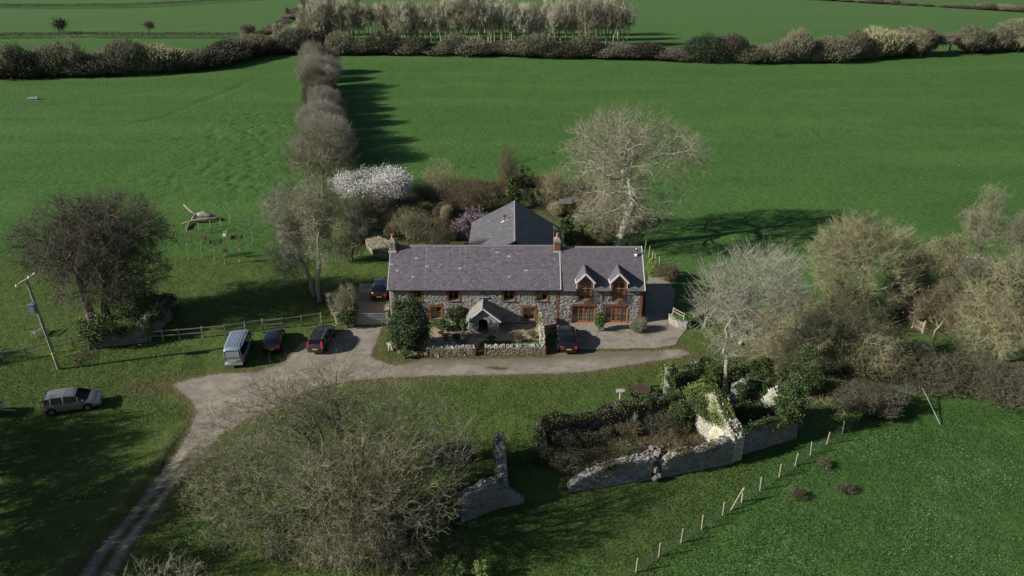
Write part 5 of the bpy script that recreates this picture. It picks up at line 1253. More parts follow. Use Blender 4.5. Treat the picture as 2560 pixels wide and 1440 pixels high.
# plantation of thin upright trees
def plant_proto(seed, n=110):
    rng = np.random.RandomState(seed); pts = crown_pts(rng, n, (0,0,.62), (.2,.2,.36), .5, .9, .1)
    PL, RL, tips, td = grow(rng, np.zeros(3), .017, [np.array([0,0,.2])], pts, rtip=.0022, wig=.06)
    s = MB(); s.addnp(*tubes_np(PL[:, [0,2,4]], RL[:, [0,2,4]], 3, False)); A, B, r_ = twig_spray(rng, tips, td, 7, .10, .0022, 1.2, .3)
    t = MB(); t.addnp(*cones_np(A, B, r_)); return t.mesh('crown', M_TWIG_GREY), s.mesh('trunk', M_BARK_OLIVE)
PP = [plant_proto(230+i) for i in range(4)]
PPp = []
for cm_, tm in PP: m2 = cm_.copy(); m2.materials[0] = M_TWIG_COPSE; PPp.append((m2, tm))
GP = 'thin bare plantation trees behind the hedgerow'
def ptree(px, py, hp, pale, lab, grp, wide=1.0, name='plantation_tree'):
    p = G(px, py); h = hp/(sc(py)*.93); t = bpy.data.objects.new(name, None); C.objects.link(t); t.location = (p[0], p[1], 0); t.rotation_euler = (0,0,rs.rand()*6.28); t.scale = (h*wide, h*wide, h); tag(t, lab, 'tree', grp)
    for nm, me_ in zip(('crown', 'trunk'), (PPp if pale else PP)[rs.randint(4)]): o = bpy.data.objects.new(nm, me_); C.objects.link(o); o.parent = t
for row in range(4):
    x = 700+row*28
    while x < (1560 if row else 1575):
        if not (row < 2 and 905 < x < 950):
            top = 14+6*math.sin(x*.02)+rs.rand()*8 + (45 if x < 760 else 0)
            by = 128-row*14+rs.rand()*5; ptree(x, by, (by-top)*(1.0 if row else 1.08), rs.rand() < .75, 'thin upright bare tree in the plantation behind the hedgerow', GP)
        x += (12+7*rs.rand()) if x > 760 else 15+8*rs.rand()
# individual hedgerow trees
def far_tree(box, base, n, m_, seed, lab, rr=.3, leaf=None, name='hedgerow_tree', **k):
    b = G(*base); b[2] = 0; c, r = crown_from(*box, b[1]); tree(name, lab, 'tree', [dict(base=b, first=[b+[0,0,(c[2]-r[2])*.6+1.0]], c=c, r=r, low=.9)], n, rr, M_BARK_DARK, m_, seed, m=6, L=1.3, rt=.03, rtip=.03, leaf=leaf, **k)
far_tree((0,108,75,190), (30,196), 420, M_TWIG_GREY, 240, 'ivy-clad bare tree at the left edge of the hedgerow', leaf=(1800,.35,M_LEAF_DK,'ivy'))
far_tree((125,92,215,185), (178,192), 520, M_TWIG_PALE, 241, 'pale crowned hedgerow tree with dark ivy centre', leaf=(900,.35,M_LEAF_DK,'ivy'))
far_tree((132,46,164,74), (148,84), 160, M_TWIG_BROWN, 242, 'small dark ivy-clad tree standing in the clipped hedge', leaf=(1100,.4,M_LEAF_DK,'ivy'))
far_tree((358,52,386,76), (372,84), 120, M_TWIG_RED, 243, 'small bare tree standing alone over the long clipped hedge')
far_tree((594,58,646,92), (617,97), 330, M_TWIG_GREY, 244, 'round bare tree at the right end of the long clipped hedge')
far_tree((712,18,726,36), (718,40), 60, M_TWIG_BROWN, 245, 'tiny tree on the slanting hedge, lower of two')
far_tree((750,0,768,14), (760,16), 60, M_TWIG_BROWN, 246, 'tiny tree on the slanting hedge, upper of two')
far_tree((2322,72,2432,125), (2372,134), 560, M_TWIG_GREY, 247, 'flat-topped wind-shaped thorn tree in the right hedgerow', leaf=(1200,.25,M_BRAMBLE,'foliage'))
far_tree((2262,74,2330,135), (2300,142), 420, M_TWIG_OLIVE, 248, 'rounded pale hedgerow tree left of the flat-topped thorn', leaf=(700,.25,M_BRAMBLE,'foliage'))
far_tree((2490,40,2600,125), (2545,130), 600, M_TWIG_PALE, 249, 'large pale grey tree at the upper right edge')
c, r = crown_from(1710, 82, 1830, 158, G(0,158)[1]+3); c[2] = r[2]*.9
leafy('holly_tree', 'dark round evergreen holly in the tall hedgerow', 'tree', (c[0],c[1],0), c, r, 15000, .3, M_LEAF_DK, 250, k=130)
for i, box in enumerate(((795,62,835,118), (765,78,800,120))):
    c, r = crown_from(*box, G(0,box[3]+6)[1]+2); c[2] = max(c[2], r[2]*.9); leafy('dark_conifer', ['taller of the two dark conifers at the far end of the shrub row', 'shorter of the two dark conifers at the far end of the shrub row'][i], 'tree', (c[0],c[1],0), c, r, 4500, .3, M_LEAF_DK, 251+i, k=60)

# shadowed border shrubs behind the house, copied from the hedge bushes
bq = []
PG = gp([(868,610),(880,520),(1040,510),(1170,530),(1170,600),(1000,612)]); PG2 = gp([(1330,520),(1560,500),(1590,590),(1540,606),(1405,606),(1400,560)]); PG3 = gp([(1060,500),(1230,478),(1400,470),(1400,520),(1300,500),(1200,540)])
for poly, k in ((PG, 16), (PG2, 12), (PG3, 10)):
    lo, hi = np.min(poly, 0), np.max(poly, 0)
    while k:
        q = lo+(hi-lo)*rs.rand(2)
        if inpoly(np.array([q[0]]), np.array([q[1]]), poly)[0] and all(np.hypot(*(q-o)) > 1.0 for o in bq): bq.append(q); k -= 1
bq.sort(key=lambda q: q[0])
for i, q in enumerate(bq):
    w = .8+.7*rs.rand(); put_bush(PROTO[[1,4,2,1,3][rs.randint(5)]], (q[0], q[1], -.1), w, w, .7+.8*rs.rand(), rs.rand()*6, '%s shadowed garden shrub from the left behind the house' % nth(i+1), 'shadowed shrubs in the borders behind the house', name='garden_shrub')
# ================================================================== the ruin and the garden walls
def xy(p): return np.array(G(*p)[:2])
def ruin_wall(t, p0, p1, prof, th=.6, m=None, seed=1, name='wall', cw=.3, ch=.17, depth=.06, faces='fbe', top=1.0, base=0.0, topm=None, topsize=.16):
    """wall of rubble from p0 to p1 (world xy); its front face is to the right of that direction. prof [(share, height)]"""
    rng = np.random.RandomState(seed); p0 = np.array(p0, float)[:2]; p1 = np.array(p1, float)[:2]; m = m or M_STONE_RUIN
    L = np.linalg.norm(p1-p0); U = (p1-p0)/L; N = np.array([U[1], -U[0]]); n = max(4, int(L/.35)); ts = np.linspace(0, 1, n+1)
    hp = np.interp(ts, [a for a, _ in prof], [b for _, b in prof])+(rng.rand(n+1)-.5)*.12*top+(np.convolve(rng.rand(n+5)-.5, np.ones(5)/3, 'valid')[:n+1]*.7 if prof[0][1] > 1.05 and L > 2 else 0); hp = np.maximum(hp, .05)
    def hf(u): return np.interp(u/L, ts, hp)
    core = MB(); v = []
    for t_, h in zip(ts, hp):
        q = p0+U*L*t_
        for o, z in ((0, base), (0, h-.05), (-th, h-.05), (-th, base)): v.append((*(q+N*o), z))
    f = []
    for i in range(n):
        a = 4*i; b = a+4
        f += [(a, b, b+1, a+1), (a+1, b+1, b+2, a+2), (a+2, b+2, b+3, a+3)]
    f += [(0,1,2,3), (4*n+3,4*n+2,4*n+1,4*n)]
    core.add(v, f); w = core.build(name, M_MORTAR, t)
    s = MB(); U3 = (*U, 0); N3 = np.array([*N, 0]); Hm = hp.max()
    if 'f' in faces: stones(s, rng, (*p0, base), U3, (0,0,1), N3, L, Hm, cw, ch, depth, lambda u, v_: v_ < hf(u)-.04)
    if 'b' in faces: stones(s, rng, (*(p1-N*th), base), (-U[0],-U[1],0), (0,0,1), -N3, L, Hm, cw, ch, depth, lambda u, v_: v_ < hf(L-u)-.04)
    if 'e' in faces:
        stones(s, rng, (*(p0-N*th), base), N3, (0,0,1), (-U[0],-U[1],0), th, hp[0], cw, ch, depth); stones(s, rng, (*p1, base), -N3, (0,0,1), U3, th, hp[-1], cw, ch, depth)
    if top:
        k = int(L*th/(topsize**2)*.9*top); u = rng.rand(k)*L; o = rng.rand(k)*th
        for a, b in zip(u, o):
            c = np.array([*(p0+U*a-N*b), hf(a)-.04]); sz = topsize*(.5+.8*rng.rand()); d = unit(rng.normal(size=3)+[0,0,.3]); s.bar(c-d*sz*.5, c+d*sz*.5, sz*(.6+.5*rng.rand()), sz*(.5+.5*rng.rand()), unit(rng.normal(size=3)))
    o = s.build(name+'_stone', m); o.parent = w; o['kind'] = 'stuff'
    return w, (p0, U, N, L, hf)

def ivy_on(t, info, n, seed, th=.6, m=None, zlo=.5, size=.11, out=.25, u0=0., u1=1., name='ivy', face=1.0):
    p0, U, N, L, hf = info; rng = np.random.RandomState(seed)
    k = max(6, int((u1-u0)*L*4)); uc = (u0+(u1-u0)*rng.rand(k))*L; zc = np.array([hf(a)*(zlo+(1.02-zlo)*rng.rand()**.6) for a in uc]); oc = np.where(rng.rand(k) < .45*face, .02, -th*rng.rand(k)); i = rng.randint(k, size=n)
    u = uc[i]+rng.normal(size=n)*.28; o = oc[i]+out*rng.rand(n)*np.where(oc[i] > 0, 1, .3)+rng.normal(size=n)*.06; z = np.maximum(zc[i]+rng.normal(size=n)*.22, .03)
    z = np.where((o < 0) & (o > -th), np.maximum(z, np.interp(np.clip(u, 0, L), [0, L], [0, 0])+hf(np.clip(u, 0, L))*.98), z)
    P = np.stack([p0[0]+U[0]*u+N[0]*o, p0[1]+U[1]*u+N[1]*o, z+out*.35*rng.rand(n)], 1); b = MB(); b.addnp(*leaf_quads(rng, P, size)); return b.build(name, m or M_IVY, t)

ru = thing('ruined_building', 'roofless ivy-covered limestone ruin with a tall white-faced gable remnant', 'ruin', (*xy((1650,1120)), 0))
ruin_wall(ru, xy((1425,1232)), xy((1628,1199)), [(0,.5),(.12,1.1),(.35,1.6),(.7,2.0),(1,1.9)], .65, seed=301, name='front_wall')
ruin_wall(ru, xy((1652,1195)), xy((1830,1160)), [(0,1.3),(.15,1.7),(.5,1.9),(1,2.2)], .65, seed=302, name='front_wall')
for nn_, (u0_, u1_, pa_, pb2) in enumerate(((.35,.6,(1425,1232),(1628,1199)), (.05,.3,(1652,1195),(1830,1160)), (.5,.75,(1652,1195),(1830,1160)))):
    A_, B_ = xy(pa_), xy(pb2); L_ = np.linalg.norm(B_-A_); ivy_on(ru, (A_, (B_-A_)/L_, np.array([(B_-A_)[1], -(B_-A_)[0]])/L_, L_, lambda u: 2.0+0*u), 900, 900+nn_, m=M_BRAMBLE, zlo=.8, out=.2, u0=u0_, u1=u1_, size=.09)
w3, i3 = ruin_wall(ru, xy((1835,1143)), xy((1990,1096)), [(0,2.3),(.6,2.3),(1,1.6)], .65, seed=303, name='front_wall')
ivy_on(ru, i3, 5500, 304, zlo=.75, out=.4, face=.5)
# tall gable remnant: white west face
gA, gB = xy((1745,1082)), xy((1826,1158)); gA = gA+unit(gA-gB)*.6
wB, iB = ruin_wall(ru, gA, gB, [(0,2.6),(.2,3.9),(.42,4.7),(.6,3.7),(.8,2.8),(1,2.2)], 1.0, M_LIME, 305, 'gable_wall', cw=.34, ch=.2, depth=.05, top=.8)
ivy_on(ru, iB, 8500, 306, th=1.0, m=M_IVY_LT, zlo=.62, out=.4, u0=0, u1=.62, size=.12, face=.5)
ivy_on(ru, iB, 5500, 307, th=1.0, m=M_IVY, zlo=.15, out=.45, u0=0, u1=.42, size=.12, face=1.6)
ivy_on(ru, iB, 1300, 308, th=1.0, m=M_LEAF_YEL, zlo=.55, out=.12, u0=.45, u1=.75, size=.09, face=2)
# rounded rendered niche on its white face
p0, U, N, L, hf = iB; nb = MB(); cx_ = .66*L; cz_ = .15; v = []; K = 20
for k in range(K+1):
    a = math.pi*k/K; v.append((*(p0+U*(cx_-1.25*math.cos(a))+N*.085), cz_+2.05*math.sin(a)))
nb.add(v, [tuple(range(K+1))]); v2 = [np.array(q)-np.array([*N, 0])*.1 for q in v]; nb.add(v+v2, [(i, i+1, i+K+2, i+K+1) for i in range(K)])
nb.build('rendered_niche', mat('smooth_lime_render', (.40,.38,.28), (.56,.54,.42), scale=1.5, rough=1, c3=(.28,.27,.16), s3=1.1, t3=(.45,.65)), ru)
# back wall under ivy and its return
wC, iC = ruin_wall(ru, xy((1352,1112)), xy((1700,1042)), [(0,2.0),(.15,2.1),(.5,2.0),(1,2.2)], .55, seed=309, name='back_wall')
ivy_on(ru, iC, 12000, 310, m=M_IVY, zlo=.7, out=.35, face=.8); ivy_on(ru, iC, 7000, 311, m=M_BRAMBLE, zlo=.1, out=.6, face=1.6, name='bramble')
wE, iE = ruin_wall(ru, xy((1349,1118))+np.array([-.3,.5]), xy((1352,1140)), [(0,2.1),(1,1.2)], .5, seed=312, name='return_wall'); ivy_on(ru, iE, 1800, 313)
wF, iF = ruin_wall(ru, xy((1665,1000)), xy((1745,985)), [(0,3.0),(.4,2.6),(1,3.0)], .6, seed=314, name='back_wall'); ivy_on(ru, iF, 5000, 315, out=.5, zlo=.4)
wG, iG = ruin_wall(ru, xy((1655,1012)), xy((1690,1040)), [(0,2.6),(1,1.6)], .5, seed=316, name='return_wall'); ivy_on(ru, iG, 3200, 317, out=.5, zlo=.4)
wH, iH = ruin_wall(ru, xy((1835,1040)), xy((1905,1012)), [(0,2.8),(.5,2.6),(1,2.2)], .7, seed=318, name='back_wall'); ivy_on(ru, iH, 5000, 319, out=.5, zlo=.6)
hA, hB = xy((1893,1042)), xy((1946,1078))
wI, iI = ruin_wall(ru, hA, hB, [(0,1.5),(.45,3.6),(.75,2.6),(1,1.8)], .8, M_LIME, 320, 'gable_wall', cw=.32, ch=.2, top=.8); ivy_on(ru, iI, 2400, 321, th=.8, out=.3, zlo=.9, face=.4)
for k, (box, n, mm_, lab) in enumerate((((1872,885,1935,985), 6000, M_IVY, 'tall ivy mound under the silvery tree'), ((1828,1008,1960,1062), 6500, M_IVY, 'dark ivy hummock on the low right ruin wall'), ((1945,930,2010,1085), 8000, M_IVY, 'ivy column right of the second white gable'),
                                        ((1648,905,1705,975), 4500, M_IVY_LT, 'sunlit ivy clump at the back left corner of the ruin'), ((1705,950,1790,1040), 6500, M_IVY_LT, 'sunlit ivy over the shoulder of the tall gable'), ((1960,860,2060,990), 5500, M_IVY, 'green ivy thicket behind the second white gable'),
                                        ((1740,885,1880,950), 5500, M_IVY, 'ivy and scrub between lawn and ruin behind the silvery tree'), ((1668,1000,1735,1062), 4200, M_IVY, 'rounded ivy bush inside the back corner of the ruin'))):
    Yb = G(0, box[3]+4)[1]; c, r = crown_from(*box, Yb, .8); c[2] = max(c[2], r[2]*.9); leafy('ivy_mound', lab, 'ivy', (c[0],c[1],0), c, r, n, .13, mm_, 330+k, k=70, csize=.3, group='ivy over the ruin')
# stub walls left of the ruin
st_ = thing('ruined_wall', 'low ruined wall corner with dry vine stems on its sunlit side, right of the foreground tree', 'ruin', (*xy((1240,1250)), 0))
a0 = xy((1246,1262)); a1 = a0+np.array([-.35,5.6])
wD, iD_ = ruin_wall(st_, a1, a0, [(0,2.0),(.5,2.1),(1,2.0)], .65, seed=341, name='side_wall')
rng = np.random.RandomState(342); p0, U, N, L, hf = iD_; n = 700; u = rng.rand(n)*L; z0 = rng.rand(n)*.6
A = np.stack([p0[0]+U[0]*u+N[0]*.08, p0[1]+U[1]*u+N[1]*.08, z0], 1); B = A+np.stack([rng.normal(size=n)*.05+N[0]*.06, rng.normal(size=n)*.12, .9+rng.rand(n)*.7], 1)
vb = MB(); vb.addnp(*cones_np(A, B, .02)); vb.build('dry_vine', mat('dry_vine_stems', (.34,.29,.20), (.52,.46,.34), scale=3, island=.5), st_)
ruin_wall(st_, xy((1158,1307)), xy((1243,1272)), [(0,2.2),(1,2.1)], .65, seed=343, name='front_wall'); ruin_wall(st_, xy((1243,1272)), xy((1310,1259)), [(0,2.1),(.5,1.3),(1,.3)], .65, seed=344, name='front_wall')
w_, i_ = ruin_wall(st_, xy((1085,1165)), xy((1180,1145)), [(0,1.2),(.5,1.5),(1,1.4)], .6, seed=345, name='back_wall'); ivy_on(st_, i_, 2500, 346, m=M_BRAMBLE, zlo=.5)
# rubble stones in the breach, each its own
rng = np.random.RandomState(350); rm = MB(); rm.add([(-.5,-.42,-.4),(.5,-.5,-.45),(.46,.5,-.4),(-.4,.46,-.5),(-.36,-.3,.42),(.32,-.38,.5),(.4,.3,.36),(-.3,.4,.45)], [(0,3,2,1),(4,5,6,7),(0,1,5,4),(1,2,6,5),(2,3,7,6),(3,0,4,7)])
rme = rm.mesh('stone', mat('tumbled_stone', (.09,.08,.078), (.28,.255,.24), scale=5, objrand=.8, rough=1))
for k in range(120):
    q = rng.rand(); c = G(1575+80*q+rng.normal()*13, 1163-25*abs(q-.3)+rng.normal()*13); h = .7*(1-abs(q-.75))*rng.rand()+.1
    o = bpy.data.objects.new('stone', rme); C.objects.link(o); o.parent = ru; o.location = Vector((c[0], c[1], h))-Vector(ru['_abs']); s_ = .16+.3*rng.rand()**2; o.scale = (s_*1.3, s_, s_*.8); o.rotation_euler = (rng.rand()*6, rng.rand()*6, rng.rand()*6)
for k in range(34):
    c = G(1632+14*rng.rand(), 1205-60*rng.rand()); o = bpy.data.objects.new('stone', rme); C.objects.link(o); o.parent = ru; o.location = Vector((c[0], c[1], .2+1.2*rng.rand()*(1-k/40)))-Vector(ru['_abs']); s_ = .25+.3*rng.rand(); o.scale = (s_*1.2, s_, s_*.8); o.rotation_euler = (rng.rand()*6, rng.rand()*6, rng.rand()*6)
for k, (px, py, w_, h_, mm_) in enumerate(((1395,1120,1.3,1.0,M_TWIG_BROWN),(1450,1110,1.4,.8,M_TWIG_RED),(1510,1098,1.3,.9,M_TWIG_BROWN),(1570,1092,1.2,.9,M_TWIG_RED),(1640,1080,1.4,1.1,M_TWIG_BROWN),(1690,1075,1.1,1.0,M_TWIG_RED),(1420,1165,1.2,.7,M_TWIG_OLIVE),(1560,1130,1.0,.6,M_TWIG_OLIVE),(1350,1150,1.0,.7,M_TWIG_BROWN))):
    c = G(px, py); thicket('bramble_bush', '%s bramble bush from the left among those inside the ruin' % nth([2,4,5,7,8,9,3,6,1][k]), 'bramble', (c[0],c[1],0), (c[0],c[1],h_*.5), (w_,w_*.7,h_), 900, .4, .012, mm_, 380+k*3, leaf=(900,.1,[M_BRAMBLE,M_IVY,M_LEAF_LT][k%3],'foliage'), rnd=1.3, stems=5, group='bramble bushes inside the ruin')
# brambles and rank growth inside the ruin
def undergrowth(name, poly, n, L, rt_, m_, lf, seed, hmax=.7, label=None, leafn=1.0):
    rng = np.random.RandomState(seed); P = np.array(gp(poly)); lo, hi = P.min(0), P.max(0); q = lo+(hi-lo)*rng.rand(n*3, 2); q = q[inpoly(q[:, 0], q[:, 1], P)][:n]; k = len(q)
    hz = hmax*np.clip(.45+.9*npnoise(q[:, 0], q[:, 1], seed, .5, 3), .08, 1.2); z = rng.rand(k)**.7*hz; A = np.column_stack([q, z]); d = unit(rng.normal(size=(k, 3))+[0,0,.35])
    b = MB(); b.addnp(*cones_np(A-d*L*.5, A+d*L*.6, rt_)); o = tag(b.build(name, m_), label, kind='stuff')
    if lf:
        A2 = A[rng.rand(k) < leafn]+[0,0,.05]; b = MB(); b.addnp(*leaf_quads(rng, A2, .11)); tag(b.build(name+'_leaves', lf), (label or name)+', its leaves', kind='stuff')
undergrowth('bramble', [(1350,1110),(1690,1040),(1755,1080),(1815,1120),(1820,1150),(1650,1165),(1560,1160),(1430,1205),(1380,1170)], 9000, .5, .010, M_TWIG_RED, M_BRAMBLE, 360, .9, 'dead brown brambles filling the inside of the ruin', .45)
undergrowth('weed_patch', [(1360,1110),(1690,1045),(1815,1120),(1820,1150),(1650,1165),(1430,1205)], 1600, .3, .010, M_TWIG_OLIVE, M_LEAF_LT, 368, .5, 'green weeds among the brambles inside the ruin', .9)
undergrowth('rank_grass', [(1425,1195),(1500,1120),(1600,1100),(1620,1130),(1500,1170),(1440,1225)], 2200, .35, .012, M_TWIG_OLIVE, M_LEAF_LT, 361, .5, 'rank green grass on the rubble bank at the left end of the ruin', .8)
undergrowth('undergrowth', [(700,1430),(640,1330),(760,1270),(900,1240),(1150,1260),(1160,1330),(1200,1440)], 7000, .4, .009, M_FOREG, M_IVY, 362, .6, 'leafy undergrowth below the foreground tree', .8)
undergrowth('nettle_patch', [(380,1330),(520,1180),(640,1130),(720,1180),(640,1300),(470,1440),(360,1440)], 3500, .2, .006, M_LEAF_LT, M_LEAF_LT, 363, .22, 'low fresh green growth between lane and foreground tree', .9)
undergrowth('bank_scrub', [(1860,900),(2020,880),(2250,860),(2330,890),(2560,930),(2560,1000),(2330,1000),(2200,1010),(2080,1060),(1990,1080)], 9000, .5, .011, M_TWIG_OLIVE, M_BRAMBLE, 364, .9, 'tangled brambles on the right bank', .5)
undergrowth('garden_scrub', [(870,600),(960,540),(1100,520),(1170,520),(1175,600),(1000,612),(940,640)], 6000, .4, .011, M_TWIG_BROWN, M_LEAF, 365, .8, 'dense border planting behind the farmhouse', .7)
undergrowth('border_scrub', [(1300,500),(1560,500),(1560,608),(1400,612),(1395,560)], 6000, .4, .011, M_TWIG_BROWN, M_LEAF, 366, .8, 'shaded border planting behind the dormer wing', .7)
undergrowth('dead_leaves', [(170,905),(220,850),(250,880),(200,920)], 600, .2, .012, M_TWIG_RED, M_BRAMBLE, 367, .3, 'dead leaves by the left rail fence', .6)
# bright shrub at the bottom edge, and small tree in the ruin
for k, (box, n, lab) in enumerate((((1180,1395,1225,1450), 1500, 'lime-green young shrub at the bottom edge, the right of two'), ((1095,1400,1165,1470), 1300, 'olive-green young shrub at the bottom edge, the left of two'))):
    Yb = G(0, 1448)[1]; c, r = crown_from(*box, Yb); c[2] = max(c[2], r[2]); leafy('young_shrub', lab, 'shrub', (c[0],c[1],0), c, r, n, .09, M_LEAF_YEL if k == 0 else M_LEAF_LT, 370+k, k=30)
b = G(1582,1082); b[2] = 0; tree('young_tree', 'slim white-stemmed bare sapling growing inside the ruin', 'tree', [dict(base=b, first=[b+[0,0,.9]], c=b+[.05,0,1.5], r=np.array([.4,.4,.75]))], 40, .045, M_TWIG_WHITE, M_TWIG_WHITE, 372, m=3, L=.25, rt=.008, rtip=.010)
for k, (px, py) in enumerate(((2110,1228),(1992,1240),(2060,1165))):
    c = G(px, py); thicket('brushwood_heap', ['dark brushwood tuft in the daisy meadow, the largest and rightmost', 'small dark weed tuft left of the largest brushwood tuft', 'brown weed tuft nearest the wire fence in the meadow'][k], 'brush', (c[0],c[1],0), (c[0],c[1],.15), (.75-.15*k,.6,.35), 500, .3, .010, M_TWIG_BROWN, 373+k, leaf=(300,.09,M_BRAMBLE,'foliage'), stems=4)

# ---------------- ruined hut under the dark round tree
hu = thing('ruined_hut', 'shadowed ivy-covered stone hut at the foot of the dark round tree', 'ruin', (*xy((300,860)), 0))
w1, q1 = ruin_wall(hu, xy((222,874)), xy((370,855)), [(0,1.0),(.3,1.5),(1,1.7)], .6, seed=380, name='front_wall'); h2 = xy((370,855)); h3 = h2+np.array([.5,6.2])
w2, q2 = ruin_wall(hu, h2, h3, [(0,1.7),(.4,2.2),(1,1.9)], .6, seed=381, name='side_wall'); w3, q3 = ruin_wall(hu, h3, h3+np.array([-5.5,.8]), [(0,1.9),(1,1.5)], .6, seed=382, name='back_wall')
for q, n, s_ in ((q1, 3500, 383), (q2, 7000, 384), (q3, 3500, 385)): ivy_on(hu, q, n, s_, out=.5, zlo=.15 if s_ == 384 else .65, face=1.5 if s_ == 384 else 1)
for k, (box, lab) in enumerate((((190,782,300,858), 'dark ivy mound left of the ruined hut wall'), ((265,700,400,800), 'dark bramble mass behind the ruined hut'))):
    Yb = G(0, box[3]+8)[1]; c, r = crown_from(*box, Yb+.4, .8); c[2] = max(c[2], r[2]*.8); leafy('ivy_mound', lab, 'ivy', (c[0],c[1],0), c, r, 6000, .15, M_IVY, 386+k, k=60, csize=.3)

# ---------------- low ruin beside the yard gate
yr = thing('yard_ruin', 'low rubble enclosure wall beside the steel yard gate', 'ruin', (*xy((860,805)), 0))
ya, yb_, yc_, yd_ = xy((806,735)), xy((843,812)), xy((888,812)), xy((884,738))
w1, q1 = ruin_wall(yr, ya, yb_, [(0,1.1),(.5,1.3),(1,.9)], .5, M_STONE_GARDEN, 390, 'side_wall'); w2, q2 = ruin_wall(yr, yb_+[.1,0], yc_, [(0,1.2),(1,1.5)], .5, M_STONE_GARDEN, 391, 'front_wall'); w3, q3 = ruin_wall(yr, yc_, yd_, [(0,1.6),(.6,1.9),(1,1.5)], .5, M_STONE_GARDEN, 392, 'side_wall')
for q, n, s_ in ((q2, 1500, 393), (q3, 1500, 394), (q1, 900, 395)): ivy_on(yr, q, n, s_, m=M_BRAMBLE if s_ == 395 else M_IVY)
# terrace walling behind the left gable
te = thing('terrace_wall', 'curved sunlit stone terrace edging behind the left gable of the farmhouse', 'wall', (*xy((940,635)), 0))
P_ = [(912,600),(918,622),(935,640),(958,648),(972,648)]
for k in range(4): ruin_wall(te, xy(P_[k]), xy(P_[k+1]), [(0,.6),(1,.6)], .4, M_STONE_GARDEN, 396+k, 'wall', cw=.25, ch=.14)
rng = np.random.RandomState(400); pv = MB(); poly = np.array(gp([(915,600),(920,620),(937,637),(972,645),(972,612),(940,600)])); q = poly.min(0)+(poly.max(0)-poly.min(0))*rng.rand(900, 2); q = q[inpoly(q[:, 0], q[:, 1], poly)]
for a in q: pv.bar((a[0]-.12*rng.rand()-.06,a[1],.58+.05*rng.rand()),(a[0]+.1+.1*rng.rand(),a[1]+.06*rng.normal(),.58+.06*rng.rand()),.18+.12*rng.rand(),.1)
tag(pv.build('terrace_stone', M_STONE_GARDEN, te), kind='stuff')

# ---------------- front garden walls
gw = thing('garden_wall', 'low sunlit front garden wall with upright coping stones, right of the path', 'wall', (*xy((1290,888)), 0))
gl = thing('garden_wall', 'low shaded front garden wall with upright coping stones, left of the path', 'wall', (*xy((1130,890)), 0))
cop = MB(); cop.add([(-.5,-.5,-.1),(.5,-.5,-.1),(.5,.5,-.1),(-.5,.5,-.1),(-.38,-.4,.75),(.3,-.35,.9),(.35,.3,.8),(-.3,.4,1.0)], [(0,3,2,1),(4,5,6,7),(0,1,5,4),(1,2,6,5),(2,3,7,6),(3,0,4,7)])
cme = cop.mesh('coping_stone', mat('coping_limestone', (.20,.19,.17), (.50,.48,.44), scale=6, objrand=.9, rough=1))
rng = np.random.RandomState(401)
for t_, pa, pb_, h_, n_ in ((gw, (1213,888), (1363,886), .85, 30), (gl, (1068,892), (1187,889), .85, 24)):
    pa, pb_ = xy(pa), xy(pb_); w_, q_ = ruin_wall(t_, pa, pb_, [(0,h_),(1,h_)], .4, M_STONE_GARDEN, 402+n_, 'wall', cw=.22, ch=.12, depth=.08, top=.3, topsize=.08)
    for k in range(n_):
        s_ = (k+.5)/n_; c = pa+(pb_-pa)*s_+np.array([0,.2])
        o = bpy.data.objects.new('coping_stone', cme); C.objects.link(o); o.parent = t_; o.location = Vector((c[0]+rng.normal()*.02, c[1]+rng.normal()*.03, h_-.03))-Vector(t_['_abs'])
        o.scale = (.12+.10*rng.rand(), .3+.1*rng.rand(), .14+.13*rng.rand()); o.rotation_euler = (rng.normal()*.15, rng.normal()*.15, rng.normal()*.25)
    bq = MB()
    for e_ in (pa, pb_):
        for z in np.arange(0, h_, .085): bq.box(e_[0]-.07, e_[0]+.07, e_[1]-.1, e_[1]+.42, z+.005, z+.079)
    tag(bq.build('brick_quoin', M_BRICK, t_), kind='stuff')
sw = thing('end_wall', 'mossy pale-topped wall closing the right side of the front garden', 'wall', (*xy((1362,880)), 0))
e0 = xy((1352,812))+np.array([0,0]); e1 = xy((1364,884))+np.array([-.05,.3]); w_, q_ = ruin_wall(sw, np.array([e1[0]-.42, YF-.6]), np.array([e1[0]-.42, e1[1]]), [(0,1.75),(.3,1.45),(1,1.05)], .42, mat('mossy_coping', (.28,.26,.20), (.58,.55,.47), scale=7, island=.6, rough=1, c3=(.20,.23,.08), s3=1.8, t3=(.48,.62)), 410, 'wall', cw=.22, ch=.13, top=1.2, topsize=.14)
ivy_on(sw, q_, 500, 411, m=M_LEAF_LT, zlo=.5, u0=.0, u1=.4, size=.08)
# raised bed, plank and log heap by the bay tree
rb = thing('raised_bed', 'stone edged raised bed under the bay tree', 'planter', (*xy((1020,888)), 0)); P_ = [(995,884),(1050,886),(1078,893)]
for k in range(2): ruin_wall(rb, xy(P_[k]), xy(P_[k+1]), [(0,.3),(1,.28)], .25, M_STONE_GARDEN, 412+k, 'wall', cw=.2, ch=.12, depth=.04, top=.5, topsize=.08)
pk = MB(); a, b = G(1050,876), G(1097,893); pk.bar(a+[0,0,.35], b+[0,0,.08], .06, .2); tag(pk.build('timber_plank', M_POST), 'weathered plank edging lying at the corner left of the garden wall', 'plank')
lh = thing('log_heap', 'heap of pale split logs beside the bay tree', 'logs', (*xy((982,873)), 0)); lg = MB(); lg.tube([(-.5,0,0),(.5,0,0)], 1, 8); lgm = lg.mesh('log', mat('split_log', (.30,.24,.18), (.62,.54,.46), scale=8, objrand=.8, rough=.9))
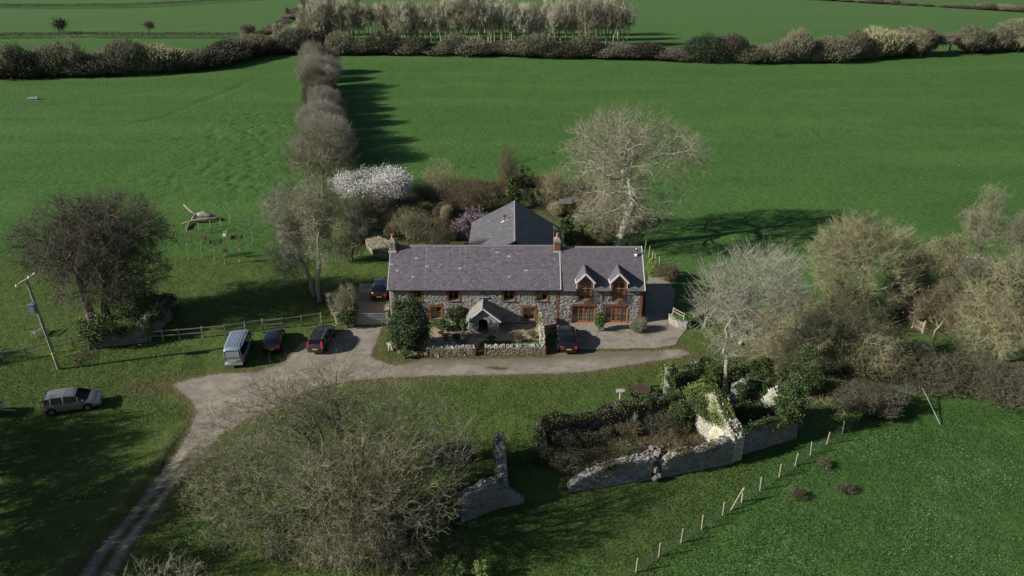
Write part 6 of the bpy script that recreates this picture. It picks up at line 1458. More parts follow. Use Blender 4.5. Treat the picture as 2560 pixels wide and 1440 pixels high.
for k in range(26):
    c = G(972+20*rng.rand(), 862+14*rng.rand()); o = bpy.data.objects.new('log', lgm); C.objects.link(o); o.parent = lh; o.location = Vector((c[0], c[1], .1+.25*rng.rand()))-Vector(lh['_abs']); o.scale = (.32+.15*rng.rand(), .07+.04*rng.rand(), .07+.04*rng.rand()); o.rotation_euler = (rng.rand(), rng.normal()*.5, rng.rand()*3)

# ---------------- right terrace: curved wall, rail fence, lattice bench
tw_ = thing('curved_wall', 'curved low stone retaining wall at the right corner of the forecourt', 'wall', (*xy((1690,815)), 0)); P_ = [(1671,800),(1676,811),(1694,820),(1716,824)]
for k in range(3): ruin_wall(tw_, xy(P_[k]), xy(P_[k+1]), [(0,.75),(1,.75)], .35, M_STONE, 420+k, 'wall', cw=.22, ch=.13, top=.5, topsize=.1)
tf = MB(); poly = [tuple(xy(p)) for p in ((1672,799),(1678,810),(1695,818),(1716,822),(1765,795),(1740,760),(1690,770))]; tf.prism(poly, 0, .68); tag(tf.build('grass_bank', gm), kind='structure')
for nm, a_ in (('lawn', 1.0), ('brown', 0.0), ('far', 0.0)): pass
def rail_fence(name, lab, posts, hpost=1.15, rails=(1.05,.6), m=None, zb=0., round_=False, group=None, cat='fence', pr=.055, rw=(.04,.09)):
    t = thing(name, lab, cat, (*xy(posts[0]), 0), group=group); m = m or M_FENCE; P = [np.array([*xy(p), zb]) for p in posts]
    pm = MB(); pm.box(-pr, pr, -pr, pr, -.1, hpost) if not round_ else pm.tube([(0,0,-.1),(0,0,hpost)], pr, 8); pme = pm.mesh('post', m)
    for p in P:
        o = bpy.data.objects.new('post', pme); C.objects.link(o); o.parent = t; o.location = Vector(p)-Vector(t['_abs']); o.rotation_euler = (rng.normal()*.02, rng.normal()*.02, rng.rand())
    for a, b in zip(P[:-1], P[1:]):
        for h_ in rails: r_ = MB(); r_.bar(a+[0,-.06,h_], b+[0,-.06,h_], rw[0], rw[1]); r_.build('rail', m, t)
    return t
rail_fence('rail_fence', 'short pale rail fence on the curved retaining wall', [(1681,800),(1708,815),(1765,793)], .75, (.68,.38), M_FENCE, .68)
# lattice bench with arched back
lb_ = thing('lattice_bench', 'pale garden bench with arched lattice back on the right terrace', 'bench', (*xy((1712,776)), 0), rz=-.6, absolute=False)
M_BENCH = mat('pale_bench_wood', (.30,.31,.30), (.42,.42,.40), scale=8)
def mk(f): b = MB(); f(b); return b
s_ = MB()
for k in range(5): s_.box(-.9, .9, -.22+.1*k, -.14+.1*k, .42, .45)
s_.build('seat', M_BENCH, lb_)
for sx in (-.88, .88):
    for sy in (-.2, .28): q = MB(); q.box(sx-.03, sx+.03, sy-.03, sy+.03, 0, .44 if sy < 0 else .9); q.build('leg', M_BENCH, lb_)
    q = MB(); q.box(sx-.03, sx+.03, -.22, .3, .62, .66); q.build('armrest', M_BENCH, lb_)
q = MB(); K = 16
top_ = lambda x: .78+.32*max(0, math.cos(x*1.6))+.05*math.cos(x*9)
for k in range(K): xa, xb = -.9+1.8*k/K, -.9+1.8*(k+1)/K; q.bar((xa,.3,top_(xa)),(xb,.3,top_(xb)),.05,.05)
for k in range(22):
    x0_ = -.9+1.8*k/21
    for sg in (-1, 1):
        a = (x0_,.3,.5); x1_ = max(-.9, min(.9, x0_+sg*.42)); q.bar(a, (x1_,.3,min(top_(x1_), .5+abs(x1_-x0_)*1.3)), .018, .018)
q.build('lattice_back', M_BENCH, lb_)

# ---------------- fences and gates
rng = np.random.RandomState(430)
rail_fence('rail_fence', 'two-rail wooden fence running from the ruined hut to the yard ruin, behind the parked cars', [(376,853),(408,851),(450,848),(508,843),(564,838),(615,829),(659,824),(710,820),(756,814),(805,806)], 1.15, (1.05,.55))
rail_fence('rail_fence', 'two-rail wooden fence crossing the foot of the transformer pole at the left edge', [(-50,915),(11,905),(69,896),(126,881),(184,867),(215,862)], 1.15, (1.05,.55))
def steel_gate(lab, pa, pb_, h=1.15, n=7, name='steel_gate', lean=0.0, posts=True, m=None):
    A, B = np.array([*xy(pa), .12]), np.array([*xy(pb_), .12]); t = thing(name, lab, 'gate', (*A[:2], 0)); m = m or M_GALV
    up = np.array([0, lean, 1.])
    for P in (A, B): fr = MB(); fr.tube([P, P+up*h], .025, 6); fr.build('stile', m, t)
    for k in range(n): z = h*(k/(n-1))**.85; q = MB(); q.tube([A+up*z, B+up*z], .022 if k in (0, n-1) else .016, 6); q.build('rail', m, t)
    M_ = (A+B)/2; q = MB(); q.tube([M_, M_+up*h], .018, 6); q.tube([A+up*.05, M_+up*h*.97], .015, 6); q.tube([B+up*.05, M_+up*h*.97], .015, 6); q.build('brace', m, t)
    if posts:
        for P in (A, B): q = MB(); e = unit(P-M_)*.12; q.box(P[0]+e[0]-.08, P[0]+e[0]+.08, P[1]+e[1]-.08, P[1]+e[1]+.08, 0, h+.25); q.build('gate_post', M_FENCE, t)
steel_gate('galvanised steel field gate closing the gravel yard left of the farmhouse', (894,812), (967,812))
steel_gate('galvanised steel gate half hidden by twigs right of the forecourt', (1858,838), (1924,868))
steel_gate('leaning steel hurdle on the lower right bank', (2232,1000), (2298,984), .9, 6, 'steel_hurdle', .4, False)
wg = thing('picket_gate', 'small wooden slatted gate on the footpath at the right', 'gate', (*xy((2284,822)), 0))
A, B = np.array([*xy((2284,822)), 0]), np.array([*xy((2303,832)), 0])
for k in range(7): p = A+(B-A)*k/6; q = MB(); q.bar(p+[0,0,.1], p+[0,0,1.15], .06, .03, (1,0,0)); q.build('slat', M_POST, wg)
for z in (.35,.95): q = MB(); q.bar(A+[0,.04,z], B+[0,.04,z], .03, .07); q.build('rail', M_POST, wg)
for p in (A-unit(B-A)*.15, B+unit(B-A)*.15): q = MB(); q.box(p[0]-.07, p[0]+.07, p[1]-.07, p[1]+.07, 0, 1.4); q.build('gate_post', M_POST, wg)
q = MB(); a, b = G(2300,992), G(2350,1062); q.tube([a+[0,0,.9], b+[0,0,.05]], .04, 6); tag(q.build('fallen_pole', M_GALV), 'long pale pole slanting down from the steel hurdle into the meadow', 'pole')
# wire netting fence
wf = thing('netting_fence', 'wire netting fence on round posts crossing the lower right meadow', 'fence', (*xy((1860,1250)), 0))
FP = [(1590,1430),(1647,1391),(1703,1356),(1754,1322),(1807,1287),(1854,1254),(1900,1225),(1948,1192),(1988,1164),(2026,1136),(2067,1110),(2106,1082),(2146,1050),(2180,1030)]
FPw = [np.array([*xy(p), 0.]) for p in FP]; pm = MB(); pm.tube([(0,0,-.1),(0,0,1.15)], .045, 8); pme = pm.mesh('post', M_POST)
for k, p in enumerate(FPw):
    o = bpy.data.objects.new('post', pme); C.objects.link(o); o.parent = wf; o.location = Vector(p)-Vector(wf['_abs']); o.rotation_euler = (rng.normal()*.03, rng.normal()*.04, 0)
    if k == 5: o.scale = (1.4,1.4,1.12)
br = MB(); p = FPw[5]; br.tube([p+[-1.0,-.9,0], p+[-.05,-.05,1.15]], .05, 8); br.build('brace', M_POST, wf)
nw = MB(); M_NET = mat('green_wire', (.10,.14,.11), (.16,.21,.16), rough=.5)
for a, b in zip(FPw[:-1], FPw[1:]):
    for z in (.06,.2,.34,.48,.62,.76,.9): nw.tube([a+[0,-.05,z], (a+b)/2+[0,-.05,z-.02], b+[0,-.05,z]], .005, 3, False)
    n = int(np.linalg.norm(b-a)/.16)
    for k in range(n): q = a+(b-a)*k/n; nw.tube([q+[0,-.05,.05], q+[0,-.05,.9]], .004, 3, False)
tag(nw.build('wire_netting', M_NET, wf), kind='stuff')
# loose round posts: back of the left lawn and beside the wing
def loose_posts(lab, pts, hs, grp, r_=.05):
    for i, (p, h_) in enumerate(zip(pts, hs)):
        q = MB(); q.tube([(0,0,-.05),(0,0,h_)], r_, 7); me_ = q.mesh('fence_post', M_POST); o = bpy.data.objects.new('fence_post', me_); C.objects.link(o); o.location = [*xy(p), 0]; o.rotation_euler = (rng.normal()*.05, rng.normal()*.06, 0); tag(o, lab[i], 'post', grp)
loose_posts(['leftmost round post in the row behind the garden seats', 'second round post from the left behind the garden seats', 'round post in front of the fallen trunk, left', 'round post in front of the fallen trunk, right', 'thick round post just right of the fallen trunk', 'rightmost round post of the row behind the garden seats'],
            [(441,592),(467,580),(498,576),(526,569),(553,565),(576,556)], [1.1,1.1,1.1,1.1,1.1,1.1], 'posts behind the garden seats')
loose_posts(['tall post touching the wing verge', 'leaning post second behind the wing verge', 'post third behind the wing verge', 'post fourth right of the wing', 'post fifth right of the wing', 'lone short post right of the yellow-green shrub'],
            [(1612,628),(1622,641),(1631,648),(1639,655),(1648,662),(1668,684)], [1.5,1.4,1.0,1.1,1.0,.9], 'garden fence posts right of the wing', .06)

# ---------------- transformer pole
pb_ = G(147,922); pb_[2] = 0; pt_ = W(67,702,pb_[1]); po = thing('electricity_pole', 'leaning wooden electricity pole with crossarm and grey transformer box', 'pole', pb_)
M_POLE = mat('creosoted_pole', (.20,.22,.16), (.30,.32,.24), scale=4, rough=.8)
dpl = pt_-pb_; q = MB(); q.tube([pb_-dpl*.02, pb_+dpl*.5, pt_+dpl*.02], [.17,.145,.12], 10); q.build('post', M_POLE, po)
a_, b_ = W(46,711,pb_[1]-.4), W(86,686,pb_[1]+.5); q = MB(); q.bar(a_, b_, .11, .13); q.build('crossarm', M_POST, po)
for e_ in (a_+(a_-b_)*.12-[0,0,.05], b_+[0,0,.0], pt_+[.2,.1,.25]):
    q = MB(); q.lathe(e_, [(.03,-.1),(.09,-.06),(.1,0),(.06,.03),(.1,.06),(.09,.12),(.03,.16)], 10); q.build('insulator', mat('glazed_insulator', (.75,.78,.8), rough=.15), po, smooth=True)
c_ = W(81,771,pb_[1]-.3); q = MB(); q.box(c_[0]-.27, c_[0]+.27, c_[1]-.25, c_[1]+.25, c_[2]-.38, c_[2]+.36); q.box(c_[0]-.30, c_[0]+.30, c_[1]-.28, c_[1]+.28, c_[2]+.36, c_[2]+.43); q.build('transformer', mat('grey_transformer', (.13,.15,.20), (.18,.2,.25), rough=.5), po)
for sx in (-.15,.15): q = MB(); q.tube([c_+[sx,0,.42], c_+[sx,0,.62]], .03, 6); q.build('bushing', M_DARK, po)
y1 = pb_+dpl*.135; q = MB(); q.tube([y1-unit(dpl)*.32, y1+unit(dpl)*.32], .163, 10); q.build('warning_band', mat('orange_yellow_band', (.62,.38,.04), (.7,.5,.1), scale=6), po)
y1 = pb_+dpl*.19; q = MB(); q.tube([y1-unit(dpl)*.06, y1+unit(dpl)*.06], .165, 10); q.build('white_band', M_WHITE, po)

# ---------------- bird table / plaque post
s0 = G(1549,1007); s0[2] = 0; bt = thing('table_post', 'flat pale stone slab on a round orange-brown post beside the picnic table', 'bird table', s0)
q = MB(); q.tube([s0, s0+[.02,0,1.15]], .075, 10); q.build('post', mat('fresh_round_post', (.50,.30,.19), (.62,.42,.28), scale=6), bt)
q = MB(); q.add([s0+[x,y,1.16+z] for z in (0,.07) for x, y in ((-.36,-.22),(.1,-.27),(.38,-.12),(.36,.2),(-.1,.26),(-.38,.12))], [(5,4,3,2,1,0),(6,7,8,9,10,11)]+[(i,(i+1)%6,(i+1)%6+6,i+6) for i in range(6)]); q.build('slab', M_STONE, bt)
# ---------------- round picnic table with chairs
tc_ = G(1604,990); tc_[2] = 0; M_TEAK = mat('dark_teak', (.055,.035,.025), (.10,.065,.045), scale=9, rough=.55)
tt_ = thing('round_table', 'dark round slatted garden table on the lawn left of the ruin', 'table', tc_)
for k in range(11):
    y0_ = -.68+k*.125; hw_ = math.sqrt(max(.05, .72**2-(y0_+.055)**2)); q = MB(); q.box(tc_[0]-hw_, tc_[0]+hw_, tc_[1]+y0_, tc_[1]+y0_+.11, .71, .74); q.build('slat', M_TEAK, tt_)
q = MB(); q.tube([(tc_[0]+.7*math.cos(a), tc_[1]+.7*math.sin(a), .715) for a in np.linspace(0, 2*math.pi, 25)], .03, 5, False); q.build('rim', M_TEAK, tt_)
for a in (.8,2.4,3.9,5.5): q = MB(); q.bar(tc_+[.5*math.cos(a),.5*math.sin(a),0], tc_+[.45*math.cos(a),.45*math.sin(a),.7], .06, .06, (1,0,0)); q.build('leg', M_TEAK, tt_)
def gchair(lab, loc, rz, m=M_TEAK, grp='dark chairs round the garden table', w=.5):
    t = thing('garden_chair', lab, 'chair', loc, rz, grp, absolute=False); h_ = w/2
    q = MB(); [q.box(-h_, h_, -h_+.1*k, -h_+.08+.1*k, .42, .445) for k in range(int(w/.1))]; q.build('seat', m, t)
    q = MB(); [q.box(-h_+.04, h_-.04, h_-.03, h_, .55+.1*k, .61+.1*k) for k in range(4)]; q.box(-h_, -h_+.04, h_-.04, h_, .42, .98); q.box(h_-.04, h_, h_-.04, h_, .42, .98); q.build('backrest', m, t)
    for sx in (-h_+.02, h_-.02):
        for sy in (-h_+.02, h_-.02): q = MB(); q.box(sx-.02, sx+.02, sy-.02, sy+.02, 0, .43); q.build('leg', m, t)
        q = MB(); q.box(sx-.02, sx+.02, -h_, h_, .64, .67); q.box(sx-.02, sx+.02, -h_, -h_+.04, .44, .64); q.build('armrest', m, t)
    return t
for a, lab in ((2.75,'dark garden chair at the left side of the round table'), (1.5,'dark garden chair behind the round table'), (3.9,'dark garden chair at the front left of the round table'), (5.0,'dark garden chair at the front of the round table'), (6.1,'dark garden chair at the right of the round table, next to the ruin')):
    gchair(lab, (tc_[0]+.98*math.cos(a), tc_[1]+.98*math.sin(a), 0), a-math.pi/2)
# ---------------- garden seats on the left lawn
def gbench(lab, px, rz, m, L=1.35):
    t = thing('garden_bench', lab, 'bench', (*xy(px), 0), rz, absolute=False); h_ = L/2
    for k in range(5): q = MB(); q.box(-h_, h_, -.24+.1*k, -.16+.1*k, .42, .45); q.build('seat_slat', m, t)
    q = MB(); q.box(-h_, h_, .24, .28, .82, .92); q.box(-h_, h_, .24, .28, .5, .56); n = 9
    for k in range(n): x_ = -h_+.06+(L-.12)*k/(n-1); q.box(x_-.025, x_+.025, .245, .275, .54, .84)
    q.build('backrest', m, t)
    for sx in (-h_+.03, h_-.03):
        for sy, z in ((-.22,.66), (.26,.92)): q = MB(); q.box(sx-.03, sx+.03, sy-.03, sy+.03, 0, z); q.build('leg', m, t)
        q = MB(); q.box(sx-.03, sx+.03, -.26, .28, .64, .68); q.build('armrest', m, t)
gbench('pale timber garden bench facing left on the left lawn', (563,595), R(-78), mat('pale_oak', (.50,.44,.32), (.62,.56,.42), scale=8))
gbench('dark timber garden bench facing left on the left lawn, lower than the pale one', (510,606), R(-78), mat('mid_brown_timber', (.20,.15,.10), (.3,.23,.15), scale=8))
gbench('grey timber bench on the lawn behind the transformer pole', (98,836), R(-100), mat('grey_oak', (.22,.20,.17), (.32,.29,.25), scale=8))
# ---------------- fallen trunk
ft = thing('fallen_tree', 'broken fallen trunk with splayed limbs at the edge of the left field', 'log', (*xy((505,555)), 0)); M_FT = mat('dead_trunk', (.10,.085,.07), (.38,.33,.27), scale=2.2, rough=1)
def fp(px, py, z): return G(px, py, 0)+[0,0,z]
for pts, rr in (([(463,531,1.1),(480,541,.7),(495,546,.5)],[.08,.13,.18]), ([(455,562,.15),(480,557,.25),(505,556,.35),(540,551,.3),(548,552,.2)],[.1,.16,.3,.2,.1]), ([(495,546,.5),(508,548,.75),(520,549,.6),(540,550,.5)],[.25,.42,.34,.14]), ([(482,555,.3),(492,545,.55)],[.2,.16]), ([(468,575,.1),(475,560,.2)],[.2,.14])):
    q = MB(); q.tube([fp(*p) for p in pts], rr, 8); q.build('limb', M_FT, ft, smooth=True)
# trough, tarp, shed, lamp
q = thing('feed_trough', 'low grey feed trough alone in the left field', 'trough', (*xy((84,248)), 0)); c = G(84,248); b_ = MB()
b_.box(c[0]-1.1,c[0]+1.1,c[1]-.35,c[1]-.3,.1,.5); b_.box(c[0]-1.1,c[0]+1.1,c[1]+.3,c[1]+.35,.1,.5); b_.box(c[0]-1.1,c[0]-1.05,c[1]-.3,c[1]+.3,.1,.5); b_.box(c[0]+1.05,c[0]+1.1,c[1]-.3,c[1]+.3,.1,.5); b_.box(c[0]-1.05,c[0]+1.05,c[1]-.3,c[1]+.3,.1,.15); b_.build('basin', M_GALV, q)
for sx in (-.8,.8): b_ = MB(); b_.box(c[0]+sx-.05,c[0]+sx+.05,c[1]-.3,c[1]+.3,0,.1); b_.build('leg', M_GALV, q)
sh = thing('garden_shed', 'small orange-brown timber shed under the sycamore', 'shed', (*xy((1412,535)), 0)); c = G(1412,535); M_SH = mat('orange_shed_boards', (.30,.11,.05), (.42,.17,.08), scale=3, island=.5, rough=.9)
for k in range(9): b_ = MB(); b_.box(c[0]-.7+.155*k,c[0]-.7+.155*k+.145,c[1]-.55,c[1]-.5,.05,1.75); b_.build('board', M_SH, sh)
for k in range(8): b_ = MB(); b_.box(c[0]-.72,c[0]-.67,c[1]-.5+.155*k,c[1]-.5+.155*k+.145,.05,1.75); b_.build('board', M_SH, sh)
b_ = MB(); b_.box(c[0]-.66,c[0]+.7,c[1]-.49,c[1]+.74,.05,1.72); b_.build('carcass', M_DARK, sh); b_ = MB(); roof_plane(b_, (c[0]-.85,c[1]-.7,1.7),(c[0]+.85,c[1]-.7,1.7),(c[0]+.85,c[1]+.1,2.2),(c[0]-.85,c[1]+.1,2.2),.05); roof_plane(b_, (c[0]-.85,c[1]+.9,1.7),(c[0]+.85,c[1]+.9,1.7),(c[0]+.85,c[1]+.1,2.2),(c[0]-.85,c[1]+.1,2.2),.05); b_.build('roof', M_SLATE_DARK, sh)
rng = np.random.RandomState(450); c = G(1451,556); b_ = MB(); n = 12; v = []
for j in range(5):
    for i in range(n): a = 2*math.pi*i/n; rr = (.75-.14*j)*(1+.12*rng.normal()*.6); v.append((c[0]+rr*math.cos(a), c[1]+rr*.8*math.sin(a), .22*j+.03*rng.normal()))
b_.add(v, [(j*n+i, j*n+(i+1)%n, (j+1)*n+(i+1)%n, (j+1)*n+i) for j in range(4) for i in range(n)]+[tuple(4*n+i for i in range(n))]); tag(b_.build('tarpaulin_heap', mat('teal_tarpaulin', (.03,.16,.13), (.06,.26,.21), rough=.5)), 'heap under a teal tarpaulin behind the dormer wing', 'tarpaulin')
c = G(1388,510); b_ = thing('garden_lamp', 'small white ball lamp on a post left of the orange shed', 'lamp', c); q = MB(); q.tube([c, c+[0,0,1.1]], .03, 6); q.build('post', M_DARK, b_); q = MB(); q.lathe(c+[0,0,1.1], [(.02,0),(.14,.06),(.18,.18),(.14,.3),(.02,.36)], 12); q.build('globe', M_WHITE, b_, smooth=True)

# ---------------- small scatterings
rng = np.random.RandomState(460)
def scatter(name, lab, poly, n, size, m, seed, zc=.06, clump=None):
    r = np.random.RandomState(seed); P = np.array(gp(poly)); lo, hi = P.min(0), P.max(0); q = lo+(hi-lo)*r.rand(n*5, 2); q = q[inpoly(q[:, 0], q[:, 1], P)]
    if clump: q = q[npnoise(q[:, 0], q[:, 1], seed, clump, 3) > .16-.5*r.rand(len(q))**3]
    q = q[:n]; b = MB(); b.addnp(*leaf_quads(r, np.column_stack([q, zc+.05*r.rand(len(q))]), size)); tag(b.build(name, m), lab, kind='stuff')
scatter('daisies', 'white daisies scattered over the lower right meadow', [(1620,1440),(1750,1345),(2100,1110),(2250,1080),(2700,1200),(2700,1440)], 3600, .038, M_PETAL, 461, clump=.22)
scatter('lawn_flecks', 'pale flecks scattered on the fields behind the house', [(900,200),(2560,180),(2560,450),(1800,560),(1760,430)], 350, .13, M_STONE_GARDEN, 462, clump=.08)
# daffodil clumps
def daff(px, py, n, rad, lab, grp):
    c = G(px, py); t = thing('daffodil_clump', lab, 'daffodils', (c[0],c[1],0), group=grp); p = np.column_stack([c[0]+rng.normal(size=n)*rad, c[1]+rng.normal(size=n)*rad*.8, .28+rng.rand(n)*.1]); b = MB(); b.addnp(*leaf_quads(rng, p, .10)); b.build('flowers', M_DAFF, t, kind='stuff')
    q = np.repeat(p, 5, 0); A = q.copy(); A[:, :2] += rng.normal(size=(len(q), 2))*.05; A[:, 2] = 0; B = q+rng.normal(size=q.shape)*.07; b = MB(); b.addnp(*cones_np(A, B, .012)); b.build('leaves', M_LEAF_LT, t, kind='stuff')
for px, py, n, rad, lab in ((305,1192,32,.42,'daffodil clump nearest the lane on the lower left lawn'), (210,1247,34,.45,'middle daffodil clump on the lower left lawn'), (175,1335,26,.42,'lowest full daffodil clump on the lower left lawn'), (22,1425,26,.5,'daffodil clump in the bottom left corner')): daff(px, py, n, rad, lab, 'daffodil clumps beside the lane')
for k in range(34):
    daff(560+rng.rand()*215, 690+rng.rand()*115, 5, .25, 'small pale daffodil clump in the shaded left lawn', 'small daffodil clumps in the shaded lawn')
# grass tufts: real blades where the view is close
def tufts(poly, n, seed, m, h=.055, lab=''):
    r = np.random.RandomState(seed); P = np.array(gp(poly)); lo, hi = P.min(0), P.max(0); q = lo+(hi-lo)*r.rand(n*3, 2); q = q[inpoly(q[:, 0], q[:, 1], P) & ~inpoly(q[:, 0], q[:, 1], DRIVE) & ~inpoly(q[:, 0], q[:, 1], PAVED)]
    q = q[npnoise(q[:, 0], q[:, 1], seed, .45, 4) > -.15-.5*r.rand(len(q))][:n]; k = len(q); hh = h*(.4+1.3*r.rand(k))
    A = np.column_stack([q, np.zeros(k)-.03]); B = A+np.column_stack([r.normal(size=(k, 2))*h*.7, hh+.03]); b = MB(); b.addnp(*cones_np(A, B, .02+.012*r.rand(k))); tag(b.build('grass_tufts', m), lab, kind='stuff')
M_TUFT = mat('grass_tuft', (.075,.115,.03), (.13,.185,.05), scale=1, island=.6, rough=.8); M_TUFT2 = mat('meadow_tuft', (.03,.075,.02), (.07,.14,.035), scale=1, island=.6, rough=.8)
tufts([(-60,900),(480,860),(560,1000),(420,1180),(150,1440),(-120,1440)], 30000, 470, M_TUFT, lab='short grass tufts of the lower left lawn')
tufts([(600,1100),(700,1000),(1100,950),(1640,912),(1840,900),(1700,1000),(1350,1100),(1300,1440),(360,1440)], 30000, 471, M_TUFT, lab='short grass tufts of the lawn in front of the lane')
tufts([(1300,1260),(1700,1190),(2000,1100),(2300,1000),(2700,960),(2700,1440),(1200,1440)], 46000, 472, M_TUFT2, lab='short grass tufts of the lower right meadow')
tufts([(-60,600),(420,560),(800,560),(820,800),(200,860),(-60,890)], 20000, 473, M_TUFT, lab='short grass tufts of the left lawn')

# ================================================================== vehicles
M_TYRE = mat('tyre_rubber', (.018,.018,.018), rough=.85); M_RIM = mat('alloy_rim', (.42,.43,.45), rough=.3, metallic=.8)
M_CARGLASS = mat('tinted_car_glass', (.008,.009,.012), rough=.08, spec=.35); M_LAMP = mat('clear_lamp', (.55,.6,.68), rough=.12, spec=.7); M_TAIL = mat('red_tail_lamp', (.42,.012,.018), (.5,.02,.02), rough=.15, spec=.6)
M_PLATE = mat('yellow_plate', (.62,.46,.03), rough=.4); M_TRIM = mat('black_trim', (.02,.02,.022), rough=.6)
def car(name, lab, loc, rz, L, Wd, Hh, prof, belt, ws, rw, paint, cat='car', pillars=(), tall_lamps=False, rails=False, wheel=.32, wb=None, roofw=.8, plate=True, van=False, handles=True, side_glass=True, group='vehicles parked round the farmhouse'):
    """x forward. prof: [(x, ztop)] rear to front; ws=(x base, x top) windscreen, rw=(x bottom, x top) rear window"""
    t = thing(name, lab, cat, loc, rz, group, absolute=False)
    keys = sorted(set([p[0] for p in prof]+list(ws)+list(rw)+[q for p in pillars for q in (p-.04, p+.04)]+list(np.linspace(-L/2, L/2, 15))))
    zt = lambda x: float(np.interp(x, [p[0] for p in prof], [p[1] for p in prof]))
    S = []
    for x in keys:
        w = Wd/2*(1-.20*abs(x/(L/2))**5); z = zt(x); zb = min(belt+.04*(-x/(L/2)), z-.05); k = np.clip((z-belt)/(Hh-belt), 0, 1)
        wr_ = w*(.94+(roofw-.94)*k); zr = max(zb+.015, z-.06-.02*k); zl = .24+.10*abs(x/(L/2))**4
        S.append([(w*.84, zl-.04), (w*.98, zl+.06), (w, .62*belt), (w*.975, zb), (wr_, zr), (wr_*.72, z-.015), (0, z)])
    V = []; n = 13
    for x, s in zip(keys, S): V += [(x, y, z) for y, z in s]+[(x, -y, z) for y, z in s[:-1][::-1]]
    V = np.array(V); body = []; sg = []; wsg = []; rwg = []
    for i in range(len(keys)-1):
        xm = (keys[i]+keys[i+1])/2
        for j in range(12):
            q = (i*n+j, (i+1)*n+j, (i+1)*n+j+1, i*n+j+1); jj = j if j < 6 else 11-j
            if jj in (4, 5) and ws[1] < xm < ws[0]: wsg.append(q)
            elif jj in (4, 5) and rw[0] < xm < rw[1]: rwg.append(q)
            elif jj == 3 and side_glass and rw[0]+.12 < xm < ws[0]-.1 and not any(abs(xm-p) < .045 for p in pillars) and zt(xm) > belt+.16: sg.append(q)
            else: body.append(q)
        body.append((i*n, i*n+12, (i+1)*n+12, (i+1)*n))
    body.append(tuple(range(n))); body.append(tuple((len(keys)-1)*n+k for k in range(n))[::-1])
    def fsub(fs, nm, m, smooth=True):
        if not fs: return
        used = sorted(set(k for q in fs for k in q)); mp = {k: i for i, k in enumerate(used)}; b = MB(); b.add(V[used], [tuple(mp[k] for k in q)[::-1] for q in fs]); b.build(nm, m, t, smooth=smooth)
    fsub(body, 'body', paint); fsub(wsg, 'windscreen', M_CARGLASS); fsub(rwg, 'rear_window', M_CARGLASS)
    left = [q for q in sg if (q[0] % n) < 6]; right = [q for q in sg if (q[0] % n) >= 6]
    fsub(left, 'side_window', M_CARGLASS); fsub(right, 'side_window', M_CARGLASS)
    wb = wb or L*.6; xs_ = (-wb/2-.02*L, wb/2-.02*L)
    for x in xs_:
        for sgn in (-1, 1):
            y = sgn*Wd/2; q = MB(); q.tube([(x, y-sgn*.02, wheel+.02), (x, y+sgn*.012, wheel+.02)], wheel+.075, 18); q.build('wheel_arch', M_TRIM, t)
            q = MB(); q.tube([(x, y-sgn*.2, wheel), (x, y+sgn*.02, wheel)], wheel, 20); w_ = q.build('wheel', M_TYRE, t)
            q = MB(); q.tube([(x, y+sgn*.015, wheel), (x, y+sgn*.028, wheel)], wheel*.62, 14); o = q.build('rim', M_RIM); o.parent = w_
            q = MB(); [q.bar((x+wheel*.58*math.cos(a), y+sgn*.034, wheel+wheel*.58*math.sin(a)), (x+wheel*.5*math.cos(a+.5), y+sgn*.034, wheel+wheel*.5*math.sin(a+.5)), .01, wheel*.16) for a in np.arange(0, 6.2, 1.257)]; o = q.build('rim_gap', M_TRIM); o.parent = w_
    wl = Wd/2
    for sgn in (-1, 1):
        q = MB(); q.box(L/2-.33, L/2-.1, sgn*wl*.78-.13, sgn*wl*.78+.1, belt*.62, belt*.75); q.build('headlight', M_LAMP, t)
        if tall_lamps == 2: q = MB(); q.bar((-L/2+.03, sgn*wl*.72, belt*.74), (-L/2+.24, sgn*wl*.66, belt*1.38), .15, .13, (1,0,0)); q.build('tail_light', M_TAIL, t)
        elif tall_lamps: q = MB(); q.box(-L/2-.01, -L/2+.12, sgn*wl*.72-.06, sgn*wl*.72+.06, belt*.7, belt*1.0); q.build('tail_light', M_TAIL, t)
        else: q = MB(); q.box(-L/2-.005, -L/2+.2, sgn*wl*.66-.17, sgn*wl*.66+.13, belt*.72, belt*.95); q.build('tail_light', M_TAIL, t)
        q = MB(); xm = ws[0]-.32; q.box(xm-.06, xm+.08, sgn*(wl*.97), sgn*(wl*.97)+sgn*.2, belt+.02, belt+.16) if sgn > 0 else q.box(xm-.06, xm+.08, -wl*.97-.2, -wl*.97, belt+.02, belt+.16); q.build('door_mirror', paint, t)
        if rails: q = MB(); zr = Hh+.0; q.tube([(rw[1]+.05, sgn*wl*.66, zr-.06),(rw[1]+.2, sgn*wl*.66, zr+.03),(ws[1]-.25, sgn*wl*.66, zr+.03),(ws[1]-.1, sgn*wl*.66, zr-.06)], .02, 6); q.build('roof_rail', M_GALV, t)
        if handles:
            for xh in ((-.15*L+.1, .08*L) if not van else (.12*L,)): q = MB(); q.box(xh-.08, xh+.08, min(sgn*wl*.985, sgn*wl*1.005), max(sgn*wl*.985, sgn*wl*1.005), belt*.85, belt*.88); q.build('door_handle', M_GALV if not van else M_TRIM, t)
    if plate: q = MB(); q.box(-L/2-.02, -L/2+.03, -.24, .24, belt*.58, belt*.58+.11); q.build('number_plate', M_PLATE, t)
    q = MB(); q.box(-L/2-.05, -L/2+.1, -wl*.74, wl*.74, .3, .46); q.build('rear_bumper', paint if not van else paint, t); q = MB(); q.box(L/2-.06, L/2+.03, -wl*.72, wl*.72, .27, .42); q.build('front_bumper', paint, t)
    q = MB(); q.box(L/2-.08, L/2+.01, -.35, .35, .5, .58); q.build('grille', M_TRIM, t)
    return t
def paint(nm, c, metallic=.5, rough=.3): return mat(nm, c, rough=rough, metallic=metallic, coat=1.0, spec=.5)
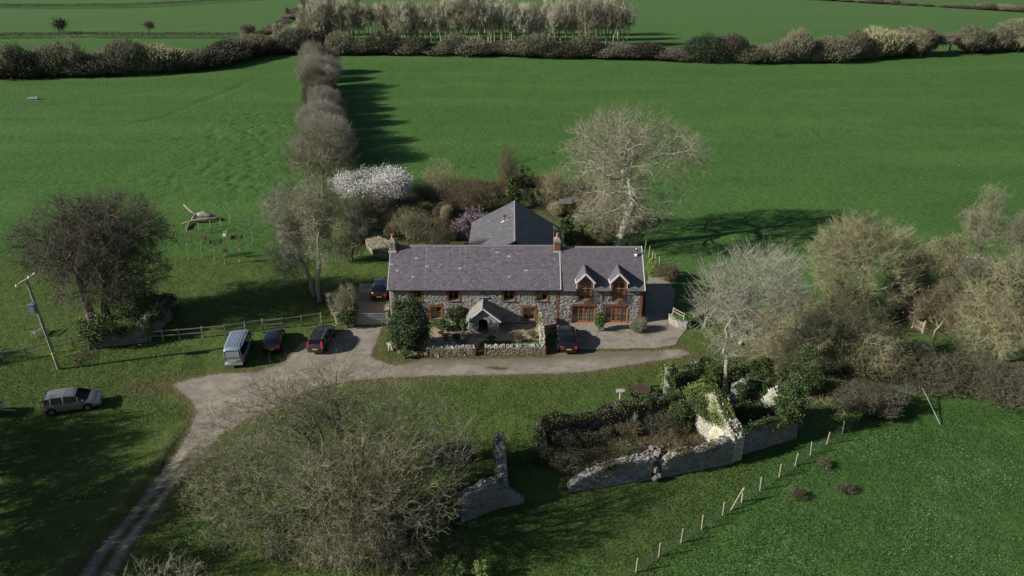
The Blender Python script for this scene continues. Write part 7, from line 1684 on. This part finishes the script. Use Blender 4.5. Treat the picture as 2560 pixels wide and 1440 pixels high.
P_SILV = paint('champagne_silver_paint', (.36,.37,.36), .6, .32); P_VAN = paint('silver_blue_van_paint', (.34,.40,.46), .45, .38); P_BLK = paint('black_paint', (.008,.008,.011), .0, .25); P_NAVY = paint('dark_navy_paint', (.008,.011,.022), .2, .25); P_DG = paint('dark_graphite_paint', (.035,.036,.042), .3, .3)
def head(p0, p1, z=0.): a, b = G(*p0, z), G(*p1, z); return math.atan2(b[1]-a[1], b[0]-a[0])
# silver people carrier
a, b = xy((131,1040)), xy((224,1027)); hd = math.atan2(*(b-a)[::-1]); mid = (a+b)/2; nrm = np.array([-math.sin(hd), math.cos(hd)]); cen = mid+nrm*.9+unit(b-a)*.05
prof_mpv = [(-2.15,.62),(-2.12,.95),(-1.98,1.2),(-1.78,1.52),(-1.4,1.6),(-.4,1.63),(.3,1.56),(.55,1.48),(1.35,1.06),(1.75,.95),(2.02,.8),(2.15,.58)]
car('parked_car', 'silver people carrier parked alone on the lower left lawn', (*cen, 0), hd, 4.35, 1.8, 1.63, prof_mpv, .98, (1.35,.5), (-2.0,-1.76), P_SILV, pillars=(.62,-.45,-1.35), tall_lamps=2, wb=2.69)
# van
hv = head((581,882), (600,836), 1.95); r0 = xy((586,921)); cen = r0+np.array([math.cos(hv), math.sin(hv)])*2.5
prof_van = [(-2.45,.85),(-2.42,1.55),(-2.32,1.9),(-2.1,1.95),(0,1.97),(1.0,1.95),(1.3,1.88),(1.95,1.25),(2.25,1.1),(2.42,.85),(2.45,.6)]
vn = car('parked_van', 'silver blue panel van with ribbed roof, leftmost of the vehicles parked by the rail fence', (*cen, 0), hv, 4.9, 1.9, 1.97, prof_van, 1.12, (1.95,1.3), (-2.44,-2.36), P_VAN, cat='van', pillars=(.55,), tall_lamps=1, wheel=.33, wb=3.0, roofw=.86, van=True, side_glass=True)
for k in range(6): q = MB(); y_ = -.55+.22*k; q.bar((-2.0,y_,1.968),(.9,y_,1.968),.035,.02); q.build('roof_rib', P_VAN, vn)
q = MB(); q.add([(-2.452,-.62,1.15),(-2.452,.62,1.15),(-2.40,.58,1.68),(-2.40,-.58,1.68),(-2.5,-.62,1.14),(-2.5,.62,1.14),(-2.43,.58,1.70),(-2.43,-.58,1.70)], [(4,7,6,5),(0,4,5,1),(1,5,6,2),(2,6,7,3),(3,7,4,0)]); q.build('tailgate_window', mat('silvered_glass', (.25,.29,.33), rough=.12, spec=.7), vn)
q = MB(); q.box(-2.56,-2.40,-.8,.8,.34,.5); q.build('bumper', P_VAN, vn)
# small dark hatchback beside the van
h3 = head((680,886), (693,826)); r0 = xy((681,888)); cen = r0+np.array([math.cos(h3), math.sin(h3)])*2.05
prof_h = [(-2.0,.62),(-1.97,.9),(-1.85,1.02),(-1.4,1.38),(-.9,1.43),(0,1.45),(.35,1.4),(1.1,.98),(1.6,.88),(1.9,.72),(2.0,.5)]
car('parked_car', 'dark navy hatchback between the van and the estate car', (*cen, 0), h3, 4.0, 1.72, 1.45, prof_h, .92, (1.1,.35), (-1.85,-1.4), P_NAVY, pillars=(.4,-.5), wb=2.5)
# dark estate with tall red lamps
r0 = xy((791,888)); cen = r0+np.array([0,1])*2.35; h4 = R(90)+R(-2)
prof_e = [(-2.35,.66),(-2.32,.95),(-2.2,1.1),(-1.95,1.45),(-1.5,1.5),(-.3,1.53),(.25,1.47),(1.05,1.02),(1.6,.92),(2.15,.78),(2.35,.55)]
car('parked_car', 'dark estate car with tall red lamps, rightmost of three by the fence', (*cen, 0), h4, 4.7, 1.86, 1.53, prof_e, .96, (1.05,.25), (-2.2,-1.95), P_DG, pillars=(.35,-.55,-1.5), tall_lamps=2, rails=True, wb=2.75)
# dark car in the yard
r0 = xy((948,756)); cen = r0+np.array([0,1])*2.25
prof_s = [(-2.25,.7),(-2.22,1.0),(-2.1,1.15),(-1.8,1.55),(-1.4,1.64),(-.3,1.66),(.25,1.6),(1.0,1.1),(1.6,1.0),(2.1,.85),(2.25,.6)]
car('parked_car', 'black car with roof rails parked in the gravel yard by the left gable', (*cen, 0), R(91), 4.5, 1.86, 1.66, prof_s, 1.02, (1.0,.25), (-2.1,-1.8), P_BLK, pillars=(.35,-.6,-1.5), rails=True, wb=2.65)
# black saloon in front of the wing
r0 = xy((1421,888)); cen = r0+np.array([0,1])*2.3
prof_b = [(-2.3,.66),(-2.27,.9),(-2.1,.98),(-1.75,1.04),(-.95,1.38),(-.3,1.45),(.2,1.42),(1.05,.98),(1.6,.9),(2.1,.76),(2.3,.52)]
car('parked_car', 'black saloon with red lamps and yellow plate parked in front of the dormer wing', (*cen, 0), R(91), 4.6, 1.85, 1.45, prof_b, .94, (1.05,.2), (-1.75,-.95), P_BLK, pillars=(.3,-.6), wb=2.75)
# trailer at the left edge
tl = thing('small_trailer', 'small covered trailer cut off by the left edge of the photo', 'trailer', (*xy((-12,1035)), 0)); c = G(-18,1038); q = MB(); q.box(c[0]-1.2,c[0]+.7,c[1]-.55,c[1]+.65,.45,.95); q.build('box_body', M_GALV, tl)
q = MB(); q.add([(c[0]-1.25,c[1]-.6,.96),(c[0]+.75,c[1]-.6,.96),(c[0]+.75,c[1]+.7,.96),(c[0]-1.25,c[1]+.7,.96),(c[0]-1.0,c[1]+.05,1.3),(c[0]+.4,c[1]+.05,1.3)], [(0,1,5,4),(1,2,5),(2,3,4,5),(3,0,4)]); q.build('cover', mat('green_grey_cover', (.09,.11,.10), (.15,.17,.15), scale=3, rough=.7), tl)
for sy in (-.62,.72): q = MB(); q.tube([(c[0]-.3,c[1]+sy-.07,.3),(c[0]-.3,c[1]+sy+.07,.3)], .3, 16); q.build('wheel', M_TYRE, tl)
q = MB(); q.bar((c[0]+.7,c[1]+.05,.5),(c[0]+1.9,c[1]+.1,.4),.07,.07); q.build('drawbar', M_GALV, tl)
